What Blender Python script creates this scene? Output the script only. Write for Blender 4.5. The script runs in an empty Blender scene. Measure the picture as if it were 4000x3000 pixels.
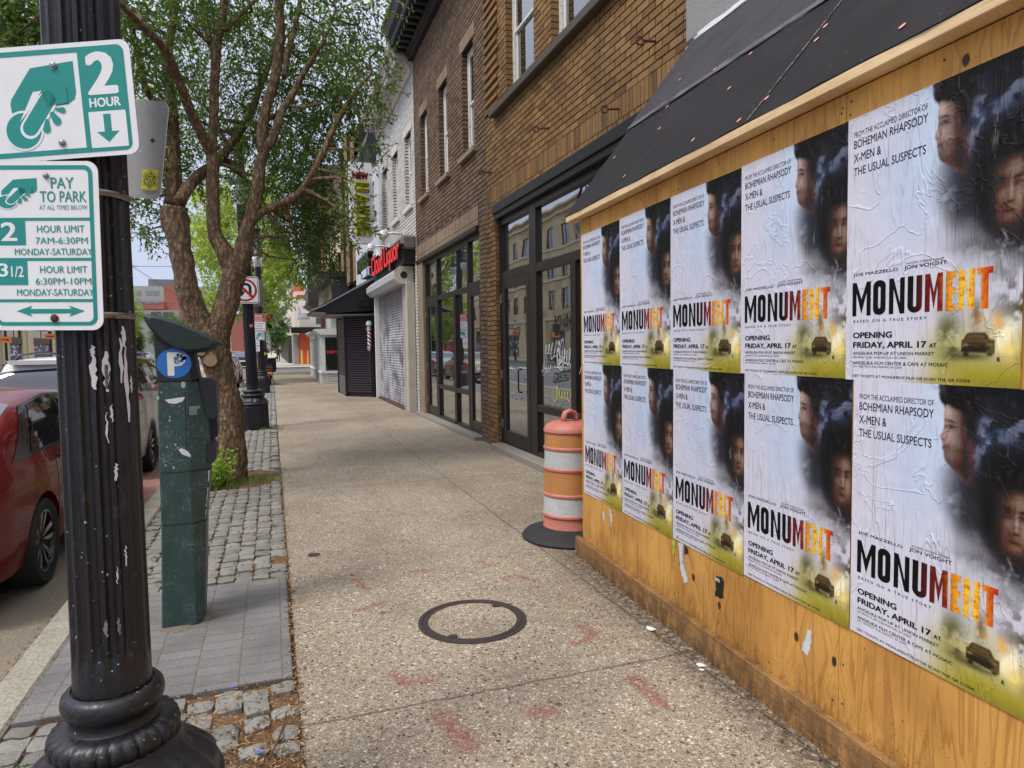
import bpy, bmesh, math, random
import numpy as np
from mathutils import Vector, Matrix
random.seed(7); np.random.seed(7)
SC = bpy.context.scene; COL = SC.collection
R = math.radians
PI = math.pi

# ------------------------------------------------------------------ camera
CAM_POS = Vector((0, 0, 1.6)); YAW, PITCH, ROLL = R(19.4687), R(3.2964), R(0.7831)
cam_d = bpy.data.cameras.new('camera'); cam = bpy.data.objects.new('camera', cam_d); COL.objects.link(cam)
fw = Vector((math.sin(YAW)*math.cos(PITCH), math.cos(YAW)*math.cos(PITCH), -math.sin(PITCH)))
rt = Vector((math.cos(YAW), -math.sin(YAW), 0)); dn = fw.cross(rt)
r2 = rt*math.cos(ROLL)+dn*math.sin(ROLL); d2 = -rt*math.sin(ROLL)+dn*math.cos(ROLL)
mw = Matrix(((r2.x, -d2.x, -fw.x, CAM_POS.x), (r2.y, -d2.y, -fw.y, CAM_POS.y), (r2.z, -d2.z, -fw.z, CAM_POS.z), (0, 0, 0, 1)))
cam.matrix_world = mw
cam_d.sensor_width = 36; cam_d.sensor_fit = 'HORIZONTAL'; cam_d.lens = 2650/4000*36
cam_d.clip_start = 0.05; cam_d.clip_end = 3000
SC.camera = cam

# ------------------------------------------------------------------ sky, sun, exposure
SUN_EL, SUN_AZ = R(58), R(-112)          # high, from over the street and a little behind
wd = bpy.data.worlds.new('World'); SC.world = wd; wd.use_nodes = True
wt = wd.node_tree; bg = wt.nodes['Background']
sky = wt.nodes.new('ShaderNodeTexSky'); sky.sky_type = 'NISHITA'; sky.sun_disc = False
sky.sun_elevation = SUN_EL; sky.sun_rotation = SUN_AZ
sky.air_density = 1.0; sky.dust_density = 2.0; sky.ozone_density = 1.0
wtc = wt.nodes.new('ShaderNodeTexCoord')
# thin overcast: pale near the horizon, brighter overhead where the sun stands behind it
wsp = wt.nodes.new('ShaderNodeSeparateXYZ'); wt.links.new(wtc.outputs['Generated'], wsp.inputs[0])
cr = wt.nodes.new('ShaderNodeValToRGB'); cr.color_ramp.elements.new(.5); cr.color_ramp.elements.new(.5)
for e, (p, c) in zip(cr.color_ramp.elements, ((0, (4.3,4.75,6.0)), (.38, (4.6,5.0,6.1)), (.62, (8.5,8.7,9.3)), (1, (12,11.9,11.8)))): e.position = p; e.color = c+(1,)
wt.links.new(wsp.outputs[2], cr.inputs['Fac'])
cl = wt.nodes.new('ShaderNodeTexNoise'); cl.inputs['Scale'].default_value = 2.2; cl.inputs['Detail'].default_value = 5
wt.links.new(wtc.outputs['Generated'], cl.inputs['Vector'])
c2 = wt.nodes.new('ShaderNodeValToRGB'); c2.color_ramp.elements[0].position = .35; c2.color_ramp.elements[0].color = (.90,.92,.97,1); c2.color_ramp.elements[1].position = .7; c2.color_ramp.elements[1].color = (1.1,1.09,1.06,1)
wt.links.new(cl.outputs['Fac'], c2.inputs['Fac'])
wx = wt.nodes.new('ShaderNodeMix'); wx.data_type = 'RGBA'; wx.blend_type = 'MULTIPLY'; wx.inputs[0].default_value = 1
wt.links.new(cr.outputs[0], wx.inputs[6]); wt.links.new(c2.outputs[0], wx.inputs[7])
wm = wt.nodes.new('ShaderNodeMix'); wm.data_type = 'RGBA'; wm.inputs[0].default_value = .9
wt.links.new(sky.outputs[0], wm.inputs[6]); wt.links.new(wx.outputs[2], wm.inputs[7])
wt.links.new(wm.outputs[2], bg.inputs['Color']); bg.inputs['Strength'].default_value = .13
sun_d = bpy.data.lights.new('sun', 'SUN'); sun = bpy.data.objects.new('sun', sun_d); COL.objects.link(sun)
sun_d.energy = 1.9; sun_d.angle = R(14); sun_d.color = (1, .95, .87)
sdir = Vector((math.sin(SUN_AZ)*math.cos(SUN_EL), math.cos(SUN_AZ)*math.cos(SUN_EL), math.sin(SUN_EL)))
sun.rotation_euler = sdir.to_track_quat('Z', 'Y').to_euler()
SC.view_settings.view_transform = 'Standard'; SC.view_settings.look = 'None'
SC.view_settings.exposure = 0.25; SC.view_settings.gamma = 1
SC.cycles.max_bounces = 8; SC.cycles.transparent_max_bounces = 16
SC.cycles.use_denoising = True
SC.cycles.caustics_reflective = False; SC.cycles.caustics_refractive = False

# ------------------------------------------------------------------ helpers
def lin(c):
    return tuple(((x/255)/12.92 if x/255 <= .04045 else ((x/255+.055)/1.055)**2.4) for x in c)

class MB:
    "collects geometry for ONE mesh object"
    def __init__(s): s.v = []; s.f = []; s.m = []; s.r = []; s.mi = 0; s.rv = 0.5
    def add(s, vs, fs, r=None):
        o = len(s.v); s.v += [tuple(v) for v in vs]
        for f in fs: s.f.append(tuple(i+o for i in f)); s.m.append(s.mi); s.r.append(s.rv if r is None else r)
    def box(s, x0, x1, y0, y1, z0, z1, r=None):
        s.add([(x0,y0,z0),(x1,y0,z0),(x1,y1,z0),(x0,y1,z0),(x0,y0,z1),(x1,y0,z1),(x1,y1,z1),(x0,y1,z1)],
              [(0,3,2,1),(4,5,6,7),(0,1,5,4),(1,2,6,5),(2,3,7,6),(3,0,4,7)], r)
    def cbox(s, x0, x1, y0, y1, z0, z1, c=.01, r=None):
        "box with chamfered edges"
        c = min(c, (x1-x0)*.45, (y1-y0)*.45, (z1-z0)*.45)
        vs = []
        for X, sx in ((x0,1),(x1,-1)):
            for Y, sy in ((y0,1),(y1,-1)):
                for Z, sz in ((z0,1),(z1,-1)):
                    vs += [(X, Y+sy*c, Z+sz*c), (X+sx*c, Y, Z+sz*c), (X+sx*c, Y+sy*c, Z)]
        bm = bmesh.new(); bv = [bm.verts.new(v) for v in vs]; res = bmesh.ops.convex_hull(bm, input=bv)
        bm.verts.index_update()
        s.add([v.co[:] for v in bm.verts], [[v.index for v in f.verts] for f in bm.faces], r); bm.free()
    def quad(s, a, b, c, d, r=None): s.add([a,b,c,d], [(0,1,2,3)], r)
    def prism(s, poly, a, b, axis='y', r=None):
        "poly: 2-D outline (any winding) extruded from a to b along axis; x: (y,z) outline, y: (x,z), z: (x,y)"
        P = {'x': lambda p,t: (t,p[0],p[1]), 'y': lambda p,t: (p[0],t,p[1]), 'z': lambda p,t: (p[0],p[1],t)}[axis]
        n = len(poly); ar = sum(poly[i][0]*poly[(i+1)%n][1]-poly[(i+1)%n][0]*poly[i][1] for i in range(n))
        if (ar < 0) != (axis == 'y'): poly = poly[::-1]
        if a > b: a, b = b, a
        vs = [P(p,a) for p in poly]+[P(p,b) for p in poly]
        fs = [tuple(range(n))[::-1], tuple(range(n,2*n))]+[(i,(i+1)%n,(i+1)%n+n,i+n) for i in range(n)]
        s.add(vs, fs, r)
    def tube(s, pts, rad, n=8, cap=True, r=None):
        pts = [Vector(p) for p in pts]
        if not hasattr(rad, '__len__'): rad = [rad]*len(pts)
        rings = []; up = None
        for i, p in enumerate(pts):
            t = (pts[min(i+1,len(pts)-1)]-pts[max(i-1,0)]).normalized()
            if up is None:
                up = Vector((0,0,1)) if abs(t.z) < .9 else Vector((1,0,0))
            u = up-t*up.dot(t); u.normalize(); up = u; w = t.cross(u)
            rings.append([p+(u*math.cos(2*PI*k/n)+w*math.sin(2*PI*k/n))*rad[i] for k in range(n)])
        vs = [v for rg in rings for v in rg]; fs = []
        for i in range(len(pts)-1):
            for k in range(n):
                a = i*n+k; b = i*n+(k+1)%n; fs.append((a,b,b+n,a+n))
        if cap: fs.append(tuple(range(n))[::-1]); fs.append(tuple((len(pts)-1)*n+k for k in range(n)))
        s.add(vs, fs, r)
    def lathe(s, prof, n=24, c=(0,0), r=None, cap=True, rot=0, mod=None):
        "prof: (radius, z) list; mod(radius, z, angle) may change the radius"
        vs = []; m = len(prof)
        for (rr, z) in prof:
            for k in range(n):
                a = 2*PI*k/n+rot; q = mod(rr, z, a) if mod else rr
                vs.append((c[0]+q*math.cos(a), c[1]+q*math.sin(a), z))
        fs = [(i*n+k, i*n+(k+1)%n, (i+1)*n+(k+1)%n, (i+1)*n+k) for i in range(m-1) for k in range(n)]
        if cap: fs += [tuple(range(n))[::-1], tuple((m-1)*n+k for k in range(n))]
        s.add(vs, fs, r)
    def disc(s, c, u, w, rad, n=20, r=None, rad2=None):
        c, u, w = Vector(c), Vector(u), Vector(w); rad2 = rad2 or rad
        s.add([c+u*math.cos(2*PI*k/n)*rad+w*math.sin(2*PI*k/n)*rad2 for k in range(n)], [tuple(range(n))], r)
    def poly(s, pts, r=None): s.add(pts, [tuple(range(len(pts)))], r)
    def sphere(s, c, rad, n=14, m=8, sz=1, r=None):
        s.lathe([(max(1e-4, rad*math.sin(PI*i/m)), c[2]-rad*sz*math.cos(PI*i/m)) for i in range(m+1)], n, c, r)
    def shift(s, d): s.v = [(a+d[0], b+d[1], c+d[2]) for a, b, c in s.v]; return s
    def xf(s, M, i0=0): s.v[i0:] = [tuple(M @ Vector(p)) for p in s.v[i0:]]; return s
    def text(s, txt, box, fr, bold=0.0, keep=False, r=None, spacing=1.0, depth=0.0):
        "text stretched into box=(u0,u1,v0,v1); fr(u,v,w) gives the 3-D point"
        vs, fs = glyphs(txt, 0.0, spacing)
        xs = [p[0] for p in vs]; ys = [p[1] for p in vs]; x0, x1, y0, y1 = min(xs), max(xs), min(ys), max(ys)
        u0, u1, v0, v1 = box; sx = (u1-u0)/max(x1-x0,1e-6); sy = (v1-v0)/max(y1-y0,1e-6)
        bx, by = bold*abs(sx)*.8, bold*abs(sy)*.5; kx = 1-2*bx/max(u1-u0,1e-6); ky = 1-2*by/max(v1-v0,1e-6); um, vm = (u0+u1)/2, (v0+v1)/2
        base0 = [(u0+(p[0]-x0)*sx, v0+(p[1]-y0)*sy) for p in vs]
        base = [(um+(u-um)*kx, vm+(v-vm)*ky) for u, v in base0] if bold else base0
        nb = 12 if bold >= .03 else 4; offs = [(0,0)]+([] if not bold else [(bx*math.cos(2*PI*(k+.5)/nb), by*math.sin(2*PI*(k+.5)/nb)) for k in range(nb)])
        for q, (a, b) in enumerate(offs): s.add([fr(u+a,v+b,q*.00003) for u, v in base], fs, r)
        if depth:
            ed = {}
            for f in fs:
                for i in range(len(f)):
                    a, b = f[i], f[(i+1)%len(f)]
                    if (b,a) in ed: del ed[(b,a)]
                    else: ed[(a,b)] = 1
            s.add([fr(u,v,0) for u, v in base]+[fr(u,v,-depth) for u, v in base], [(b,a,a+len(base),b+len(base)) for a, b in ed], r)
    def build(s, name, mats, parent=None, smooth=False, loc=None, auto=None):
        me = bpy.data.meshes.new(name); me.from_pydata(s.v, [], s.f)
        if not isinstance(mats, (list, tuple)): mats = [mats]
        for m in mats: me.materials.append(m)
        if max(s.m, default=0): me.polygons.foreach_set('material_index', s.m)
        at = me.attributes.new('rnd', 'FLOAT', 'FACE'); at.data.foreach_set('value', s.r)
        if smooth: me.polygons.foreach_set('use_smooth', [True]*len(s.f))
        if auto is not None:
            me.polygons.foreach_set('use_smooth', [True]*len(s.f)); me.set_sharp_from_angle(angle=R(auto))
        me.update()
        return link(name, me, parent, loc)

def link(name, me, parent=None, loc=None):
    o = bpy.data.objects.new(name, me); COL.objects.link(o)
    if parent: o.parent = parent
    if loc: o.location = loc
    return o

_gl = {}
def glyphs(txt, bold=0.0, spacing=1.0):
    k = (txt, bold, spacing)
    if k not in _gl:
        cu = bpy.data.curves.new('lettering', 'FONT'); cu.body = txt; cu.offset = bold; cu.space_character = spacing
        cu.resolution_u = 3; cu.fill_mode = 'FRONT'
        ob = bpy.data.objects.new('lettering', cu); me = ob.to_mesh()
        _gl[k] = ([tuple(v.co[:2]) for v in me.vertices], [tuple(p.vertices) for p in me.polygons])
        ob.to_mesh_clear(); bpy.data.objects.remove(ob); bpy.data.curves.remove(cu)
    return _gl[k]

def thing(name, label, cat, loc=(0,0,0), rz=0, group=None, kind=None):
    o = bpy.data.objects.new(name, None); COL.objects.link(o); o.location = loc; o.rotation_euler = (0,0,rz)
    o.empty_display_size = .2
    return tag(o, label, cat, group, kind)
def tag(o, label=None, cat=None, group=None, kind=None):
    if label: o['label'] = label
    if cat: o['category'] = cat
    if group: o['group'] = group
    if kind: o['kind'] = kind
    return o
def struct(o, label=None): o['kind'] = 'structure'; return o
def dup(o, loc=None, rz=None, label=None, parent=None):
    c = o.copy(); COL.objects.link(c)
    if parent: c.parent = parent
    if loc is not None: c.location = loc
    if rz is not None: c.rotation_euler = (0,0,rz)
    if label: c['label'] = label
    for ch in o.children: dup(ch, parent=c)
    return c

# ------------------------------------------------------------------ materials
class NT:
    def __init__(s, name):
        s.m = bpy.data.materials.new(name); s.m.use_nodes = True; s.t = s.m.node_tree
        s.b = s.t.nodes['Principled BSDF']; s.out = s.t.nodes['Material Output']
    def n(s, typ, props=None, **inp):
        nd = s.t.nodes.new('ShaderNode'+typ)
        for k, v in (props or {}).items(): setattr(nd, k, v)
        for k, v in inp.items():
            key = int(k[1:]) if k[0] == 'i' and k[1:].isdigit() else k.replace('_', ' ')
            s.set(nd.inputs[key], v)
        return nd
    def set(s, sock, v):
        if isinstance(v, bpy.types.NodeSocket): s.t.links.new(v, sock)
        else: sock.default_value = (tuple(v)+(1,) if isinstance(v, tuple) and len(v) == 3 and sock.type == 'RGBA' else v)
    def co(s, scale=None, loc=None, rot=None, kind='Object'):
        o = s.n('TexCoord').outputs[kind]
        if scale or loc or rot:
            o = s.n('Mapping', i0=o, i1=tuple(loc or (0,0,0)), i2=tuple(rot or (0,0,0)), i3=tuple(scale or (1,1,1))).outputs[0]
        return o
    def noise(s, vec, scale, detail=3, rough=.55, out=0, dist=0):
        return s.n('TexNoise', Vector=vec, Scale=scale, Detail=detail, Roughness=rough, Distortion=dist).outputs[out]
    def voro(s, vec, scale, out='Color', feature='F1', rnd=1.0):
        return s.n('TexVoronoi', dict(feature=feature), Vector=vec, Scale=scale, Randomness=rnd).outputs[out]
    def ramp(s, fac, stops, interp='LINEAR'):
        nd = s.n('ValToRGB', i0=fac); cr = nd.color_ramp; cr.interpolation = interp
        while len(cr.elements) < len(stops): cr.elements.new(.5)
        for e, (p, c) in zip(cr.elements, stops): e.position = p; e.color = (c,c,c,1) if isinstance(c,(int,float)) else tuple(c)+(1,)
        return nd.outputs[0]
    def mix(s, fac, a, b, mode='MIX'):
        return s.n('Mix', dict(data_type='RGBA', blend_type=mode), i0=fac, i6=a, i7=b).outputs[2]
    def math(s, op, a, b=0.0, clamp=False):
        return s.n('Math', dict(operation=op, use_clamp=clamp), i0=a, i1=b).outputs[0]
    def sep(s, vec, i): return s.n('SeparateXYZ', i0=vec).outputs[i]
    def attr(s, name, out='Fac'): return s.n('Attribute', dict(attribute_name=name)).outputs[out]
    def bump(s, h, strength=.5, dist=.01, normal=None):
        nd = s.n('Bump', Height=h, Strength=strength, Distance=dist)
        if normal is not None: s.set(nd.inputs['Normal'], normal)
        return nd.outputs[0]
    def fin(s, color=None, rough=None, bump=None, **kw):
        if color is not None: s.set(s.b.inputs['Base Color'], color)
        if rough is not None: s.set(s.b.inputs['Roughness'], rough)
        if bump is not None: s.set(s.b.inputs['Normal'], bump)
        for k, v in kw.items(): s.set(s.b.inputs[k.replace('_', ' ')], v)
        return s.m

def simple(name, col, rough=.6, metal=0, var=.25, scale=12, bump=.15, bd=.004, chips=None, **kw):
    "worn surface: colour varied by two noises, faint bump, optional paint chips (colour, amount)"
    t = NT(name); v = t.co()
    n1 = t.noise(v, scale, 4); n2 = t.noise(v, scale*7, 3)
    d = tuple(c*(1-var) for c in col); l = tuple(min(1, c*(1+var)) for c in col)
    c = t.mix(n1, d, l); c = t.mix(t.math('MULTIPLY', n2, .5), c, tuple(x*.85 for x in col))
    c = t.mix(t.ramp(n1, [(.3, 0.0), (.75, .6)]), c, l)
    if chips:
        k = t.ramp(t.noise(v, chips[2] if len(chips) > 2 else 60, 5, .6), [(chips[1], 0.0), (chips[1]+.03, 1.0)])
        c = t.mix(k, c, chips[0])
    r = t.ramp(n2, [(.25, max(.03, rough-.1)), (.75, min(1, rough+.12))])
    return t.fin(c, r, t.bump(n2, bump, bd) if bump else None, Metallic=metal, **kw)

def glassmat(name, tint=(.02,.022,.024), refl=.55, trans=.5, rough=.01, wav=.0):
    "window pane: part clear, part mirror by fresnel"
    t = NT(name); v = t.co()
    fr = t.n('Fresnel', IOR=1.5).outputs[0]
    fac = t.math('ADD', t.math('MULTIPLY', fr, 1.0), refl*.25, True)
    nrm = t.bump(t.noise(v, .9, 2), wav, .05) if wav else None
    g = t.n('BsdfGlossy', Color=(.9,.93,.95), Roughness=rough)
    if nrm is not None: t.set(g.inputs['Normal'], nrm)
    tr = t.n('BsdfTransparent', Color=tuple(trans*c for c in (.9,1,.97)))
    df = t.n('BsdfDiffuse', Color=tint)
    a = t.n('MixShader', i0=.22, i1=tr.outputs[0], i2=df.outputs[0])
    m = t.n('MixShader', i0=fac, i1=a.outputs[0], i2=g.outputs[0])
    t.t.links.new(m.outputs[0], t.out.inputs[0]); t.t.nodes.remove(t.b)
    return t.m
# ================================================================== GROUND
def sheet(mb, x0, x1, y0, y1, z, nx=1, ny=1):
    for i in range(nx):
        for j in range(ny):
            a, b = x0+(x1-x0)*i/nx, x0+(x1-x0)*(i+1)/nx; c, d = y0+(y1-y0)*j/ny, y0+(y1-y0)*(j+1)/ny
            mb.quad((a,c,z),(b,c,z),(b,d,z),(a,d,z))

def m_aggregate():
    t = NT('exposed_aggregate'); v = t.co()
    w = t.noise(v, 40, 2, out=1)
    vv = t.n('MixRGB', i0=.02, i1=v, i2=w).outputs[0]
    pal = [(0, lin((84,70,58))), (.14, lin((144,116,88))), (.3, lin((176,158,132))), (.46, lin((122,106,92))), (.6, lin((192,178,156))), (.74, lin((154,126,90))), (.86, lin((216,208,194))), (1, lin((70,66,66)))]
    def layer(sc):
        c = t.sep(t.voro(vv, sc, 'Color'), 0); d = t.voro(vv, sc, 'Distance'); return t.ramp(c, pal, 'CONSTANT'), d
    c1, d1 = layer(52); c2, d2 = layer(120)
    mortar = t.mix(t.noise(v, 260, 2), lin((116,106,94)), lin((182,172,156)))
    k2 = t.ramp(d2, [(.40, 1.0), (.52, 0.0)]); k1 = t.ramp(d1, [(.36, 1.0), (.46, 0.0)])
    pick = t.ramp(t.sep(t.voro(vv, 52, 'Color'), 1), [(.50, 0.0), (.52, 1.0)]); k1 = t.math('MULTIPLY', k1, pick)
    c = t.mix(k2, mortar, c2); c = t.mix(k1, c, c1)
    # large worn and damp-stained areas
    big = t.noise(v, .55, 5, .6); c = t.mix(t.ramp(big, [(.40, 0.0), (.72, .45)]), c, lin((108,92,74)), 'MULTIPLY')
    md = t.noise(v, 3.5, 4); c = t.mix(t.ramp(md, [(.5, 0.0), (.8, .28)]), c, lin((98,88,78)))
    sp = t.noise(v, 11, 2); c = t.mix(t.ramp(sp, [(.78, 0.0), (.80, .8)]), c, lin((70,64,60)))
    gum = t.ramp(t.voro(v, 2.3, 'Distance'), [(.035, .75), (.05, 0.0)]); c = t.mix(gum, c, lin((52,46,42)))
    st = t.noise(t.co(scale=(1.6,.5,1)), 1.1, 4, .6); c = t.mix(t.ramp(st, [(.52, 0.0), (.7, .2)]), c, lin((92,80,68)))
    # joints
    x = t.sep(v, 0); y = t.sep(v, 1); wob = t.math('MULTIPLY', t.math('SUBTRACT', t.noise(v, 9, 3), .5), .03)
    def line(coord, at, wd): return t.ramp(t.math('ABSOLUTE', t.math('SUBTRACT', t.math('ADD', coord, wob), at)), [(wd, 1.0), (wd*2.1, 0.0)])
    j = line(x, 1.95, .004)
    yy = t.math('MULTIPLY', t.math('ABSOLUTE', t.math('SUBTRACT', t.math('FRACT', t.math('DIVIDE', t.math('ADD', y, t.math('ADD', wob, 4.54)), 4.98)), .5)), 4.98)
    j2 = t.ramp(yy, [(.004, 1.0), (.011, 0.0)]); j = t.math('MAXIMUM', j, j2)
    c = t.mix(t.math('MULTIPLY', j, .6), c, lin((62,54,46)))
    # dirt ground in along the hoarding foot
    e = t.math('SUBTRACT', t.math('ADD', x, t.math('MULTIPLY', wob, 5)), t.math('ADD', 1.84, t.math('MULTIPLY', y, .061)))
    e2 = t.math('MULTIPLY', t.ramp(t.math('ADD', e, .4), [(.16, 0.0), (.36, 1.0)]), t.ramp(t.noise(v, 26, 5, .7), [(.40, 0.0), (.54, 1.0)]))
    yk = t.ramp(t.math('DIVIDE', y, 10), [(.46, 1.0), (.5, 0.0)]); e2 = t.math('MULTIPLY', e2, yk)
    c = t.mix(t.math('MULTIPLY', e2, .8), c, lin((66,52,38)))
    h = t.math('ADD', t.math('MULTIPLY', t.math('SUBTRACT', 1.0, d1), k1), t.math('MULTIPLY', t.math('SUBTRACT', 1.0, d2), .5))
    h = t.math('SUBTRACT', h, t.math('MULTIPLY', j, 1.5))
    return t.fin(c, .78, t.bump(h, .55, .006))
M_AGG = m_aggregate()

def m_asphalt(name, c0, c1, sc=90):
    t = NT(name); v = t.co(); a = t.noise(v, sc, 3); b = t.noise(v, 1.2, 4)
    c = t.mix(a, c0, c1); c = t.mix(t.ramp(b, [(.4, 0.0), (.7, .4)]), c, tuple(x*.6 for x in c0))
    sp = t.sep(t.voro(v, sc*2.2), 0); c = t.mix(t.ramp(sp, [(.93, 0.0), (.96, .35)]), c, tuple(min(1,x*2.2) for x in c1))
    return t.fin(c, .85, t.bump(a, .4, .006))
M_ASPH = m_asphalt('asphalt', lin((84,84,88)), lin((112,112,116)))
M_CONC = m_asphalt('parking_lane_concrete', lin((104,94,82)), lin((142,132,118)), 60)
M_WALK = m_asphalt('plain_concrete', lin((168,162,152)), lin((196,190,180)), 40)

def m_brickpave(name, a, b, bw, bh, mort):
    t = NT(name); v = t.co(rot=(0,0,PI/2))
    br = t.n('TexBrick', i0=v, Color1=a, Color2=b, Mortar=mort, Scale=1.0, Mortar_Size=.004, Brick_Width=bw, Row_Height=bh, Bias=0.0)
    n = t.noise(v, 170, 3); c = t.mix(t.ramp(n, [(.35, 0.0), (.7, .7)]), br.outputs[0], tuple(x*1.8 for x in b))
    c = t.mix(t.ramp(t.noise(v, 2.5, 4), [(.45, 0.0), (.75, .5)]), c, tuple(x*.55 for x in a))
    h = t.math('SUBTRACT', t.math('MULTIPLY', n, .35), br.outputs[1])
    return t.fin(c, .8, t.bump(h, .6, .006))
M_PAV = m_brickpave('grey_paver', lin((96,95,95)), lin((112,110,110)), .1, .2, lin((74,64,52)))
M_RBR = m_brickpave('red_gutter_brick', lin((118,84,80)), lin((138,100,92)), .2, .1, lin((84,72,66)))

def m_stone(name, base, light, sc=30):
    t = NT(name); v = t.co(); r = t.attr('rnd')
    n = t.noise(v, sc, 5, .65); f = t.noise(v, sc*8, 2)
    c = t.mix(n, base, light); c = t.mix(r, c, tuple(min(1,x*1.25) for x in base))
    c = t.mix(t.ramp(f, [(.35, .5), (.6, 0.0)]), c, tuple(x*.5 for x in base))
    return t.fin(c, .75, t.bump(t.math('ADD', n, t.math('MULTIPLY', f, .3)), .6, .012))
M_COB = m_stone('granite_sett', lin((112,110,106)), lin((186,182,174)))
M_KERB = m_stone('granite_kerb', lin((128,124,114)), lin((186,178,160)), 7)
M_KERB2 = M_KERB
def m_dirt():
    t = NT('leaf_litter_soil'); v = t.co(); n = t.noise(v, 60, 6, .7); k = t.sep(t.voro(t.co(scale=(1,2.2,1)), 90), 0)
    c = t.mix(n, lin((62,44,30)), lin((128,94,62))); c = t.mix(t.ramp(k, [(.55, 0.0), (.6, .8)]), c, lin((158,118,76)))
    c = t.mix(t.ramp(k, [(.86, 0.0), (.9, .8)]), c, lin((70,48,34)))
    c = t.mix(t.ramp(t.noise(v, 3, 3), [(.55, 0.0), (.75, .6)]), c, lin((120,108,92)))
    return t.fin(c, .95, t.bump(t.math('ADD', n, k), .8, .012))
M_DIRT = m_dirt()
M_WHITE_LINE = simple('road_paint', lin((214,214,208)), .7, var=.1, scale=6, chips=(lin((110,110,112)), .62, 30))

g = MB(); sheet(g, -420, 420, -60, 1500, -.34, 4, 8); struct(g.build('ground', M_ASPH))
g = MB(); sheet(g, -17.9, -3.9, -12, 700, -.15, 1, 20); struct(g.build('road', M_ASPH))
g = MB(); sheet(g, -3.9, -1.3, -12, 8, -.15); sheet(g, -3.9, -1.78, 8, 49.6, -.15); struct(g.build('parking_lane', M_CONC))
g = MB(); sheet(g, -1.78, -1.3, 8, 49.6, -.15); struct(g.build('gutter', M_RBR))
g = MB(); sheet(g, -3.9, 60, 49.6, 60, -.152); struct(g.build('side_street', M_ASPH))
g = MB(); sheet(g, .07, 3.6, -12, 49.4, 0, 1, 4); struct(g.build('sidewalk', M_AGG))
g = MB(); sheet(g, -1.12, 60, 60.2, 75, 0); sheet(g, -1.12, 2.6, 75, 520, 0); sheet(g, 3.6, 60, 40.5, 49.4, 0); struct(g.build('far_sidewalk', M_WALK))
g = MB(); sheet(g, -21.2, -17.9, -12, 700, 0); struct(g.build('opposite_sidewalk', M_WALK))
g = MB(); sheet(g, -3.9, -1.3, 60, 520, -.15); struct(g.build('far_parking_lane', M_CONC))
g = MB()
for k in range(22): sheet(g, -10.9, -10.78, 4+k*9, 8+k*9, -.146)
for X in (-6.9, -14.6):
    for k in range(22): sheet(g, X, X+.1, 2+k*9, 5+k*9, -.146)
sheet(g, -4.05, -3.95, -12, 48, -.145)
for k in range(9): sheet(g, .7+k*1.15 if k else .83, 1.2+k*1.15, 49.75, 51.1, -.147) if k > 3 else None
sheet(g, .83, 9, 49.75, 51.3, -.146)
for k in range(10): sheet(g, -17+k*1.35, -16.4+k*1.35, 46.6, 49.2, -.145)
for X in (-8.3, -9.75, -12.2, -13.65): sheet(g, X, X+.07, -12, 300, -.144)          # rails of the streetcar line
struct(g.build('road_markings', M_WHITE_LINE))

# kerb stones: one real step
def kerb(x0, x1, y0, y1, ln, name):
    g = MB(); y = y0
    while y < y1:
        e = min(y+ln, y1); g.cbox(x0, x1, y, e-.012, -.3, 0, .015, random.random()); y = e
    struct(g.build(name, M_KERB))
kerb(-1.3, -1.12, -6, 49.5, 1.52, 'kerb')
kerb(-1.3, -1.12, 60.1, 150, 3, 'far_kerb')
kerb(-17.9, -17.72, -6, 200, 4, 'opposite_kerb')
g = MB(); x = -1.1
while x < 30: g.cbox(x, x+1.48, 49.4, 49.6, -.3, .002, .015, random.random()); x += 1.5
x = -1.1
while x < 30: g.cbox(x, x+1.48, 60.0, 60.2, -.3, .002, .015, random.random()); x += 1.5
struct(g.build('side_street_kerb', M_KERB))

# planting strip: soil, granite setts, the paver pad below the meter
g = MB(); sheet(g, -1.12, .07, -6, 49.4, -.028, 1, 4); struct(g.build('soil_bed', M_DIRT))
rs = np.random.RandomState(3)
def sett(mb, cx, cy, w, l, top, n=4):
    "one irregular rounded granite block"
    jx, jy = rs.uniform(-.008,.008,2); w *= rs.uniform(.92,1.04); l *= rs.uniform(.88,1.06); rz = rs.normal(0,.05)
    vs = []; cc, ss = math.cos(rz), math.sin(rz); ex = rs.uniform(3.0, 5.0)
    for j in range(n):
        for i in range(n):
            u = -1+2*i/(n-1); q = -1+2*j/(n-1)
            r = 1.0
            if abs(u) == 1 and abs(q) == 1: r = rs.uniform(.84,.99)
            elif abs(u) == 1 or abs(q) == 1: r = rs.uniform(.95,1.04)
            px, py = u*w/2*r+jx, q*l/2*r+jy
            edge = max(abs(u), abs(q)); z = top-(.011 if edge == 1 else 0)+rs.uniform(-.006,.006)
            vs.append((cx+px*cc-py*ss, cy+px*ss+py*cc, z))
    o = len(vs); ring = [i for i in range(n)]+[k*n+n-1 for k in range(1,n)]+[(n-1)*n+i for i in range(n-2,-1,-1)]+[k*n for k in range(n-2,0,-1)]
    vs += [(vs[i][0], vs[i][1], -.05) for i in ring]
    fs = [(j*n+i, j*n+i+1, (j+1)*n+i+1, (j+1)*n+i) for j in range(n-1) for i in range(n-1)]
    m = len(ring); fs += [(ring[k], o+k, o+(k+1)%m, ring[(k+1)%m]) for k in range(m)]
    mb.add(vs, fs, rs.rand())
g = MB(); cols = 10; cw = 1.17/cols
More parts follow.
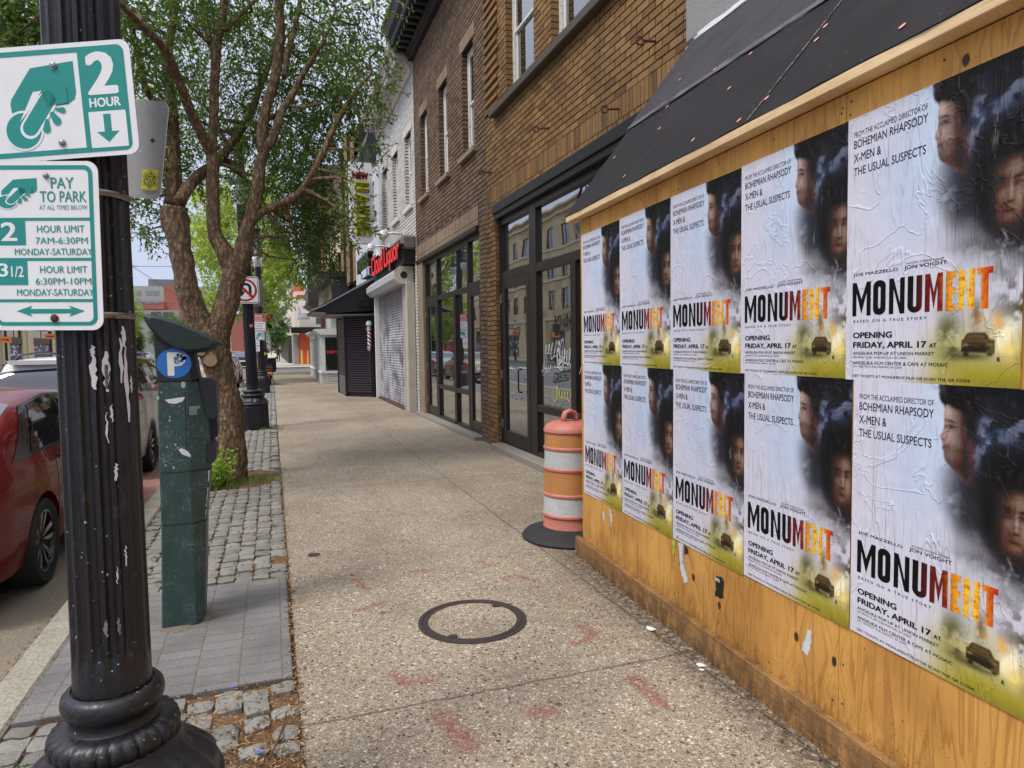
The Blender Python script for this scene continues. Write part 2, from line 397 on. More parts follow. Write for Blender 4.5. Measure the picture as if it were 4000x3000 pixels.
for c in range(cols):
    cx = -1.11+cw*(c+.5); y = -1.0+rs.uniform(0,.1)
    while y < 49.2:
        l = rs.uniform(.085,.135) if y < 9 else rs.uniform(.1,.16)
        cy = y+l/2; skip = False
        if 3.36 < cy < 4.97: skip = True                                   # the paver pad
        if (cx+.52)**2*1.1+(cy-8.95)**2 < .42 and cx > -1.0: skip = True   # tree pit
        if cy < 3.4 and (cx > -.2 or rs.rand() < .12) and rs.rand() < (.75 if cx > -.08 else .3): skip = True
        if cx > 0 and rs.rand() < .18 and cy > 3: skip = True
        if (cx+.36)**2+(cy-14.5)**2 < .07 or (cx+.36)**2+(cy-26.2)**2 < .07 or (cx+.48)**2+(cy-2.29)**2 < .09: skip = True
        if not skip: sett(g, cx, cy, cw-.006, l-.006, rs.uniform(-.008,.006), 4 if cy < 16 else 3)
        y += l
tag(g.build('cobblestone_paving', M_COB, auto=50), kind='structure')
g = MB(); g.cbox(-1.11, .05, 3.40, 4.93, -.1, .004, .006); struct(g.build('paver_pad', M_PAV))
# a low mound of mortar round the meter foot
M_MORT = simple('old_mortar', lin((118,108,94)), .9, var=.3, scale=30, bump=.5, bd=.01)
g = MB()
vs = []; n = 26
for k in range(n):
    a = 2*PI*k/n; r = 1+.25*math.sin(3*a+1)+.12*math.sin(7*a)
    for q, z in ((.2, .0055), (.16, .009), (.1, .012)): vs.append((-.53+math.cos(a)*q*r*.85, 4.37+math.sin(a)*q*r*.8, z))
g.add(vs, [(k*3+j, ((k+1)%n)*3+j, ((k+1)%n)*3+j+1, k*3+j+1) for k in range(n) for j in (0,1)])
struct(g.build('mortar_pad', M_MORT, smooth=True))
# wood chips and dry leaf bits: nobody could count them
M_CHIP = NT('wood_chip'); _r = M_CHIP.attr('rnd')
M_CHIP = M_CHIP.fin(M_CHIP.ramp(_r, [(0, lin((58,42,30))), (.35, lin((102,72,46))), (.6, lin((138,104,68))), (.85, lin((176,146,106))), (1, lin((84,64,50)))]), .9)
g = MB()
def chip(x, y, z, s=1.0):
    a = rs.uniform(0, PI); l = rs.uniform(.003,.013)*s; w = rs.uniform(.0015,.004)*s; t = rs.uniform(-.35,.35)
    ca, sa = math.cos(a), math.sin(a); dz = l*math.sin(t)*.5
    p = [(x-l*ca-w*sa, y-l*sa+w*ca, z-dz), (x-l*ca+w*sa, y-l*sa-w*ca, z-dz+.001), (x+l*ca+w*sa, y+l*sa-w*ca, z+dz+.003), (x+l*ca-w*sa, y+l*sa+w*ca, z+dz+.003)]
    g.add(p, [(0,1,2,3)], rs.rand())
for _ in range(5200):
    y = 1.6+abs(rs.normal(0,1))*1.0; x = rs.uniform(-.6, .075)
    if 3.4 < y < 4.93: continue
    chip(x, y, rs.uniform(-.012,.012))
for _ in range(1000): chip(.062+rs.normal(0,.016), rs.uniform(1.8,10), rs.uniform(.003,.009))
for _ in range(1800): chip(rs.uniform(-1.1,.05), rs.uniform(5,12), rs.uniform(-.012,.004))
for _ in range(900): chip(-1.34+abs(rs.normal(0,1))*-.05, rs.uniform(2.2,5.2), -.144)
for _ in range(1100):
    y = rs.uniform(1.2,4.5); chip(1.84+.061*y+.07-abs(rs.normal(0,.09)), y, .004, rs.choice([.4,.6,1]))
tag(g.build('wood_chips', M_CHIP), kind='stuff')

# iron covers
M_IRON = simple('cast_iron', (.050,.038,.036), .6, .3, var=.35, scale=30, bump=.3)
def m_fill():
    m = M_AGG.copy(); m.name = 'cover_infill'; return m
mc = thing('manhole_cover', 'round dark iron manhole ring filled with pebbled concrete in the pavement', 'manhole cover', (1.055,3.73,0))
g = MB(); g.lathe([(.315,-.01),(.315,.005),(.305,.007),(.292,.006),(.290,.003),(.286,.003),(.284,.006),(.258,.006),(.256,-.01)], 64, cap=False); g.build('ring', M_IRON, mc, auto=40)
g = MB(); g.disc((0,0,.0035), (1,0,0), (0,1,0), .2575, 48); o = g.build('infill', m_fill(), mc)
for a in (R(38), R(228)):
    g = MB(); g.lathe([(.026,.0035),(.026,.008),(.018,.009),(.014,.006),(.0,.006)], 16, (.246*math.cos(a), .246*math.sin(a)), cap=False); g.build('lifting_lug', M_IRON, mc, auto=40)
g = MB(); g.lathe([(.048,-.01),(.048,.004),(.04,.006),(.036,.003),(0.001,.004)], 24, (.26,5.38), cap=False)
tag(g.build('valve_cover', M_IRON, auto=40), 'small round iron valve lid in the pebbled pavement beyond the parking meter', 'valve cover')

# sprayed utility marks
def m_spray():
    t = NT('red_spray_paint'); v = t.co(); uvx = t.attr('rnd')
    n = t.noise(v, 55, 5, .7); k = t.math('MULTIPLY', t.ramp(n, [(.36, 0.0), (.6, 1.0)]), uvx)
    t.fin(t.mix(t.noise(v, 160, 2), lin((150,62,66)), lin((186,104,100))), .85)
    t.set(t.b.inputs['Alpha'], t.math('MULTIPLY', k, .5)); return t.m
M_SPRAY = m_spray()
marks = [([(.871,4.714),(1.008,4.688)],.05,'short faded red paint dash on the pavement beyond the manhole'),
 ([(1.402,4.761),(1.454,4.618)],.05,'small red paint smudge near the traffic drum'),
 ([(1.436,4.35),(1.562,4.363),(1.614,4.235)],.04,'thin curved red paint stroke between manhole and drum'),
 ([(1.598,3.438),(1.631,3.306),(1.538,3.243),(1.456,3.239)],.06,'hooked red paint arrow between manhole ring and hoarding'),
 ([(.508,3.255),(.546,3.131),(.685,3.12)],.06,'bent red paint stroke on the near side of the manhole, towards the setts'),
 ([(1.584,2.829),(1.583,2.69),(1.575,2.509)],.07,'straight thick red paint bar beside the pavement crack near the hoarding'),
 ([(.999,2.681),(1.123,2.659)],.085,'oval solid red paint blot in front of the manhole'),
 ([(.64,2.822),(.667,2.69),(.699,2.506)],.09,'broad pale red paint streak nearest the bottom of the picture'),
 ([(.496,4.695),(.55,4.455)],.045,'pale pink paint tick on the pavement beside the parking meter'),
 ([(.421,4.114),(.525,4.167),(.631,4.206)],.04,'wavy pale red paint stroke between manhole and parking meter')]
for i, (pts, w, lab) in enumerate(marks):
    P = []
    for a, b in zip(pts, pts[1:]):
        for k in range(6): P.append(Vector(a).lerp(Vector(b), k/6))
    P.append(Vector(pts[-1])); e0 = (P[0]-P[1]).normalized(); e1 = (P[-1]-P[-2]).normalized()
    P = [P[0]+e0*w*.35]+P+[P[-1]+e1*w*.35]
    g = MB(); rows = []
    for k, p in enumerate(P):
        tn = (P[min(k+1,len(P)-1)]-P[max(k-1,0)]).normalized(); nn = Vector((-tn.y, tn.x))
        rows.append([(p.x+nn.x*w*q*.62*rs.uniform(.85,1.15), p.y+nn.y*w*q*.62*rs.uniform(.85,1.15)) for q in (-1.25,-.75,-.3,.3,.75,1.25)])
    for k in range(len(rows)-1):
        for q in range(5):
            f = [0.3,.85,1,.85,.3][q]*(.45 if k in (0,len(rows)-2) else 1)
            g.quad(*[(x,y,.0022+i*.0002) for x,y in (rows[k][q],rows[k][q+1],rows[k+1][q+1],rows[k+1][q])], r=f)
    tag(g.build('paint_mark', M_SPRAY), lab, 'paint mark', 'red utility marks sprayed on the pavement')

# litter
M_PAPER = simple('crumpled_paper', lin((232,230,228)), .7, var=.06, scale=30)
def scrap(name, x, y, s, mat, label, cat, z=.004, seed=1):
    r0 = random.Random(seed); g = MB(); n = 7; top = (x, y, z+s*.35)
    ring = [(x+math.cos(2*PI*k/n)*s*r0.uniform(.6,1.1), y+math.sin(2*PI*k/n)*s*r0.uniform(.6,1.1), z+r0.uniform(0,.25)*s) for k in range(n)]
    g.add(ring+[top], [(k,(k+1)%n,n) for k in range(n)]); return tag(g.build(name, mat), label, cat)
scrap('paper_scrap', 1.95, 3.24, .035, M_PAPER, 'crumpled white paper scrap lying on the pavement beside the hoarding', 'litter', seed=4)
scrap('paper_scrap', 1.955, 2.78, .03, M_PAPER, 'torn white tissue caught in the dirt at the crack by the hoarding', 'litter', seed=8)
scrap('paper_scrap', 1.93, 2.74, .016, M_PAPER, 'tiny white wrapper bit beside the torn tissue', 'litter', seed=9)
M_BLUE = simple('blue_plastic', lin((70,110,215)), .4, bump=0)
scrap('bottle_cap', -.22, 3.39, .011, M_BLUE, 'bright blue plastic bit on the wood chips by the paver pad', 'litter', seed=3)
scrap('bottle_cap', -.1, 2.79, .012, M_BLUE, 'small blue wrapper scrap among the rough setts', 'litter', seed=5)
M_CIG = simple('cigarette_end', lin((214,170,120)), .8, bump=0)
for x, y, a, lab in ((-.28,3.315,.1,'tan cigarette butt lying flat among the chips by the lamp base'), (-.2,3.30,.9,'tan cigarette butt tilted towards the pavement on the chips')):
    g = MB(); g.tube([(x-.015*math.cos(a), y-.015*math.sin(a), .008), (x+.015*math.cos(a), y+.015*math.sin(a), .008)], .0042, 8); tag(g.build('cigarette_butt', M_CIG), lab, 'cigarette butt')
M_TWIG = simple('dead_twig', lin((92,66,46)), .9, bump=.3)
g = MB(); g.tube([(-.06,2.72,.012),(-.025,2.83,.014),(-.005,2.93,.013),(.012,3.05,.014)], [.005,.0045,.004,.003], 6)
tag(g.build('twig', M_TWIG), 'thin brown twig lying across the chips at the pavement edge', 'twig')
# weeds
M_GRASS = simple('grass_blade', lin((96,124,44)), .6, bump=0, Subsurface_Weight=0.0)
g = MB()
for cx, cy, n, h in ((-.12,2.5,60,.05),(-.3,8.75,520,.07),(-.75,8.5,160,.07),(-.95,2.95,60,.06),(.06,14.1,60,.08),(-.62,14.15,80,.08),(-.2,14.2,60,.07),(.07,9.4,60,.04),(-1.33,3.1,50,.06)):
    for _ in range(n):
        sp = .22 if n > 100 else .05
        x, y = cx+rs.normal(0,sp), cy+rs.normal(0,sp*.7); a = rs.uniform(0,2*PI); l = h*rs.uniform(.4,1.2); w = .003
        tx, ty = x+math.cos(a)*l*.7, y+math.sin(a)*l*.7; z0 = -.14 if x < -1.3 else -.02
        g.add([(x-w*math.sin(a),y+w*math.cos(a),z0),(x+w*math.sin(a),y-w*math.cos(a),z0),(tx,ty,z0+.02+l)], [(0,1,2)], rs.rand())
tag(g.build('grass', M_GRASS), kind='stuff')
# ================================================================== BUILDINGS ON THE PAVEMENT SIDE
rb = np.random.RandomState(11)
def P(mb, name, mats, root, parent=None, **kw):
    "mb holds world coordinates; store it relative to the thing's base"
    mb.shift([-c for c in root.location]); return mb.build(name, mats, parent or root, **kw)

def brick_mat(name, stops, rough=.85, soot=.5):
    t = NT(name); v = t.co(); r = t.attr('rnd')
    c = t.ramp(r, stops); n = t.noise(v, 45, 4, .65); f = t.noise(v, 190, 2)
    c = t.mix(t.ramp(n, [(.3, .75), (.6, 0.0)]), c, t.mix(.5, c, (.02,.015,.01)))
    c = t.mix(t.ramp(f, [(.6, 0.0), (.75, .4)]), c, tuple(min(1, x*1.5) for x in stops[-1][1]))
    s = t.noise(t.co(scale=(1,.9,.35)), 1.3, 5, .6); c = t.mix(t.ramp(s, [(.45, 0.0), (.75, soot)]), c, (.03,.025,.02))
    return t.fin(c, rough, t.bump(t.math('ADD', n, f), .35, .004))
def flat_mat(name, col, rough=.9, var=.2, scale=20): return simple(name, col, rough, var=var, scale=scale, bump=.25)

def brick_course(mb, X, y0, y1, zc, h, bl, j, off, out=.0, th=.02, amp=.0015):
    y = y0-((y0-off) % (bl+j))
    while y < y1-.002:
        a, b = max(y, y0), min(y+bl, y1)
        if b-a > .012:
            xf = X-out+rb.uniform(-amp, amp); r = rb.rand(); z0, z1 = zc-h/2+rb.uniform(-.001,.001), zc+h/2
            xb = X-out+th
            mb.add([(xf,a,z0),(xf,b,z0),(xf,b,z1),(xf,a,z1),(xb,a,z0),(xb,b,z0),(xb,b,z1),(xb,a,z1)],
                   [(0,3,2,1),(0,1,5,4),(3,7,6,2),(0,4,7,3),(1,2,6,5)], r)
        y += bl+j
def cells(y0, y1, z0, z1, holes):
    ys = sorted({y0,y1,*[min(max(h[k],y0),y1) for h in holes for k in (0,1)]}); zs = sorted({z0,z1,*[min(max(h[k],z0),z1) for h in holes for k in (2,3)]})
    for a, b in zip(ys, ys[1:]):
        for c, d in zip(zs, zs[1:]):
            m, q = (a+b)/2, (c+d)/2
            if not any(h[0] < m < h[1] and h[2] < q < h[3] for h in holes): yield a, b, c, d
def brick_wall(mb, X, y0, y1, z0, z1, holes=(), bl=.2, bh=.061, j=.0155, rec=.014, reveal=.14, m_b=0, m_m=1):
    mb.mi = m_b; n = max(1, round((z1-z0)/(bh+j))); ph = (z1-z0)/n
    for k in range(n):
        zc = z0+(k+.5)*ph; segs = [(y0,y1)]
        for h in holes:
            if h[2] < zc < h[3]:
                segs = [q for a, b in segs for q in ((a, min(b,h[0])), (max(a,h[1]), b)) if q[1]-q[0] > .01]
        for a, b in segs: brick_course(mb, X, a, b, zc, ph-j, bl, j, y0+(k % 2)*(bl+j)/2)
        for h in holes:
            if h[2] < zc < h[3] and reveal:
                r = rb.rand(); bb = reveal if k % 2 else reveal*.72
                for yy, sg in ((h[0],1),(h[1],-1)):
                    mb.add([(X+.003,yy+sg*.0035,zc-ph/2+j/2),(X+bb,yy+sg*.0035,zc-ph/2+j/2),(X+bb,yy+sg*.0035,zc+ph/2-j/2),(X+.003,yy+sg*.0035,zc+ph/2-j/2)], [(0,1,2,3)] if sg < 0 else [(3,2,1,0)], r)
    mb.mi = m_m
    for a, b, c, d in cells(y0, y1, z0, z1, holes): mb.quad((X+rec,a,c),(X+rec,a,d),(X+rec,b,d),(X+rec,b,c))
    for h in holes:
        for yy in (h[0], h[1]): mb.quad((X+rec,yy,h[2]),(X+reveal+.02,yy,h[2]),(X+reveal+.02,yy,h[3]),(X+rec,yy,h[3]))
        mb.quad((X+rec,h[0],h[3]),(X+reveal+.02,h[0],h[3]),(X+reveal+.02,h[1],h[3]),(X+rec,h[1],h[3]))
    mb.mi = m_b
def soldier(mb, X, y0, y1, z0, z1, w=.062, j=.009, out=.0, rec=.009):
    n = max(1, round((y1-y0)/(w+j))); p = (y1-y0)/n
    for k in range(n):
        a, b = y0+k*p+j/2, y0+(k+1)*p-j/2; xf = X-out+rb.uniform(-.0015,.0015); xb = X+.02
        mb.add([(xf,a,z0+.004),(xf,b,z0+.004),(xf,b,z1-.004),(xf,a,z1-.004),(xb,a,z0+.004),(xb,b,z0+.004),(xb,b,z1-.004),(xb,a,z1-.004)],
               [(0,3,2,1),(0,1,5,4),(3,7,6,2),(0,4,7,3),(1,2,6,5)], rb.rand())
    m0 = mb.mi; mb.mi = 1; mb.quad((X-out+rec,y0,z0),(X-out+rec,y0,z1),(X-out+rec,y1,z1),(X-out+rec,y1,z0)); mb.mi = m0

O_STOPS = [(0, lin((106,76,44))), (.12, lin((128,94,54))), (.5, lin((146,109,64))), (.88, lin((158,121,74))), (1, lin((122,86,48)))]
D_STOPS = [(0, lin((92,70,54))), (.2, lin((108,84,64))), (.6, lin((122,96,74))), (.9, lin((134,108,86))), (1, lin((96,74,62)))]
M_OB = brick_mat('amber_wirecut_brick', O_STOPS); M_OM = flat_mat('tan_mortar', lin((72,52,34)))
M_DB = brick_mat('brown_brick', D_STOPS); M_DM = flat_mat('dark_mortar', lin((34,28,24)))
M_LB = brick_mat('buff_lintel_brick', [(0, lin((138,116,94))), (.5, lin((160,138,114))), (1, lin((150,124,100)))]); 
M_WB = brick_mat('white_painted_brick', [(0, lin((206,202,198))), (.5, lin((226,222,218))), (1, lin((234,231,228)))], .7, .12); M_WM = flat_mat('sooty_joint', lin((44,42,40)))
M_SILL = m_stone('sill_stone', lin((128,112,94)), lin((172,154,132)), 18)
M_SILL2 = m_stone('dark_sill_stone', lin((74,66,58)), lin((112,100,88)), 18)
M_FR = simple('bronze_aluminium', lin((38,31,31)), .38, .3, var=.12, scale=5, bump=.05)
M_BLK = simple('black_fascia_paint', lin((22,20,22)), .55, var=.3, scale=9)
M_WHT = simple('flaking_white_paint', lin((214,210,202)), .6, var=.08, scale=14, chips=(lin((120,104,88)), .60, 26))
M_WHT2 = simple('white_window_paint', lin((226,224,220)), .5, var=.05, scale=14)
M_GLS = glassmat('shop_glass', refl=1.5, trans=.5, tint=(.10,.105,.10), wav=.05)
M_SKYG = glassmat('upper_window_glass', refl=1.1, trans=.4, tint=(.05,.055,.06))
M_ROOM = flat_mat('interior_plaster', lin((150,146,136)), scale=3); M_ROOMF = flat_mat('interior_floor', lin((96,88,78)), scale=3)
M_KERBC = m_stone('doorstep_concrete', lin((126,120,112)), lin((176,168,158)), 12)
M_RUST = simple('rusty_iron', lin((104,62,46)), .9, .3, var=.4, scale=60, bump=.5)
M_ROOFT = flat_mat('flat_roof', lin((70,68,66)))
M_CURT = simple('curtain', lin((160,160,160)), .9, var=.15, scale=30)
M_STEEL = simple('brushed_steel', lin((150,150,152)), .35, .9, var=.1)
M_BMET = simple('black_metal', lin((26,26,28)), .4, .4, var=.2)

def bars(mb, X0, X1, lst, c=.006):
    for y0, y1, z0, z1 in lst: mb.cbox(X0, X1, y0, y1, z0, z1, c)
def pane(mb, X, y0, y1, z0, z1): mb.quad((X,y0,z0),(X,y0,z1),(X,y1,z1),(X,y1,z0))

def sash_window(root, X, y0, y1, z0, z1, sill=None, m=None, sm=None, curtain=True):
    m = m or M_WHT; zm = (z0+z1)/2; a = X+.10
    g = MB(); bars(g, a, a+.08, [(y0,y0+.07,z0,z1),(y1-.07,y1,z0,z1)]); bars(g, a+.002, a+.078, [(y0+.07,y1-.07,z1-.07,z1),(y0+.07,y1-.07,z0,z0+.05)])
    w = P(g, 'window', m, root)
    for q0, q1, dx in ((z0+.05, zm+.02, .035), (zm-.02, z1-.07, .012)):
        g = MB(); b = a+dx
        bars(g, b, b+.03, [(y0+.07,y0+.115,q0,q1),(y1-.115,y1-.07,q0,q1)]); bars(g, b+.001, b+.029, [(y0+.115,y1-.115,q0,q0+.045),(y0+.115,y1-.115,q1-.045,q1)])
        P(g, 'sash', M_WHT2, root, w)
        g = MB(); pane(g, b+.016, y0+.1, y1-.1, q0+.03, q1-.03); P(g, 'pane', M_SKYG, root, w)
    if curtain:
        g = MB(); n = 20
        ys = np.linspace(y0+.02, y1-.02, n)
        for k in range(n-1): g.quad((a+.2+.015*(k%2),ys[k],z0),(a+.2+.015*(k%2),ys[k],z1),(a+.2+.015*((k+1)%2),ys[k+1],z1),(a+.2+.015*((k+1)%2),ys[k+1],z0))
        P(g, 'curtain', M_CURT, root, w)
    if sill:
        g = MB(); g.cbox(X-.07, X+.12, sill[0], sill[1], sill[2], sill[3], .008); P(g, 'sill', sm or M_SILL, root, w)

# ---- amber brick house with the near storefront
A = thing('brick_house', 'amber brick house with bronze framed glass storefront beside the plywood hoarding', 'building', (3.3, 7.6, 0))
h1 = [(8.32,9.40,5.14,6.95), (6.70,7.74,5.14,6.95), (4.95,6.1,5.14,6.95)]
W = MB()
brick_wall(W, 3.3, 4.86, 10.42, 4.02, 9.0, h1)
soldier(W, 3.3, 4.86, 10.42, 3.80, 4.02, out=.004)
W.mi = 0
for k in range(2): brick_course(W, 3.3, 4.86, 10.42, 3.765, .05, .1, .01, 4.86, out=.012)
brick_wall(W, 3.27, 9.93, 10.40, 0, 3.73); brick_wall(W, 3.3, 4.86, 5.2, 0, 3.73)
W.mi = 0
for k in range(55):                                             # brick return of the pier towards the door
    z = .034+k*.0678; r = rb.rand()
    W.quad((3.272,9.926,z-.028),(3.36+.1*(k%2),9.926,z-.028),(3.36+.1*(k%2),9.926,z+.028),(3.272,9.926,z+.028), r)
    W.quad((3.272,10.404,z-.028),(3.31,10.404,z-.028),(3.31,10.404,z+.028),(3.272,10.404,z+.028), r)
W.mi = 1; W.box(3.285, 3.6, 9.93, 10.40, 0, 3.73); W.box(3.31, 3.6, 4.86, 5.2, 0, 3.73)
for k in range(30):                                             # toothed brick quoins beside the upper windows
    W.mi = 0; z = 5.2+k*.0678*2; W.cbox(3.272, 3.31, 9.72+.06*(k%2), 10.40, z-.03, z+.03, .003, rb.rand()) if z < 8.8 else None
W.mi = 1; W.box(3.47, 13, 4.87, 10.41, 3.80, 8.99)
P(W, 'wall', [M_OB, M_OM], A)
for y0, y1, z0, z1 in h1: sash_window(A, 3.3, y0, y1, z0, z1)
g = MB(); g.cbox(3.2, 3.34, 4.88, 9.96, 5.02, 5.135, .012); P(g, 'sill', M_SILL2, A)
g = MB(); g.cbox(2.95, 13.2, 4.84, 10.43, 9.0, 9.35, .03); g.cbox(3.1, 3.4, 4.85, 10.43, 8.7, 9.0, .03); P(g, 'cornice', M_BLK, A)
g = MB(); g.cbox(3.235, 3.42, 5.2, 9.98, 3.585, 3.72, .008); g.cbox(3.26, 3.4, 5.205, 9.97, 3.5, 3.582, .006); P(g, 'lintel', M_BLK, A)
g = MB(); g.cbox(3.14, 3.6, 5.2, 9.9, -.02, .095, .012); P(g, 'doorstep', M_KERBC, A)
F0, F1 = 3.33, 3.42
g = MB(); bars(g, F0, F1, [(9.84,9.93,.095,3.5),(8.42,8.66,.095,3.5),(7.19,7.33,.095,2.56),(5.2,5.3,.095,3.5)])
bars(g, F0+.004, F1-.004, [(8.66,9.84,2.58,2.70),(8.66,9.84,3.40,3.5),(5.3,8.42,2.56,2.68),(5.3,8.42,3.40,3.5),(7.33,8.42,.70,.80),(7.33,8.42,.095,.16),(5.3,7.19,.70,.80),(5.3,7.19,.095,.16),(8.66,9.84,.095,.10)])
sf = P(g, 'storefront_frame', M_FR, A)
for y0, y1, z0, z1 in ((8.66,9.84,2.70,3.40),(5.3,8.42,2.68,3.40),(7.33,8.42,.80,2.56),(7.33,8.42,.16,.70),(5.3,7.19,.80,2.56),(5.3,7.19,.16,.70)):
    g = MB(); pane(g, F0+.05, y0, y1, z0, z1); P(g, 'pane', M_GLS, A, sf)
def shop_door(root, y0, y1, z0, z1, hy=None, hinge=None):
    g = MB(); a, b = F0+.002, F1-.03
    bars(g, a, b, [(y0,y0+.13,z0,z1),(y1-.13,y1,z0,z1)]); bars(g, a+.003, b-.003, [(y0+.13,y1-.13,z1-.14,z1),(y0+.13,y1-.13,z0,z0+.2)])
    d = P(g, 'door', M_FR, root)
    g = MB(); pane(g, a+.03, y0+.13, y1-.13, z0+.2, z1-.14); P(g, 'pane', M_GLS, root, d)
    if hy is not None:
        g = MB(); x = a-.06; g.tube([(a,hy,.93),(x+.015,hy,.93),(x,hy,.95),(x,hy,1.235),(x+.015,hy,1.255),(a,hy,1.255)], .011, 10); P(g, 'handle', M_BMET, root, d, smooth=True)
        g = MB(); g.tube([(a,hy-.14,1.12),(a-.015,hy-.14,1.12)], .018, 12); P(g, 'lock', M_STEEL, root, d)
    if hinge is not None:
        g = MB()
        for z in (.4, 1.15, 2.3): g.cbox(a-.02, a+.01, hinge-.02, hinge+.02, z-.07, z+.07, .004)
        P(g, 'hinge', M_STEEL, root, d)
    return d
shop_door(A, 8.68, 9.83, .11, 2.58, hy=8.98, hinge=9.85)
g = MB(); g.box(3.6,13,5.0,10.3,.09,.1); P(g, 'floor_inside', M_ROOMF, A)
g = MB(); g.box(8,8.1,4.9,10.4,.1,3.7); g.box(3.55,8,10.31,10.4,.1,3.7); g.box(3.55,8,4.87,4.95,.1,3.7); g.box(3.55,8,4.95,10.31,3.6,3.7); P(g, 'interior_wall', M_ROOM, A)
# rusty wall anchors
for y, z, a in ((5.39,4.27,.0),(7.83,4.25,.05),(10.2,4.28,-.03),(6.05,3.9,.02)):
    g = MB(); g.tube([(3.3,y,z),(3.17,y+a,z-.01)], .013, 8); n = 14
    c = Vector((3.14,y+a,z-.015)); g.tube([c+Vector((math.cos(2*PI*k/n)*.034, 0, math.sin(2*PI*k/n)*.034)) for k in range(n+1)], .009, 6)
    P(g, 'anchor_eye', M_RUST, A)
# graffiti scrawled on the panes
M_GW = simple('white_paint_pen', lin((214,216,216)), .6, bump=0); M_GK = simple('black_paint_pen', lin((18,18,20)), .5, bump=0); M_GY = simple('yellow_paint_pen', lin((206,204,70)), .6, bump=0)
def scrawl(root, y, z, w, h, n, mat, seed, X=3.372, rad=.007, parent=None):
    "handwritten loops and strokes"
    r0 = random.Random(seed); g = MB(); pts = []; m = n*14; ph = r0.uniform(0,6); lean = r0.uniform(.1,.5); amp = [r0.choice([.35,.5,.8,1.0]) for _ in range(n+2)]; lp = [r0.uniform(.25,.9) for _ in range(n+2)]
    for k in range(m+1):
        t = k/m; q = t*n; i = int(q); f = q-i; A_ = (amp[i]*(1-f)+amp[i+1]*f)*h/2; l_ = (lp[i]*(1-f)+lp[i+1]*f)
        zz = z+h*.4+A_*math.sin(2*PI*q+ph); yy = y-w*t-(w/n)*l_*math.cos(2*PI*q+ph)*.8-lean*(zz-z); pts.append(Vector((X,yy,zz)))
    vs = []
    for i, p in enumerate(pts):
        d = pts[min(i+1,m)]-pts[max(i-1,0)]; nn = Vector((0,-d.z,d.y)); nn = nn.normalized() if nn.length > 1e-6 else Vector((0,0,1)); r = rad*(.75+.35*math.sin(i*.31+seed)); vs += [p-nn*r, p+nn*r]
    g.add([tuple(v) for v in vs], [(2*i,2*i+1,2*i+3,2*i+2) for i in range(m)])
    return P(g, 'graffiti_tag', mat, root, parent)
scrawl(A, 8.3, 1.40, .6, .34, 6, M_GW, 2, rad=.006); scrawl(A, 7.85, 1.28, .42, .42, 6, M_GW, 31, rad=.008)

for tx_, y0_, y1_, z0_, z1_, sh_ in (('GUAK',7.93,7.42,1.70,1.95,.35),('GABOBO',7.98,7.48,1.10,1.24,.3)):
    g = MB(); g.text(tx_, (-y0_,-y1_,z0_,z1_), lambda u,v,w: (3.3718-w,-u-(v-z0_)*sh_,v+.12*(u+y0_)), .0); P(g, 'graffiti_tag', M_GK, A)
scrawl(A, 7.95, .90, .5, .2, 6, M_GY, 4, rad=.006); scrawl(A, 8.36, 1.2, .3, .22, 4, M_GW, 5, rad=.004)
scrawl(A, 7.16, 1.3, .3, .5, 5, M_GW, 6, rad=.006); scrawl(A, 7.05, .95, .3, .3, 4, M_GW, 7, rad=.006)
g = MB(); n = 46
for k in range(n):
    a, b = k/n*5*PI, (k+1)/n*5*PI; r = .018+.075*k/n; r2_ = .018+.075*(k+1)/n
    for q in ((a,r,b,r2_),): g.quad((3.372,7.7+math.cos(a)*r,1.36+math.sin(a)*r),(3.372,7.7+math.cos(a)*(r+.012),1.36+math.sin(a)*(r+.012)),(3.372,7.7+math.cos(b)*(r2_+.012),1.36+math.sin(b)*(r2_+.012)),(3.372,7.7+math.cos(b)*r2_,1.36+math.sin(b)*r2_))
P(g, 'graffiti_tag', M_GW, A)

# grey stone house hidden behind the hoarding
S = thing('stone_house', 'rough grey stone house front showing above the black hoarding roof', 'building', (3.3, 0, 0))
M_GST = m_stone('rough_grey_stone', lin((136,136,134)), lin((196,194,190)), 9)
g = MB()
for k in range(16):
    for q in range(9): g.cbox(3.25+rb.uniform(-.02,.02), 3.5, -4+q*.985+.01, -3.015+q*.985-.01, .0+k*.5+.008, .5+k*.5-.008, .02, rb.rand()) if not (3.0 > -4+q*.985+.5 and False) else None
g.box(3.4, 12, -4, 4.85, 0, 8); P(g, 'wall', M_GST, S)

# ---- brown brick house with three windows
B = thing('brick_house', 'dark brown brick house with three upper windows and a bronze storefront', 'building', (3.3, 13.2, 0))
h2 = [(11.05,11.75,4.9,6.7), (12.82,13.5,4.9,6.7), (14.58,15.25,4.9,6.7)]
W = MB(); brick_wall(W, 3.3, 10.43, 15.95, 3.93, 8.2, h2, bh=.058, j=.019, rec=.018)
W.mi = 2; soldier(W, 3.3, 10.9, 15.9, 3.70, 3.93, out=.004)
W.mi = 2; brick_course(W, 3.3, 10.9, 15.9, 3.665, .05, .095, .009, 10.9, out=.008); brick_course(W, 3.3, 10.9, 15.9, 3.61, .05, .095, .009, 10.85, out=.008)
for h in h2: W.mi = 2; soldier(W, 3.3, h[0]-.1, h[1]+.1, 6.7, 6.92, out=.01)
W.mi = 0; brick_wall(W, 3.3, 10.43, 10.87, 0, 3.93); brick_wall(W, 3.3, 15.8, 15.95, 0, 3.93, bl=.095)
W.mi = 1; W.box(3.311, 3.6, 10.43, 10.87, 0, 3.9); W.box(3.311, 3.6, 15.8, 15.95, 0, 3.9); W.box(3.47, 13, 10.44, 15.94, 3.6, 8.19)
P(W, 'wall', [M_DB, M_DM, M_LB], B)
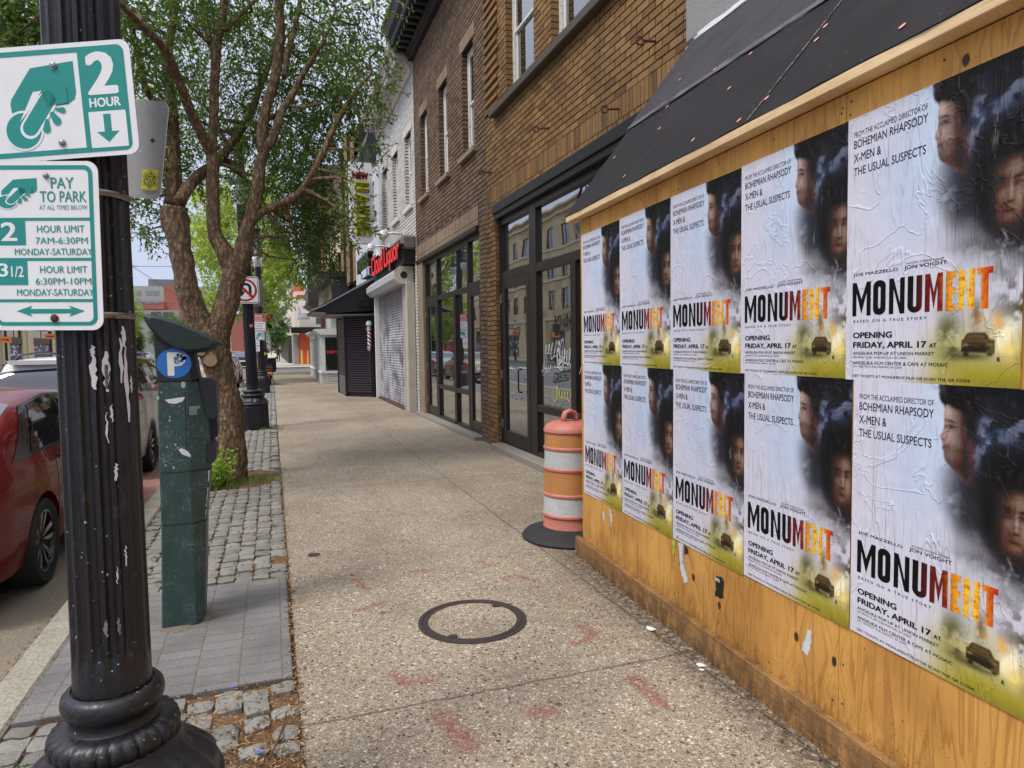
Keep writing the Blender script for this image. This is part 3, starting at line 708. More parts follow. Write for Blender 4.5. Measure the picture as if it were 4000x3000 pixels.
for y0, y1, z0, z1 in h2: sash_window(B, 3.3, y0, y1, z0, z1, sill=(y0-.12,y1+.16,4.81,4.9))
g = MB(); prof = [(3.32,8.2),(3.2,8.2),(3.18,8.3),(3.12,8.32),(3.1,8.42),(2.8,8.46),(2.78,8.55),(2.7,8.62),(2.64,8.8),(2.64,8.9),(3.32,8.95)]
g.prism(prof, 10.44, 15.98, 'y')
for k in range(19): g.cbox(2.86, 3.12, 10.55+k*.29, 10.67+k*.29, 8.31, 8.455, .015)
P(g, 'cornice', M_BLK, B)
g = MB(); g.box(2.6, 2.64, 10.44, 16.0, 8.84, 8.93); P(g, 'gutter', simple('verdigris_copper', lin((120,150,70)), .6), B)
g = MB(); g.cbox(3.24, 3.42, 10.87, 15.8, 3.5, 3.585, .008); P(g, 'lintel', M_BLK, B)
g = MB(); g.cbox(3.27, 3.45, 15.25, 15.8, 0, 3.5, .01); P(g, 'door_jamb', simple('tan_timber_jamb', lin((136,120,100)), .8, scale=5), B)
g = MB(); g.cbox(3.16, 3.6, 10.87, 15.75, -.02, .07, .012); P(g, 'doorstep', M_KERBC, B)
g = MB(); bars(g, F0, F1, [(15.15,15.25,.07,3.5),(14.06,14.16,.07,3.5),(11.68,11.78,.07,3.5),(10.87,10.9,.07,3.5),(12.62,12.78,.12,2.6)])
bars(g, F0+.004, F1-.004, [(14.16,15.15,2.60,2.70),(14.16,15.15,3.42,3.5),(11.78,14.06,2.56,2.66),(11.78,14.06,3.42,3.5),(10.9,11.68,2.6,2.7),(10.9,11.68,3.42,3.5),(11.78,12.62,.70,.79),(12.78,14.06,.70,.79),(11.78,12.62,.07,.13),(12.78,14.06,.07,.13)])
sf = P(g, 'storefront_frame', M_FR, B)
for y0, y1, z0, z1 in ((14.16,15.15,2.7,3.42),(11.78,14.06,2.66,3.42),(10.9,11.68,2.7,3.42),(12.78,14.06,.79,2.56),(11.78,12.62,.79,2.56),(12.78,14.06,.13,.70),(11.78,12.62,.13,.70)):
    g = MB(); pane(g, F0+.05, y0, y1, z0, z1); P(g, 'pane', M_GLS, B, sf)
shop_door(B, 14.17, 15.14, .075, 2.6, hinge=15.16); shop_door(B, 10.9, 11.67, .075, 2.6)
g = MB(); g.box(3.6,13,10.5,15.9,.06,.07); P(g, 'floor_inside', M_ROOMF, B)
g = MB(); g.box(8,8.1,10.45,15.9,.07,3.6); g.box(3.55,8,15.85,15.92,.07,3.6); g.box(3.55,8,10.45,10.52,.07,3.6); g.box(3.55,8,10.52,15.85,3.52,3.6); P(g, 'interior_wall', M_ROOM, B)
g = MB(); vs = []                                               # torn remains of an old awning fixing under the soldier course
for k in range(81):
    y = 11+k*.06; z = 4.02+.03*math.sin(k*.85)+rb.uniform(-.012,.012); w = rb.uniform(.004,.022); vs += [(3.282,y,z-w),(3.272,y,z+w)]
g.add(vs, [(2*k,2*k+1,2*k+3,2*k+2) for k in range(80)])
P(g, 'caulk_remains', simple('old_caulk', lin((60,54,50)), .9, chips=(lin((180,176,170)), .55, 30)), B)

# ---- white painted brick house: liquor shop shutter
Wh = thing('brick_house', 'white painted brick house above the closed grey liquor shop shutter', 'building', (3.3, 18.7, 0))
h3 = [(16.34,17.18,5.03,6.78), (18.13,18.97,5.03,6.78), (19.9,20.8,5.03,6.78)]
W = MB(); brick_wall(W, 3.3, 15.97, 21.38, 3.6, 8.0, h3, bh=.056, j=.024, rec=.02)
for h in h3: soldier(W, 3.3, h[0]-.1, h[1]+.1, 6.78, 7.0, out=.012)
brick_wall(W, 3.3, 15.97, 16.22, 0, 3.6, bl=.11)
W.mi = 1; W.box(3.312, 3.6, 15.97, 16.22, 0, 3.6); W.box(3.47, 13, 15.98, 21.37, 3.6, 7.99)
P(W, 'wall', [M_WB, M_WM], Wh)
for y0, y1, z0, z1 in h3: sash_window(Wh, 3.3, y0, y1, z0, z1, sill=(y0-.12,y1+.12,4.9,5.03), sm=M_WHT, curtain=False)
g = MB(); g.box(3.6,3.7,16,21.3,4.9,6.9); P(g, 'window_board', M_WHT2, Wh)
M_CORN = simple('weathered_cornice_paint', lin((196,190,182)), .7, var=.15, scale=3, chips=(lin((128,92,60)), .62, 9))
g = MB(); g.prism([(3.32,7.95),(3.24,7.95),(3.22,8.1),(3.14,8.12),(3.12,8.25),(2.86,8.27),(2.84,8.36),(2.76,8.42),(2.74,8.56),(3.32,8.62)], 15.99, 21.4, 'y')
for k in range(20): g.cbox(2.89, 3.13, 16.05+k*.27, 16.18+k*.27, 8.13, 8.262, .012)
P(g, 'cornice', M_CORN, Wh)
def m_shutter():
    t = NT('galvanised_shutter'); v = t.co(); z = t.sep(v, 2)
    n = t.noise(t.co(scale=(1,1,.8)), 2.2, 5, .65); m = t.noise(v, 14, 4)
    c = t.mix(m, lin((92,88,92)), lin((128,126,130)))
    k = t.math('MULTIPLY', t.ramp(n, [(.40, 0.0), (.55, 1.0)]), t.ramp(t.math('MULTIPLY', t.math('ADD', z, 0.0), .33), [(.0, 1.0), (.62, 1.0), (.86, .15)]))
    c = t.mix(t.math('MULTIPLY', k, .8), c, lin((206,208,218)))
    c = t.mix(t.ramp(t.noise(v, 4, 4), [(.6, 0.0), (.75, .6)]), c, lin((74,64,64)))
    return t.fin(c, .5, None, Metallic=.25)
M_SHUT = m_shutter()
def slats(mb, fr, w, z0, z1, pitch=.072, depth=.016):
    "curved interlocking slats; fr(u, out, z)"
    n = int(round((z1-z0)/pitch)); p = (z1-z0)/n; prof = [(0,0),(.12,.55),(.35,1),(.6,.9),(.82,.45),(.93,.0),(.96,-.25)]
    vs = []
    for k in range(n):
        for q, o in prof: z = z0+(k+q)*p; vs += [fr(0,o*depth,z), fr(w,o*depth,z)]
    m = len(vs)//2; mb.add(vs, [(2*i,2*i+1,2*i+3,2*i+2) for i in range(m-1)])
g = MB(); slats(g, lambda u,o,z: (3.20-o,16.8+u,z), 4.45, .06, 3.12); P(g, 'roller_shutter', M_SHUT, Wh, auto=35)
g = MB(); g.cbox(3.1,3.22,16.78,21.28,-.02,.06,.008); P(g, 'shutter_foot', simple('rusty_foot_rail', lin((92,70,62)), .8, .4), Wh)
g = MB(); g.cbox(3.1,3.3,16.24,16.7,0,3.14,.01); g.cbox(3.08,3.1,16.6,16.7,0,3.1,.004); P(g, 'shutter_post', simple('dirty_cream_paint', lin((176,170,156)), .6, var=.2, scale=4, chips=(lin((110,80,60)), .68, 30)), Wh)
g = MB(); g.cbox(3.05,3.25,21.28,21.36,0,3.14,.01); P(g, 'shutter_post', M_WHT2, Wh)
oc = [(3.3,3.12),(3.3,3.52),(2.98,3.52),(2.84,3.40),(2.84,3.24),(2.96,3.12)]
g = MB(); g.prism(oc, 16.42, 21.5, 'y'); sb = P(g, 'shutter_box', simple('grey_shutter_housing', lin((186,188,194)), .5, .2, var=.08, scale=4), Wh)
g = MB(); g.prism([(a if a > 3.2 else a-.012, b+(.012 if b > 3.3 else -.012)) for a, b in oc], 16.36, 16.42, 'y'); P(g, 'end_plate', simple('cream_end_plate', lin((204,198,184)), .6, var=.08, chips=(lin((130,100,80)), .6, 20)), Wh, sb)
g = MB(); n = 28
g.add([(3.06+(.085+.008*(1 if k%4 < 2 else -1))*math.cos(2*PI*k/n), 16.352, 3.32+(.085+.008*(1 if k%4 < 2 else -1))*math.sin(2*PI*k/n)) for k in range(n)], [tuple(range(n))])
P(g, 'motor_hole', simple('dark_rust', lin((48,34,30)), .9), Wh, sb)
# liquor sign
LS = thing('shop_sign', 'black fascia sign with red glowing script letters reading Cloud Liquor', 'shop sign', (3.3, 18, 3.55))
g = MB(); g.cbox(3.0,3.29,16.1,20.9,3.56,4.2,.02); P(g, 'backing_box', M_BLK, LS)
g = MB(); g.cbox(2.98,3.3,16.0,16.3,3.9,4.22,.04); P(g, 'end_cap', simple('grey_sign_cap', lin((116,108,104)), .5), LS)
def emis(name, col, st):
    t = NT(name); n = t.noise(t.co(), 7, 3); return t.fin(t.mix(n, tuple(c*.7 for c in col), col), .4, None, Emission_Color=col, Emission_Strength=st)
M_REDL = emis('red_sign_face', lin((232,44,58)), .35)
M_BCAN = simple('black_letter_return', lin((20,18,20)), .4, bump=0)
def fr_x(X): return lambda u,v,w: (X-w, -u, v)                  # text on a wall facing the street: reads from +Y to -Y
def sign_text(root, txt, y0, y1, z0, z1, X, mat, name='lettering', bold=.02, depth=.12, ret=None, parent=None):
    "y0 > y1: the first letter stands at y0"
    if depth:
        g = MB(); g.text(txt, (-y0-.012,-y1+.012,z0-.012,z1+.012), lambda u,v,w: (X+.004-w,-u,v), bold*1.6, depth=depth); P(g, 'letter_shell', ret or M_BCAN, root, parent)
    g = MB(); g.text(txt, (-y0,-y1,z0,z1), lambda u,v,w: (X-w,-u,v), bold); return P(g, name, mat, root, parent)
sign_text(LS, 'Cloud', 20.55, 18.45, 3.66, 4.24, 2.88, M_REDL, bold=.03); sign_text(LS, 'Liquor', 18.2, 15.95, 3.52, 4.2, 2.88, M_REDL, bold=.03)
M_CHAL = simple('white_sign_paint', lin((236,236,232)), .5, bump=0)
g = MB(); g.poly([(2.87,19.6,4.12),(2.87,19.45,4.27),(2.87,19.25,4.34),(2.87,19.1,4.22),(2.87,19.0,4.27),(2.87,18.85,4.1),(2.87,19.2,4.16)]); P(g, 'cloud_mark', M_CHAL, LS)
M_LAMPW = simple('white_lamp_enamel', lin((222,224,226)), .4, var=.05)
M_GLOBE = simple('frosted_glass', lin((226,228,228)), .3, bump=0)
for y, lab in ((17.3,'white gooseneck wall lamp over the end of the red script sign'),(19.6,'white gooseneck wall lamp behind the first letters of the red script sign')):
    L = thing('wall_lamp', lab, 'wall lamp', (3.3,y,4.4), group='white lamps above the liquor sign')
    g = MB(); g.cbox(3.24,3.3,y-.07,y+.07,4.34,4.52,.01); P(g, 'wall_plate', M_LAMPW, L)
    g = MB(); g.tube([(3.25,y,4.44),(3.0,y,4.46),(2.85,y,4.44)], .03, 8); P(g, 'arm', M_LAMPW, L, smooth=True)
    g = MB(); g.lathe([(.02,4.51),(.07,4.51),(.095,4.48),(.10,4.38),(.09,4.38)], 20, (2.75,y)); P(g, 'lamp_shade', M_LAMPW, L, auto=40)
    g = MB(); g.lathe([(.085,4.38),(.08,4.34),(.05,4.325),(.01,4.32)], 20, (2.75,y)); P(g, 'glass', M_GLOBE, L, smooth=True)

# ---- tall projecting sign
M_SIGNW = simple('white_sign_panel', lin((226,226,230)), .45, var=.04, scale=3)
NS = thing('projecting_sign', 'tall white blade sign with NEW in red over stacked yellow letters', 'shop sign', (2.65,20.5,4.6))
g = MB(); g.prism([(2.30,4.78),(2.42,4.66),(2.86,4.66),(2.97,4.8),(2.97,7.0),(2.30,7.0)], 20.5, 20.78, 'y'); P(g, 'cabinet', M_SIGNW, NS)
g = MB()
for z, y2 in ((6.85,19.3),(6.95,21.5),(4.95,20.6),(5.05,20.6)): g.tube([(2.95,20.62,z),(3.3,y2,z+(.25 if z > 6 else .02))], .018, 6)
P(g, 'bracket', simple('rusty_bracket', lin((150,120,96)), .7, .4, chips=(lin((120,64,36)), .5, 16)), NS)
M_YEL = simple('yellow_letter', lin((250,240,40)), .4, var=.0, bump=0); M_NEWR = simple('red_letter', lin((226,52,56)), .4, var=.05, bump=0)
def front_text(root, txt, x0, x1, z0, z1, Y, mat, bold=.03, depth=.07, rot=False, name='lettering', sh=(.018,.022), parent=None, shell=None):
    i = 0
    for mm, yy, o in ((shell or M_BCAN, Y+.004, True), (mat, Y, False)):
        if o and not depth: continue
        g = MB()
        if rot: fr = lambda u,v,w: (x0+(v-0)*1.0, yy-w, -u)
        else: fr = lambda u,v,w: (u, yy-w, v)
        dx, dz = (sh if o else (0,0))
        if rot: g.text(txt, (-z1+dz,-z0+dz,dx,(x1-x0)+dx), fr, bold, depth=-depth if o else 0)
        else: g.text(txt, (x0+dx,x1+dx,z0-dz,z1-dz), fr, bold, depth=-depth if o else 0)
        P(g, 'letter_shell' if o else name, mm, root, parent)
front_text(NS, 'NEW', 2.375, 2.83, 6.51, 6.70, 20.44, M_NEWR, .09)
for ch, z1 in (('H',6.44),('A',6.10),('W',5.78),('N',5.46),('E',5.16)): front_text(NS, ch, 2.42, 2.85, z1-.30, z1, 20.44, M_YEL, .11, rot=True)

# ---- white clapboard house over the barber's black bay
K = thing('clapboard_house', 'white ribbed siding house with black awning over dark shuttered barber bay', 'building', (3.3, 24.5, 0))
M_SIDE = simple('white_siding', lin((206,208,214)), .5, var=.06, scale=3)
g = MB()
for k in range(44):
    y = 21.42+k*.142; g.cbox(3.27, 3.33, y+.012, y+.13, 2.6, 7.9, .008, rb.rand())
g.box(3.3, 12, 21.4, 27.65, 2.6, 7.9); P(g, 'wall', M_SIDE, K)
for y in (21.75, 24.2, 26.2):
    g = MB(); bars(g, 3.2, 3.3, [(y-.08,y,5.4,6.9),(y+.8,y+.88,5.4,6.9)]); bars(g, 3.202, 3.298, [(y,y+.8,5.4,5.48),(y,y+.8,6.82,6.9),(y,y+.8,6.1,6.16)]); w = P(g, 'window', M_WHT2, K)
    g = MB(); pane(g, 3.255, y, y+.8, 5.48, 6.82); P(g, 'pane', M_SKYG, K, w)
M_SLATE = simple('dark_slate_metal', lin((58,58,68)), .5, .2, var=.15, scale=3)
g = MB(); g.prism([(3.5,7.35),(3.15,7.45),(2.95,7.9),(3.05,8.3),(3.6,8.4),(12,8.4),(12,7.9),(3.5,7.9)], 21.6, 27.6, 'y'); P(g, 'roof', M_SLATE, K)
M_BSH = simple('black_shutter_paint', lin((40,28,36)), .35, .2, var=.2, scale=6)
M_BPOST = simple('black_timber_paint', lin((16,15,18)), .5, var=.3, scale=6)
a_, b_, c_ = Vector((2.28,22.62,0)), Vector((3.05,21.81,0)), Vector((2.23,24.83,0))
def fr2(p, q, off=0):
    d = (q-p).normalized(); nn = Vector((d.y,-d.x,0)); nn = -nn if nn.dot(Vector((-1,-1,0))) < 0 else nn
    return lambda u,o,z: tuple(p+d*u+nn*(o+off)+Vector((0,0,z)))
g = MB(); f2 = fr2(a_, b_); slats(g, lambda u,o,z: f2(u+.06,o,z), (b_-a_).length-.14, .12, 2.62, .075, .02); P(g, 'roller_shutter', M_BSH, K, auto=35)
g = MB(); f3 = fr2(a_, c_); slats(g, lambda u,o,z: f3(u+.1,o,z), (c_-a_).length-.25, .68, 2.55, .075, .02); P(g, 'roller_shutter', M_BSH, K, auto=35)
g = MB()
for p in (a_, b_): g = MB(); g.cbox(p.x-.045, p.x+.045, p.y-.045, p.y+.045, 0, 2.7, .008); P(g, 'corner_post', M_BPOST, K)
g = MB(); g.cbox(2.2, 2.3, 24.7, 24.85, 0, 2.7, .01); P(g, 'corner_post', M_BPOST, K)
g = MB(); g.prism([(3.12,21.75),(3.3,21.45),(3.3,21.75)], .1, 2.9, 'z'); P(g, 'door_jamb', M_BPOST, K)
g = MB(); g.prism([(2.3,22.65),(2.26,24.8),(4,24.8),(4,21.9),(3.08,21.84)], .0, .12, 'z'); g.prism([(2.31,22.7),(2.29,24.8),(4,24.8),(4,22.0),(3.1,21.9)], .12, 2.62, 'z'); P(g, 'bay_core', M_BPOST, K)
g = MB(); g.prism([(2.262,22.85),(2.232,24.6),(2.29,24.6),(2.3,22.85)], .04, .66, 'z'); P(g, 'kick_panel', simple('grey_kick_panel', lin((96,94,98)), .6), K)
g = MB(); g.prism([(3.3,3.9),(1.2,2.75),(1.2,2.69),(1.62,2.64),(3.3,2.76)], 21.62, 24.6, 'y'); aw = P(g, 'awning', M_BPOST, K)
g = MB(); g.prism([(1.19,2.76),(1.17,2.70),(1.62,2.885),(1.62,2.94)], 21.56, 21.62, 'y'); g.prism([(1.62,2.94),(1.62,2.90),(3.29,3.82),(3.29,3.9)], 21.58, 21.62, 'y'); P(g, 'edge_strip', simple('grey_edge_strip', lin((128,128,132)), .5), K, aw)
g = MB(); g.prism([(1.22,2.685),(1.62,2.632),(1.62,2.66),(1.22,2.7)], 21.6, 24.6, 'y'); g.box(1.64,3.2,21.7,24.5,2.60,2.63); P(g, 'soffit', simple('grey_soffit', lin((138,136,138)), .6), K, aw)
g = MB(); g.cbox(2.58,3.0,21.5,21.6,2.84,3.08,.01); P(g, 'junction_box', M_BMET, K, aw)
BS = thing('shop_sign', 'row of big black block letters on the white siding above the awning', 'shop sign', (3.3,23,4.1))
g = MB(); g.cbox(3.1,3.14,21.5,24.6,4.28,4.34,.01); P(g, 'rail', M_BMET, BS)
sign_text(BS, 'BARBERS', 24.5, 21.5, 4.12, 4.62, 2.93, simple('gloss_black_letter', lin((30,30,34)), .2, bump=0), bold=.05, depth=.17)
SS = thing('shop_sign', 'small white and blue notice sign just above the black awning', 'shop sign', (3.2,22.3,3.85))
g = MB(); g.cbox(2.9,3.26,21.5,23.1,3.84,4.09,.01); P(g, 'panel', M_SIGNW, SS)
g = MB(); g.box(2.894,2.9,21.52,21.8,3.86,4.07); g.box(2.894,2.9,22.8,23.08,3.86,4.0); P(g, 'blue_mark', simple('blue_print', lin((50,110,200)), .5, bump=0), SS)
g = MB(); g.box(2.95,3.2,21.46,21.5,3.86,4.07); P(g, 'end_cap', M_BMET, SS)
# barber pole
bx, by = 2.93, 21.74
BP = thing('barber_pole', 'striped barber pole with white globe on the dark shuttered bay', 'barber pole', (bx,by,1.47))
def m_stripe():
    t = NT('barber_stripe'); v = t.co(); x, y, z = (t.sep(v,i) for i in range(3))
    a = t.math('DIVIDE', t.math('ARCTAN2', y, x), 2*PI); s = t.math('FRACT', t.math('ADD', t.math('MULTIPLY', z, 4.2), a))
    c = t.ramp(s, [(0, lin((232,230,226))), (.25, lin((30,36,78))), (.5, lin((232,230,226))), (.75, lin((196,40,56)))], 'CONSTANT')
    return t.fin(c, .25)
g = MB(); g.lathe([(.062,.15),(.062,.62)], 24, cap=False); g.build('striped_drum', m_stripe(), BP, smooth=True)
M_CHR = simple('chrome', lin((214,210,204)), .15, .9, var=.1)
g = MB(); g.lathe([(.03,0),(.065,.03),(.075,.07),(.085,.1),(.085,.12),(.07,.13),(.066,.15)], 24); g.lathe([(.066,.62),(.08,.63),(.085,.66),(.085,.7),(.075,.71),(.075,.75),(.05,.77),(.03,.78)], 24); g.build('end_fitting', M_CHR, BP, auto=40)
g = MB(); g.sphere((0,0,.86), .10, 20, 12); g.build('globe', M_GLOBE, BP, smooth=True)
g = MB(); g.tube([(.05,0,.69),(.17,-.01,.69)], .012, 6); g.tube([(.05,0,.09),(.17,-.01,.09)], .012, 6); g.cbox(.16,.2,-.05,.03,0,.8,.006); g.build('bracket', M_BMET, BP)

# ---- white bay shopfront, dark metal bay over it, brown brick storeys
Q = thing('brick_house', 'brown and tan brick house with white timber bay shopfront and dark cornice box', 'building', (3.3, 36, 0))
M_TAN = brick_mat('tan_brick', [(0, lin((150,122,88))), (.5, lin((176,148,110))), (1, lin((140,110,80)))]); M_TM = flat_mat('tan_joint', lin((66,54,42)))
W = MB(); brick_wall(W, 3.3, 32.4, 44.4, 4.3, 10.4, [(33.4,35.0,4.6,6.1),(36.9,38.8,4.6,6.1),(40.5,42.4,4.6,6.1)], bl=.42, bh=.115, j=.02)
W.mi = 2
for k, x in enumerate((3.3,3.16,3.3,3.16)): brick_wall(W, x, 27.7+k*1.18, 28.88+k*1.18, 4.3, 10.4, bl=.42, bh=.115, j=.02, m_b=2, m_m=3)
W.mi = 1; W.box(3.5,12,27.7,44.35,0,10.39); W.mi = 3
for k in (1,3): W.box(3.172,3.5,27.7+k*1.18,28.88+k*1.18,4.3,10.39)
P(W, 'wall', [M_DB, M_DM, M_TAN, M_TM], Q)
M_CREAM = m_stone('cream_stone', lin((206,196,164)), lin((236,228,200)), 8)
for y0, y1 in ((33.4,35.0),(36.9,38.8),(40.5,42.4)):
    ym = (y0+y1)/2
    g = MB(); g.prism([(y0-.1,6.1),(y1+.1,6.1),(ym+.55,6.7),(ym+.3,7.1),(ym-.3,7.1),(ym-.55,6.7)], 3.16, 3.32, 'x'); P(g, 'window_head', M_CREAM, Q)
    g = MB(); bars(g, 3.4, 3.46, [(y0,y0+.1,4.6,6.1),(y1-.1,y1,4.6,6.1)]); bars(g, 3.402, 3.458, [(y0+.1,y1-.1,5.3,5.4),(y0+.1,y1-.1,6.0,6.1)]); w = P(g, 'window', M_BPOST, Q)
    g = MB(); pane(g, 3.43, y0+.05, y1-.05, 4.6, 6.05); P(g, 'pane', M_SKYG, Q, w)
g = MB(); g.tube([(3.2,44.2,4.3),(3.2,44.2,10.4)], .07, 8); P(g, 'downpipe', simple('terracotta_pipe', lin((176,110,80)), .7), Q)
g = MB(); g.prism([(3.4,3.4),(2.62,3.4),(2.62,4.72),(3.4,4.72)], 31.2, 40.2, 'y'); db = P(g, 'dark_bay', M_SLATE, Q)
g = MB(); g.prism([(3.4,4.72),(2.5,4.72),(2.4,4.8),(2.14,4.84),(2.1,4.92),(3.4,4.97)], 31.0, 40.4, 'y'); P(g, 'cornice', M_BPOST, Q, db)
g = MB(); g.box(2.595,2.62,31.6,39.8,3.55,4.45); P(g, 'sign_panel', simple('faded_sign_panel', lin((156,140,116)), .7, var=.3, scale=5, chips=(lin((60,56,54)), .52, 9)), Q, db)
M_BAYW = simple('white_bay_paint', lin((222,222,220)), .55, var=.06, scale=5, chips=(lin((140,130,120)), .66, 30))
M_WBASE = brick_mat('white_base_brick', [(0, lin((214,212,208))), (1, lin((232,230,226)))], .7, .15)
for i, (X0, ya, yb) in enumerate(((2.06,31.2,33.0),(2.10,35.9,40.6))):
    g = MB()
    g.mi = 0
    brick_wall(g, X0, ya, yb, 0, .45, bl=.2, bh=.06, j=.012)
    for k in range(6):
        for q in range(6): g.mi = 0; r = rb.rand(); x = X0+.004+q*.21-(.1 if k%2 else 0); g.add([(max(x,X0),ya-.006,k*.075+.006),(x+.198,ya-.006,k*.075+.006),(x+.198,ya-.006,k*.075+.069),(max(x,X0),ya-.006,k*.075+.069)], [(0,1,2,3)], r)
    g.mi = 1; g.box(X0+.012, 3.5, ya, yb, 0, .449); base = P(g, 'bay_base', [M_WBASE, M_WM], Q)
    g = MB(); g.prism([(X0-.05,.45),(X0-.05,.5),(X0+.02,.56),(3.4,.56),(3.4,.45)], ya-.05, yb, 'y')
    for y in np.linspace(ya, yb-.09, 5 if i else 4): g.cbox(X0, X0+.09, y, y+.09, .56, 2.05, .008)
    g.cbox(X0-.005, X0+.2, ya-.005, ya+.02, .56, 2.05, .006); g.cbox(2.86, 3.4, ya-.003, ya+.02, .56, 2.05, .006)
    g.cbox(X0-.002,3.4,ya-.002,yb,2.05,2.16,.006)
    g.prism([(X0,2.16),(X0-.06,2.22),(X0-.14,2.26),(X0-.22,2.36),(X0-.22,2.42),(3.4,2.44),(3.4,2.16)], ya-.16, yb, 'y')
    bay = P(g, 'bay_window', M_BAYW, Q)
    g = MB(); g.quad((X0+.2,ya+.01,.56),(2.86,ya+.01,.56),(2.86,ya+.01,2.05),(X0+.2,ya+.01,2.05)); P(g, 'pane', M_GLS, Q, bay)
    g = MB(); pane(g, X0+.05, ya+.02, yb, .56, 2.05); P(g, 'pane', M_GLS, Q, bay)
    g = MB()
    for k in range(19): z = .62+k*.075; g.quad((X0+.32,ya+.1,z),(3.2,ya+.1,z),(3.2,ya+.14,z+.06),(X0+.32,ya+.14,z+.06))
    P(g, 'blind', simple('dark_teal_blind', lin((60,76,86)), .6), Q, bay)
    if i == 0: front_text(Q, 'KIPS', 2.32, 2.84, 1.33, 1.46, ya-.004, M_NEWR, .05, depth=0, parent=bay)
g = MB(); g.box(3.3,3.34,31.2,44.3,2.4,3.4)
for k in range(14): g.cbox(3.24,3.3,31.3+k*.95,31.4+k*.95,2.44,3.4,.01)
P(g, 'transom_window', M_BAYW, Q)
g = MB(); g.box(2.9,3.3,33.0,35.9,0,2.4); P(g, 'entrance_recess', M_BPOST, Q)

# ---- grey panelled corner building
N = thing('corner_building', 'grey panelled bay building at the corner of the side street', 'building', (3.3, 47, 0))
M_GPAN = simple('grey_cladding', lin((96,94,94)), .45, .1, var=.08, scale=2)
M_RBK = brick_mat('red_brick', [(0, lin((110,56,44))), (.5, lin((136,72,56))), (1, lin((150,86,68)))]); M_RM = flat_mat('red_joint', lin((120,100,90)))
W = MB(); brick_wall(W, 3.3, 44.45, 49.3, 0, 4.4, bl=.42, bh=.115, j=.02); W.mi = 1; W.box(3.312,12,44.45,49.3,0,4.4); P(W, 'wall', [M_RBK, M_RM], N)
g = MB(); g.cbox(3.35,12,44.46,49.29,4.4,13,.02); g.cbox(2.3,3.4,44.9,48.9,4.4,12,.02)
for z in (5.2,6.95,8.0,9.8): g.cbox(2.27,3.4,44.87,48.93,z,z+.08,.01)
g.prism([(2.45,4.1),(2.2,4.4),(3.4,4.4),(3.4,4.1)], 44.85, 49, 'y'); P(g, 'bay', M_GPAN, N)
for z0, z1 in ((5.3,5.62),(5.75,6.9),(8.15,9.7)):
    for x0, x1 in ((2.6,2.98),(3.02,3.25)):
        g = MB(); g.quad((x0,44.86,z0),(x1,44.86,z0),(x1,44.86,z1),(x0,44.86,z1)); P(g, 'window', M_SKYG, N)
    for k in range(3):
        g = MB(); pane(g, 2.26, 45.3+k*1.2, 46.2+k*1.2, z0, z1); P(g, 'window', M_SKYG, N)

# ---- beyond the side street
T = thing('corner_shop', 'orange painted corner shop with black canopy across the side street', 'building', (2.6, 69, 0))
M_ORG = simple('coral_wall_paint', lin((226,104,76)), .7, var=.06, scale=2, chips=(lin((220,190,170)), .72, 5))
g = MB(); g.box(2.6,20,69,70.2,0,3.0); P(g, 'wall', M_ORG, T)
M_CRM = simple('cream_render', lin((226,220,206)), .7, var=.06, scale=2)
g = MB(); g.box(2.62,20,69.05,73,3.0,6.4); P(g, 'upper_wall', M_CRM, T)
g = MB(); bars(g, 2.58, 2.62, [(69.6,70.4,4.4,5.6),(71.2,72,4.4,5.6)]); g.box(4.2,4.9,69.02,69.06,3.9,4.5); P(g, 'window', M_GPAN, T)
g = MB(); g.cbox(1.9,4.7,66.8,69.0,3.0,3.55,.05); g.box(1.85,1.9,66.8,69,2.95,3.62); P(g, 'canopy', M_BPOST, T)
g = MB(); g.cbox(2.0,2.5,69.0,69.4,2.3,2.95,.05); g.cbox(1.98,2.58,69.4,72.8,0,2.9,.03); P(g, 'shutter_box', simple('pale_grey_metal', lin((170,170,172)), .5, .3), T)
g = MB(); g.prism([(2.55,6.4),(2.5,6.7),(20,6.9),(20,6.4)], 69, 73, 'y'); P(g, 'parapet', simple('red_trim', lin((190,50,48)), .6), T)
BO = thing('projecting_sign', 'white phone shop sign with an orange arrow mark above the canopy', 'shop sign', (2.72,66.9,4.8))
g = MB(); g.cbox(2.72,4.84,66.7,67.0,4.8,5.9,.03); P(g, 'cabinet', M_SIGNW, BO)
g = MB(); g.poly([(2.85,66.69,5.4),(3.05,66.69,5.58),(3.4,66.69,5.52),(3.25,66.69,5.2),(3.0,66.69,5.22)]); P(g, 'arrow_mark', simple('orange_print', lin((226,96,50)), .5, bump=0), BO)
front_text(BO, 'boost', 3.46, 4.78, 5.3, 5.6, 66.685, M_BCAN, .02, depth=0); front_text(BO, 'mobile', 3.48, 4.3, 5.06, 5.22, 66.685, M_BCAN, .01, depth=0)
BO2 = thing('projecting_sign', 'pale panel sign with a red arc hanging below the phone shop sign', 'shop sign', (2.4,67.4,4.27))
g = MB(); g.cbox(2.4,3.55,67.3,67.6,4.27,5.75,.03); P(g, 'cabinet', M_SIGNW, BO2)
g = MB(); g.tube([(2.5+.16*math.sin(a),67.28,5.1+.3*math.cos(a)) for a in np.linspace(.2,2.9,12)], .02, 5); P(g, 'arc_mark', M_NEWR, BO2)
front_text(BO2, 'TOP FAMILY LIFESTYLE', 2.48, 3.5, 4.36, 4.46, 67.285, M_BCAN, .01, depth=0)
M_YB = simple('yellow_post_paint', lin((236,196,92)), .5, var=.06)
for x, lab in ((2.76,'yellow post by the orange wall, the one at its corner'),(3.3,'yellow post against the middle of the orange wall')):
    g = MB(); g.lathe([(.09,0),(.09,1.28),(.07,1.34),(.02,1.36)], 14, (x,68.4)); tag(g.build('bollard', M_YB, auto=40), lab, 'bollard', 'yellow posts by the orange wall')
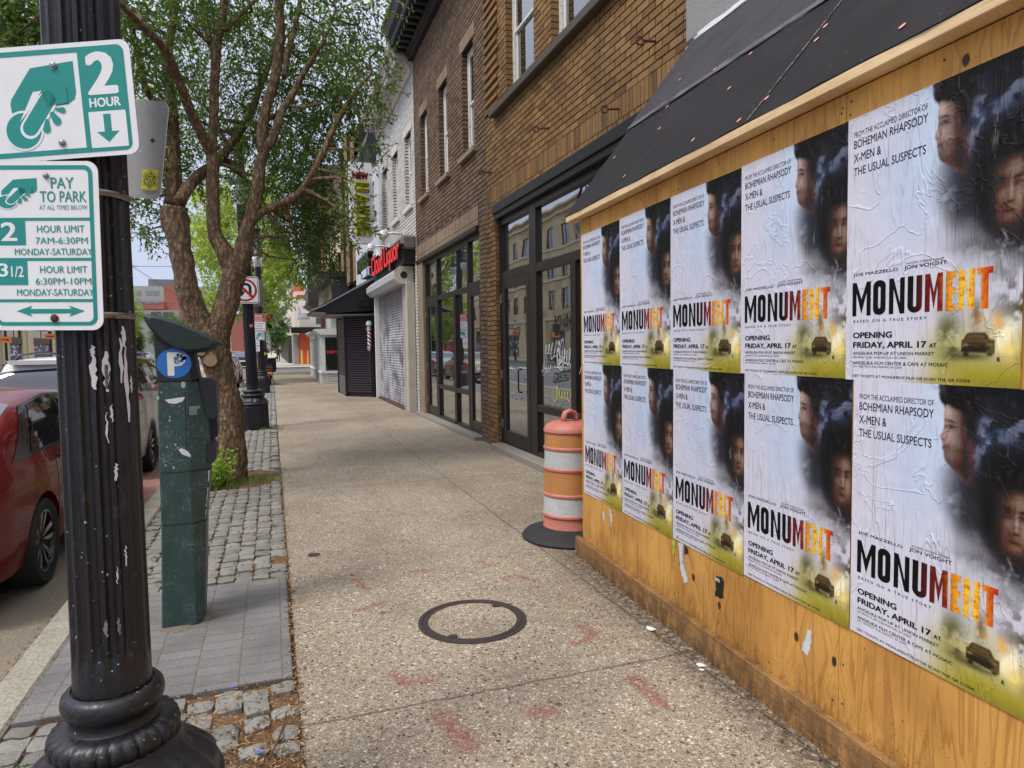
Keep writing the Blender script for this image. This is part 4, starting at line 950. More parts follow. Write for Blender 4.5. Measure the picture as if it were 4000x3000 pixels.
D = thing('shop_row', 'row of dark shuttered shops under small awnings past the orange shop', 'building', (1.7,75,0))
M_DKB = simple('sooty_dark_brick', lin((66,62,62)), .8, var=.25, scale=5)
g = MB(); g.box(1.7,20,75,140,0,2.9); P(g, 'wall', M_DKB, D)
for k in range(8):
    g = MB(); g.prism([(1.72,3.0),(.95,2.45),(.95,2.3),(1.72,2.5)], 77+k*7, 81+k*7, 'y'); P(g, 'awning', M_BPOST, D)
    g = MB(); g.box(1.66,1.7,77.2+k*7,80.8+k*7,.1,2.2); P(g, 'shutter', simple('row_shutter', lin((90,86,84)), .6) if k == 0 else bpy.data.materials['row_shutter'], D)
g = MB(); g.box(2.6,22,75,140,2.9,7.5); P(g, 'upper_wall', M_CRM, D)
for k in range(10):
    g = MB(); g.box(2.56,2.62,77+k*6,78.6+k*6,3.8,5.8); P(g, 'window', M_GPAN, D)
g = MB(); g.box(1.08,1.5,89.9,90,2.5,2.95); tag(g.build('shop_sign', simple('blue_shop_sign', lin((40,52,140)), .5, bump=0)), 'small dark blue shop sign high over the far shutters', 'shop sign')
M_REDR = simple('red_clay_roof', lin((196,96,64)), .8, var=.1, scale=3)
OH = thing('old_house', 'old house with orange brick gable rising behind the phone shop sign', 'building', (2.45,76,0))
g = MB(); g.box(2.45,9,76,90,0,7.55); P(g, 'wall', M_CRM, OH); g = MB(); g.box(2.5,9,76.1,90,7.55,8.3); P(g, 'gable', M_REDR, OH)
CT = thing('apartment_block', 'cream apartment block rising at the far end of the shop row', 'building', (1.4,142,0))
g = MB(); g.box(1.4,26,142,170,0,11); g.cbox(1.2,26,141.8,170,10.4,10.8,.05); P(g, 'wall', M_CRM, CT)
for fl in range(3):
    for k in range(4):
        g = MB(); x = 2.2+k*2.4; g.box(x,x+1.3,141.94,142,2.5+fl*2.8,4.3+fl*2.8); P(g, 'window', M_GPAN, CT)
FB = thing('apartment_block', 'distant pale block closing the end of the street on the shop side', 'building', (2,230,0))
g = MB(); g.box(2,50,230,270,0,22); P(g, 'wall', M_CRM, FB)
for fl in range(6):
    for k in range(5):
        g = MB(); x = 3.2+k*3.4; g.box(x,x+1.8,229.9,230,3+fl*3,5+fl*3); P(g, 'window', M_GPAN, FB)
# ================================================================== PLYWOOD HOARDING
HA = Vector((2.129, 4.546, 0)); HD = Vector((-.0612, -.99813, 0)); HN = Vector((-.99813, .0612, 0))
def hp(s, y, z): p = HA+HD*s-HN*y; return (p.x, p.y, z)          # s along, y into the hoarding
def hbox(mb, s0, s1, y0, y1, z0, z1, c=.003):
    i = len(mb.v); mb.cbox(s0, s1, y0, y1, z0, z1, c)
    mb.v[i:] = [hp(*v) for v in mb.v[i:]]
def m_ply(name, light, dark, knots=(), horiz=False, scale=1.0, dirt=True):
    t = NT(name); v = t.co()
    s = t.math('MULTIPLY', t.sep(v, 1), -1.0); z = t.sep(v, 2)
    if horiz: s, z = z, s
    kn = None; warp = 0.0
    for (ks, kz) in knots:
        dx = t.math('MULTIPLY', t.math('SUBTRACT', s, ks*.99813), 1.5); dz = t.math('SUBTRACT', z, kz)
        r = t.math('SQRT', t.math('ADD', t.math('MULTIPLY', dx, dx), t.math('MULTIPLY', dz, dz)))
        r = t.math('ADD', r, t.math('MULTIPLY', t.math('SUBTRACT', t.noise(v, 30, 2), .5), .012))
        k = t.ramp(r, [(.017, 1.0), (.024, 0.0)]); kn = k if kn is None else t.math('MAXIMUM', kn, k)
        warp = t.math('ADD', warp, t.math('MULTIPLY', t.math('SIGN', dx), t.ramp(r, [(.0, .05), (.16, 0.0)])))
    cv = t.n('CombineXYZ', i0=t.math('ADD', t.math('MULTIPLY', s, 7*scale), t.math('MULTIPLY', warp, 7*scale)), i1=t.math('MULTIPLY', z, .55), i2=t.math('MULTIPLY', t.math('FLOOR', t.math('DIVIDE', t.math('SUBTRACT', s, .1), 1.22)), 3.7)).outputs[0]
    ln = t.noise(cv, 1.5, 3, .5, dist=.4)
    rings = t.math('FRACT', t.math('MULTIPLY', ln, 9.0)); rings = t.ramp(rings, [(0, .0), (.55, .25), (.85, 1.0), (1, .1)])
    fine = t.noise(t.n('CombineXYZ', i0=t.math('MULTIPLY', s, 160.0), i1=t.math('MULTIPLY', z, 3.0), i2=0.0).outputs[0], 1.0, 3)
    c = t.mix(t.math('MULTIPLY', rings, .75), light, dark); c = t.mix(t.math('MULTIPLY', fine, .35), c, tuple(x*.55 for x in dark))
    c = t.mix(t.ramp(t.noise(v, 1.7, 4), [(.42, 0.0), (.62, .5)]), c, tuple(x*.8 for x in dark)); c = t.mix(t.ramp(t.noise(t.co(scale=(1,1,.5)), 3.1, 3), [(.5, 0.0), (.7, .45)]), c, tuple(min(1,x*1.18) for x in light))
    if kn is not None:
        c = t.mix(kn, c, lin((58,38,26)))
    dots = t.voro(t.co(scale=(1,1,.6)), 14, 'Distance'); c = t.mix(t.ramp(dots, [(.035, .75), (.05, 0.0)]), c, lin((70,44,24)))
    if dirt:
        dz = t.math('MULTIPLY', t.ramp(t.sep(v,2), [(0, 1.0), (.28, 0.0)]), t.ramp(t.noise(t.co(scale=(1,1,.4)), 24, 5, .7), [(.40, 0.0), (.56, 1.0)]))
        c = t.mix(t.math('MULTIPLY', dz, .75), c, lin((72,54,38)))
        sp = t.voro(v, 60, 'Distance'); c = t.mix(t.math('MULTIPLY', t.ramp(sp, [(.16, .9), (.22, 0.0)]), t.ramp(t.sep(v,2), [(0, 1.0), (.45, 0.0)])), c, lin((50,38,28)))
    return t.fin(c, t.ramp(fine, [(0, .5), (1, .72)]), t.bump(t.math('ADD', fine, t.math('MULTIPLY', rings, .5)), .25, .003))
M_PLY = m_ply('amber_plywood', lin((228,172,88)), lin((170,112,46)), [(1.527,.353),(1.77,.29),(2.335,.369),(2.55,.36),(3.05,2.43)])
M_LUM = m_ply('weathered_lumber', lin((180,136,82)), lin((122,86,48)), [(.28,.1)], True, 1.6)
M_TRIM = m_ply('pale_trim_lumber', lin((244,214,168)), lin((222,184,132)), (), True, 2.0, False)
HO = thing('plywood_hoarding', 'amber plywood hoarding with black felt lean-to roof, covered in film posters', 'hoarding', tuple(HA))
for s0, s1 in ((-.045,.10),(.10,1.35),(1.35,2.57),(2.57,3.79),(3.79,5.0),(5.0,5.8)):
    g = MB(); hbox(g, s0+.0015, s1-.0015, .04, .056, .0, 2.5, .002); P(g, 'plywood_panel', M_PLY, HO)
M_SCREW = simple('screw_head', lin((70,60,54)), .5, .6, bump=0)
for s_, z_ in [(a_+o_, z) for a_ in (.10,1.35,2.57,3.79) for o_ in (-.022,.022) for z in (.2,.36,2.43,2.47)]+[(a_, z) for a_ in (.5,.92,1.76,2.16,2.97,3.37) for z in (.19,2.465)]:
    g = MB(); c_ = Vector(hp(s_+random.uniform(-.006,.006), .0388, z_+random.uniform(-.02,.02))); g.disc(c_, HD, Vector((0,0,1)), .0045, 8); P(g, 'screw_head', M_SCREW, HO)
for s0, s1 in ((-.10,3.6),(3.603,5.8)):
    g = MB(); hbox(g, s0, s1, 0, .039, -.03, .142, .004); P(g, 'baseboard', M_LUM, HO)
g = MB(); hbox(g, -.16, 5.8, -.03, .052, 2.506, 2.545, .003); P(g, 'top_trim', M_TRIM, HO)
M_FELT = NT('mineral_roof_felt'); _v = M_FELT.co(); _n = M_FELT.noise(_v, 260, 2); _m = M_FELT.noise(_v, 2.2, 5, .6)
_c = M_FELT.mix(_n, (.014,.013,.015), (.032,.030,.034)); _c = M_FELT.mix(M_FELT.ramp(_m, [(.45, 0.0), (.75, .5)]), _c, (.042,.038,.043))
_s = M_FELT.sep(M_FELT.voro(_v, 130), 0); _c = M_FELT.mix(M_FELT.ramp(_s, [(.996, 0.0), (.998, .4)]), _c, (.25,.22,.21))
M_FELT = M_FELT.fin(_c, .82, M_FELT.bump(M_FELT.math('ADD', _n, M_FELT.math('MULTIPLY', _m, 4.0)), .4, .004), Specular_IOR_Level=.15)
M_FELT2 = simple('grey_felt_lap', (.052,.048,.056), .8, var=.3, scale=4, bump=.3, Specular_IOR_Level=.2)
RL0, RL1 = Vector(hp(-.16,-.02,2.548)), Vector((3.3,4.71,4.06)); RR0, RR1 = Vector(hp(5.8,-.02,2.548)), Vector((3.3,-1.25,4.06))
def rp(a, t, o=0):
    "a along the eave in metres from its free end, t up the slope 0..1, o off the surface"
    k = (a+.16)/5.96; p = RL0.lerp(RR0, k).lerp(RL1.lerp(RR1, k), t); nn = (RL1-RL0).cross(RR0-RL0).normalized(); nn = nn if nn.z > 0 else -nn
    return tuple(p+nn*o)
def rsheet(name, a0, a1, t0, t1, o, mat, th=.008, n=40, wav=.002):
    g = MB(); rs_ = np.random.RandomState(5); vs = []
    for i in range(n+1):
        a = a0+(a1-a0)*i/n
        for j in range(9):
            t = t0+(t1-t0)*j/8; vs.append(rp(a, t+(rs_.normal(0,.003) if j in (0,8) else 0), o+rs_.normal(0,wav)))
    for i in range(n+1):
        for j in (0,8): a = a0+(a1-a0)*i/n; vs.append(rp(a, t0+(t1-t0)*j/8, o-th))
    m = (n+1)*9
    fs = [(i*9+j,(i+1)*9+j,(i+1)*9+j+1,i*9+j+1) for i in range(n) for j in range(8)]
    fs += [(i*9,(i+1)*9,m+(i+1)*2,m+i*2) for i in range(n)]+[(i*9+8,(i+1)*9+8,m+(i+1)*2+1,m+i*2+1) for i in range(n)]
    g.add(vs, fs); return P(g, name, mat, HO)
g = MB(); g.poly([rp(-.15,.0,-.004),rp(5.8,.0,-.004),rp(5.8,1,-.004),rp(-.15,1,-.004)]); g.poly([rp(-.15,.0,-.018),rp(5.8,.0,-.018),rp(5.8,1,-.018),rp(-.15,1,-.018)])
g.quad(rp(-.15,0,-.004),rp(-.15,1,-.004),rp(-.15,1,-.018),rp(-.15,0,-.018)); P(g, 'roof_deck', M_PLY, HO)
rsheet('felt_sheet', -.165, 5.8, -.004, .50, .010, M_FELT); rsheet('felt_sheet', -.16, 5.8, .46, 1.0, .020, M_FELT2)
rsheet('lap_strip', -.163, 5.8, .445, .475, .0225, simple('pale_lap_edge', (.11,.11,.125), .7, var=.3, scale=8), n=60)
M_FLASH = simple('white_flashing', lin((204,206,212)), .5, .2, var=.12, scale=9)
rsheet('flashing', -.1, 5.8, .925, 1.0, .028, M_FLASH, wav=.004)
M_CAP = simple('pink_plastic_cap', lin((222,150,136)), .5, bump=0)
for a, t in ((2.15,.23),(2.82,.05),(2.13,.28),(1.37,.42),(1.46,.26),(2.1,.062),(1.52,.055),(.67,.28),(.69,.065),(.46,.43),(.03,.27),(1.97,.024),(.95,.47),(3.3,.3),(3.6,.08),(.3,.6),(1.2,.75)):
    g = MB(); o = .024 if t > .45 else .0145; c = Vector(rp(a,t,o)); u = (Vector(rp(a+.1,t,o))-c).normalized(); w = (Vector(rp(a,t+.05,o))-c).normalized(); g.disc(c, u, w, .013, 12); P(g, 'cap_nail', M_CAP, HO)
M_CHALK = simple('chalk_line', lin((120,116,118)), .9, chips=((.03,.03,.03), .5, 40))
g = MB(); g.quad(rp(2.07,.0,.0155),rp(2.082,.0,.0155),rp(2.102,.44,.0155),rp(2.09,.44,.0155)); P(g, 'chalk_line', M_CHALK, HO)
# end wall closing the lean-to, and posts behind
g = MB(); e = [hp(-.03,.06,0), (3.28,4.63,0), (3.28,4.63,3.95), hp(-.03,.06,2.5)]; e2 = [(x,y-.015,z) for x,y,z in e]
g.add(e+e2, [(0,1,2,3),(7,6,5,4),(0,3,7,4),(2,1,5,6),(3,2,6,7)]); P(g, 'end_panel', M_PLY, HO)

# torn remains of older bills, stuck to the plywood
M_RAG = simple('torn_white_paper', lin((214,216,220)), .6, var=.08, scale=20, bump=.4); M_LIME = simple('torn_lime_paper', lin((186,206,70)), .6, bump=0); M_BPAP = simple('black_sticker', lin((16,16,18)), .45, bump=0)
def rag(pts, mat, lab, seed, y=.0385, name='torn_poster'):
    r0 = random.Random(seed); out = []
    for (a,b),(c,d) in zip(pts, pts[1:]+pts[:1]):
        for k in range(5):
            t = k/5; out.append(hp(a+(c-a)*t+r0.uniform(-.006,.006), y, b+(d-b)*t+r0.uniform(-.006,.006)))
    g = MB(); g.poly(out); i = len(g.v); bk = [(x-HN.x*.0005,yy-HN.y*.0005,z) for x,yy,z in out]; g.poly(bk[::-1])
    bm = bmesh.new(); vv = [bm.verts.new(p) for p in out]; bm.faces.new(vv); bmesh.ops.triangulate(bm, faces=bm.faces[:]); me = bpy.data.meshes.new(name); bm.to_mesh(me); bm.free(); me.materials.append(mat)
    o = link(name, me); return tag(o, lab, 'torn paper')
rag([(1.372,.50),(1.42,.51),(1.41,.40),(1.455,.37),(1.47,.31),(1.43,.29),(1.395,.36)], M_RAG, 'long white torn paper strip hanging below the third poster column', 1)
rag([(1.43,.497),(1.465,.498),(1.472,.462),(1.44,.455)], M_BPAP, 'dark fragment of an old bill beside the long white torn strip', 2, .0378)
_om = rag([(1.735,.425),(1.765,.44),(1.80,.438),(1.81,.41),(1.8,.39),(1.805,.335),(1.73,.33),(1.74,.38)], M_BPAP, 'torn black sticker with the letters om stuck on bare plywood', 3)
g = MB(); g.text('om', (1.732,1.772,.408,.425), lambda u,v,w: hp(u,.0377-w,v), .03); g.build('lettering', simple('white_print', lin((226,226,226)), .5, bump=0), _om)
rag([(2.402,.433),(2.425,.425),(2.418,.37),(2.402,.318),(2.366,.325),(2.378,.36)], M_RAG, 'small white paper scar on plywood beside the dark knot', 4)
rag([(1.296,.50),(1.335,.495),(1.328,.45),(1.326,.415),(1.307,.412),(1.312,.45)], M_LIME, 'torn lime green paper corner under the second poster column', 5)
rag([(.335,.44),(.37,.42),(.365,.385),(.345,.36)], M_RAG, 'short white torn patch under the first poster column', 6)
rag([(.45,.47),(.475,.478),(.492,.42),(.482,.345),(.468,.40)], M_RAG, 'narrow white torn sliver under the first poster column', 7)

# ------------------------------------------------------------------ the film posters
PW, PH = .652, .938
def value_noise(u, v, su, sv, seed):
    r0 = np.random.RandomState(seed); G = r0.rand(int(sv)+3, int(su)+3); x, y = u*su, v*sv; xi, yi = x.astype(int), y.astype(int); fx, fy = x-xi, y-yi
    fx = fx*fx*(3-2*fx); fy = fy*fy*(3-2*fy)
    return (G[yi,xi]*(1-fx)+G[yi,xi+1]*fx)*(1-fy)+(G[yi+1,xi]*(1-fx)+G[yi+1,xi+1]*fx)*fy
def fbm(u, v, s, seed, n=5):
    t = 0; a = .5
    for k in range(n): t = t+a*value_noise(u, v, s*2**k, s*1.45*2**k, seed+k); a *= .5
    return t/(1-.5**n)
def paint_poster(nu, nv):
    "the printed picture, as flat ink on paper"
    U, V = np.meshgrid(np.linspace(0,.9999,nu), np.linspace(0,.9999,nv)); asp = PH/PW
    ss = lambda a, b, x: (lambda t: t*t*(3-2*t))(np.clip((x-a)/(b-a), 0, 1))
    L = lambda c: np.array(lin(c)); C = np.ones((nv,nu,3))*L((214,212,226))
    def lay(col, m): nonlocal C; m = np.clip(m,0,1)[...,None]; C = C*(1-m)+L(col)*m
    def blob(cu, cv, ru, rv, p=2, rot=0):
        x, y = U-cu, (V-cv)*asp; c, s = math.cos(rot), math.sin(rot); x, y = x*c+y*s, -x*s+y*c
        return np.exp(-((np.abs(x)/ru)**p+(np.abs(y)/(rv*asp))**p))
    n1 = fbm(U,V,4,21); n2 = fbm(U,V,9,35); n3 = fbm(U,V,20,53,4)
    lay((186,204,232), blob(.42,.30,.22,.25)*.7); lay((198,214,236), ss(.36,.50,U)*(1-ss(.2,.5,V))*.8)
    # dark smoke the two men stand in
    edge = np.interp(V[:,0], [0,.05,.1,.2,.26,.34,.42,.5,.56,.62,.7], [.537,.537,.572,.575,.585,.59,.60,.66,.76,.92,1.2])[:,None]
    edge = edge+(n1-.5)*.12*ss(.2,.4,V)+(n2-.5)*.05
    soft = np.interp(V[:,0], [0,.2,.27,.4,.6], [.02,.03,.10,.24,.26])[:,None]
    dk = np.clip((U-edge)/soft+.15, 0, 1); dk = dk*dk*(3-2*dk); lay((52,53,62), dk*.985); lay((17,16,20), dk*np.clip(ss(.42,.62,n2)*.75+ss(.68,.9,U)*.7*(1-ss(.45,.62,V)),0,1))
    lay((13,12,16), dk*(1-ss(.025,.09,V))*ss(.56,.60,U)); lay((64,66,76), blob(.665,.36,.085,.11,3)*ss(.28,.55,n2)*.9); lay((40,41,48), blob(.70,.40,.07,.12,3)*ss(.3,.6,n1)*.9); lay((120,124,138), blob(.60,.33,.05,.07)*ss(.45,.65,n2)*.5); lay((84,90,112), dk*blob(.80,.16,.13,.10)*ss(.45,.66,n2)); lay((132,140,166), dk*blob(.75,.18,.07,.09,rot=.5)*ss(.5,.70,n3)*.8); lay((104,110,134), dk*blob(.93,.10,.12,.05,rot=-.3)*ss(.48,.66,n3)*.8); lay((110,114,128), dk*blob(.66,.38,.07,.10)*ss(.4,.7,n2)*.6)
    # man one: in three-quarter view, looking out of the picture to the left
    face = ss(.0,.012, U-np.interp(V[:,0],[.05,.07,.095,.118,.128,.14,.15,.172,.182,.19,.197,.204,.214,.225,.24,.258,.275,.3],[.585,.574,.567,.568,.574,.571,.565,.550,.552,.562,.560,.564,.562,.569,.571,.582,.61,.66])[:,None])
    face = face*(1-ss(.67,.76,U+(n2-.5)*.06))*ss(.045,.075,V)*(1-ss(.25,.285,V-(U-.58)*.35))
    shade = ss(.585,.70,U-(V-.15)*.1); lay((150,124,116), face); lay((44,34,34), face*shade*.92); lay((186,160,150), face*blob(.590,.093,.022,.022)*.8); lay((182,150,138), face*blob(.568,.162,.010,.022)*.8); lay((172,142,132), face*blob(.600,.170,.020,.022)*.6); lay((176,148,138), face*blob(.585,.245,.012,.01)*.3)
    lay((58,42,38), face*ss(.187,.212,V)*(.45+.3*n3)); lay((46,34,34), face*ss(.228,.262,V)*.5); lay((70,52,48), blob(.612,.137,.034,.012)*face*.75); lay((62,46,44), blob(.572,.137,.010,.009)*face*.7)
    lay((30,21,21), blob(.606,.119,.032,.0045,rot=.22)*face*.95); lay((34,24,24), blob(.574,.122,.009,.0045,rot=-.35)*face*.9); lay((22,17,18), blob(.607,.1385,.018,.0045)*face*.95); lay((150,138,134), blob(.601,.139,.005,.0022)*face*.7); lay((24,18,18), blob(.572,.139,.008,.0038)*face*.9)
    lay((60,38,36), blob(.566,.185,.012,.0045)*face*.85); lay((104,62,58), blob(.578,.209,.018,.0042)*face*.75); lay((60,38,38), blob(.578,.2055,.020,.0022)*face*.9); lay((70,50,46), blob(.590,.168,.005,.026,rot=.25)*face*.5); lay((60,44,42), blob(.603,.200,.005,.02,rot=.3)*face*.5)
    hz = .062+.028*ss(.56,.66,U)+(n3-.5)*.03; hair = (1-ss(hz-.012,hz+.012,V))*ss(.018,.034,V+(n2-.5)*.03)*ss(.548,.566,U+(n3-.5)*.045)*(1-ss(.74,.80,U)); lay((15,12,13), hair*.97); lay((17,14,15), blob(.715,.115,.045,.07,3)*.92); lay((58,52,56), hair*ss(.6,.7,n3)*.5); lay((96,74,68), blob(.682,.152,.011,.022)*.55)
    # man two: nearer, lower, nearly full face with one side in the dark
    x0, y0 = .925, .395
    lay((14,13,16), blob(.90,.40,.17,.20,3)*.9); f2 = blob(x0+.012,y0+.015,.082,.105,3.4)*ss(.285,.315,V+(n3-.5)*.02); lay((92,72,64), f2*.95); lay((140,114,100), f2*blob(.955,.335,.035,.035)*.9); lay((150,120,104), f2*blob(.978,.425,.022,.04)*.85); lay((120,94,84), f2*blob(.905,.415,.020,.02)*.7); lay((164,134,118), f2*blob(.940,.408,.008,.03)*.85); lay((130,100,90), f2*blob(.935,.485,.025,.014)*.6)
    lay((20,16,17), f2*ss(.0,.04,.885-U)*.95); lay((26,20,20), blob(.892,.366,.026,.0075,rot=.25)*f2); lay((30,22,22), blob(.970,.370,.026,.0065,rot=-.18)*f2); lay((26,20,20), blob(.893,.385,.024,.013)*f2*.85); lay((30,22,22), blob(.966,.389,.024,.011)*f2*.8)
    lay((118,106,100), blob(.893,.386,.009,.0030)*f2*.8); lay((118,106,100), blob(.964,.390,.009,.0028)*f2*.8); lay((10,8,9), blob(.892,.3855,.0045,.004)*f2); lay((10,8,9), blob(.963,.3895,.0045,.004)*f2)
    lay((34,24,22), blob(.936,.441,.018,.0045)*f2*.9); lay((70,44,40), blob(.926,.471,.028,.0045)*f2*.8); lay((34,22,22), blob(.926,.467,.030,.0022)*f2); lay((40,30,28), f2*ss(.495,.53,V)*.8); lay((44,32,30), blob(.912,.447,.004,.02,rot=-.5)*f2*.6); lay((50,38,36), blob(.93,.336,.04,.0018)*f2*.6); lay((50,38,36), blob(.93,.324,.045,.0016)*f2*.5); lay((40,30,28), blob(.932,.365,.004,.012)*f2*.7)
    lay((13,11,12), blob(.91,.262,.12,.055,3)*ss(.25,.4,n3+.2)); lay((70,66,70), blob(.90,.255,.10,.03)*ss(.6,.75,n3)*.5); lay((16,15,18), blob(.90,.575,.16,.03)*.7); lay((170,160,150), blob(.915,.535,.004,.016,rot=-.5)*.6)
    # pale smoke below, scorched field, blast and car
    sm = blob(.88,.66,.20,.075)*ss(.36,.62,n2); lay((128,126,130), sm*.9); lay((196,196,202), blob(.90,.63,.17,.06)*ss(.55,.72,n3)*.8); lay((186,188,194), blob(.68,.70,.10,.08)*ss(.42,.62,n1)*.6); lay((88,84,84), blob(.76,.56,.12,.05)*ss(.45,.65,n2)*.7); lay((70,68,66), blob(.97,.70,.08,.06)*ss(.45,.62,n3)*.7)
    gr = ss(.38,.62,U+(n1-.5)*.2)*ss(.73,.89,V+(n1-.5)*.14); lay((188,178,84), gr*.85); lay((164,150,34), ss(.48,.76,U)*ss(.86,.97,V)*.95); lay((160,150,62), ss(.3,.55,U)*ss(.965,1,V)*.5); lay((112,100,30), ss(.6,.95,U)*ss(.95,1,V)*.5)
    lay((78,72,44), blob(1.0,.765,.11,.055)*ss(.35,.55,n3)); lay((50,44,28), blob(1.0,.80,.09,.03)*ss(.4,.6,n3)*.9); lay((120,110,60), blob(.98,.9,.05,.03)*ss(.4,.6,n3)*.7)
    lay((220,206,160), blob(.80,.79,.05,.06)*ss(.38,.6,n2)*.7); lay((98,74,40), blob(.79,.775,.028,.055)*ss(.3,.55,n3)*.9); lay((196,140,60), blob(.80,.80,.02,.03)*ss(.4,.6,n3)*.6)
    lay((98,98,46), blob(.645,.825,.07,.075)*ss(.32,.55,n2)); lay((52,54,28), blob(.672,.86,.045,.05)*ss(.4,.58,n3)); lay((34,32,18), blob(.76,.905,.12,.014)*.85)
    lay((255,246,206), np.clip(blob(.925,.84,.04,.05,rot=.5)*ss(.2,.5,n2)*1.5,0,1)); lay((255,226,130), blob(.95,.885,.04,.03)*.9); lay((240,180,80), blob(.89,.80,.025,.025)*ss(.3,.5,n3)*.9)
    sb = lambda d: np.clip(d/.006+.5,0,1)
    bodyc = sb(.082-np.abs(U-.80))*sb(V-.852)*sb(.893-V-.03*(.80-U)); cab = sb(np.interp(V[:,0],[.828,.855],[.044,.068])[:,None]-np.abs(U-.792))*sb(V-.829)*sb(.858-V)
    lay((64,46,24), np.clip(bodyc+cab,0,1)); lay((112,92,50), cab*sb(.044-np.abs(U-.79))*sb(V-.835)*sb(.848-V)*.55); lay((24,18,12), bodyc*sb(V-.872)*.8); lay((120,96,52), bodyc*sb(.858-V)*.5); lay((170,132,66), bodyc*blob(.737,.868,.012,.004)*.9); lay((150,116,58), bodyc*blob(.862,.868,.012,.004)*.8); lay((18,14,10), blob(.742,.897,.016,.008,3)); lay((18,14,10), blob(.858,.897,.016,.008,3)); lay((120,112,60), np.clip(bodyc+cab,0,1)*ss(.55,.75,n3)*.5)
    lay((190,176,110), ((U > .884) & (U < .967) & (V > .902) & (V < .926) & ~((U > .888) & (U < .963) & (V > .905) & (V < .923)))*.7)
    rg_ = np.random.RandomState(4).rand(nv,nu); lay((8,8,10), (rg_ > .6)*dk*.06)
    fx = np.random.RandomState(9).normal(0,1,(nv,nu,1)); C = C*(1+(n3-.5)[...,None]*.14+fx*.05*dk[...,None]); dkk = dk[...,None]*(V[...,None] < .6); C = C*(1-dkk)+dkk*np.where(C < .06, C*.62, C*1.18)
    return np.clip(C, 0, 1)
NU, NV = 176, 252
def make_poster_mesh():
    me = bpy.data.meshes.new('poster_sheet'); us = np.linspace(0,1,NU); vs = np.linspace(0,1,NV)
    U, V = np.meshgrid(us, vs); co = np.stack([U*PW, np.zeros_like(U), (1-V)*PH], -1).reshape(-1,3)
    idx = np.arange(NU*NV).reshape(NV,NU); q = np.stack([idx[1:,:-1],idx[1:,1:],idx[:-1,1:],idx[:-1,:-1]],-1).reshape(-1,4)
    me.from_pydata(co.tolist(), [], q.tolist())
    a = me.color_attributes.new('print', 'FLOAT_COLOR', 'POINT'); col = np.ones((NU*NV,4)); col[:,:3] = paint_poster(NU,NV).reshape(-1,3); a.data.foreach_set('color', col.ravel())
    return me
def m_poster():
    t = NT('pasted_poster_paper'); v = t.co(); rn = t.n('ObjectInfo').outputs['Random']; off = t.n('CombineXYZ', i0=t.math('MULTIPLY', rn, 37.0), i1=0.0, i2=t.math('MULTIPLY', rn, 23.0)).outputs[0]
    p = t.n('VectorMath', dict(operation='ADD'), i0=v, i1=off).outputs[0]
    a = t.noise(t.n('Mapping', i0=p, i3=(11,1,1.5)).outputs[0], 1.0, 3, .5, dist=.6); w1 = t.ramp(t.math('ABSOLUTE', t.math('SUBTRACT', a, .5)), [(0, 1.0), (.03, 0.0)])
    b = t.noise(t.n('Mapping', i0=p, i3=(26,1,2.2)).outputs[0], 1.0, 2, .5, dist=.4); w2 = t.math('MULTIPLY', t.ramp(t.math('ABSOLUTE', t.math('SUBTRACT', b, .52)), [(0, 1.0), (.035, 0.0)]), .45)
    d = t.noise(t.n('Mapping', i0=p, i3=(2.5,1,2.2)).outputs[0], 1.0, 4, .55, dist=1.2); w3 = t.ramp(t.math('ABSOLUTE', t.math('SUBTRACT', d, .5)), [(0, 1.0), (.012, 0.0)])
    gate = t.ramp(t.noise(p, 4, 2), [(.40, .1), (.6, 1.0)])
    h = t.math('ADD', t.math('MULTIPLY', t.math('ADD', w1, w2), gate), t.math('MULTIPLY', w3, .6)); h = t.math('ADD', h, t.math('MULTIPLY', t.noise(p, 90, 3), .12))
    c = t.attr('print', 'Color'); sc = t.noise(t.n('Mapping', i0=p, i3=(40,1,6)).outputs[0], 1.0, 4, .7)
    c = t.mix(t.ramp(sc, [(.62, 0.0), (.75, .22)]), c, lin((226,224,230)))
    return t.fin(c, .5, t.bump(h, .8, .0035), Specular_IOR_Level=.25)
M_POST = m_poster(); M_INK = simple('black_ink', lin((14,14,20)), .6, var=.15, scale=40, bump=0, Specular_IOR_Level=.15)
M_INK2 = simple('navy_ink', lin((26,32,54)), .6, var=.15, scale=40, bump=0, Specular_IOR_Level=.15)
def m_title():
    t = NT('title_ink'); v = t.co(); u = t.math('DIVIDE', t.sep(v,0), PW); n = t.noise(v, 26, 4, .6); u2 = t.math('ADD', u, t.math('MULTIPLY', t.math('SUBTRACT', n, .5), .12))
    c = t.ramp(u2, [(0, lin((10,9,12))), (.44, lin((14,9,11))), (.50, lin((84,22,20))), (.60, lin((120,30,18))), (.655, lin((236,150,30))), (.74, lin((250,206,60))), (.80, lin((238,140,34))), (.86, lin((190,56,24)))])
    k = t.noise(v, 60, 4, .65); c = t.mix(t.math('MULTIPLY', t.ramp(k, [(.5, 0.0), (.66, .8)]), t.ramp(u, [(.48, 0.0), (.56, 1.0)])), c, lin((160,40,20)))
    return t.fin(c, .55, None, Specular_IOR_Level=.15)
M_TITLE = m_title()
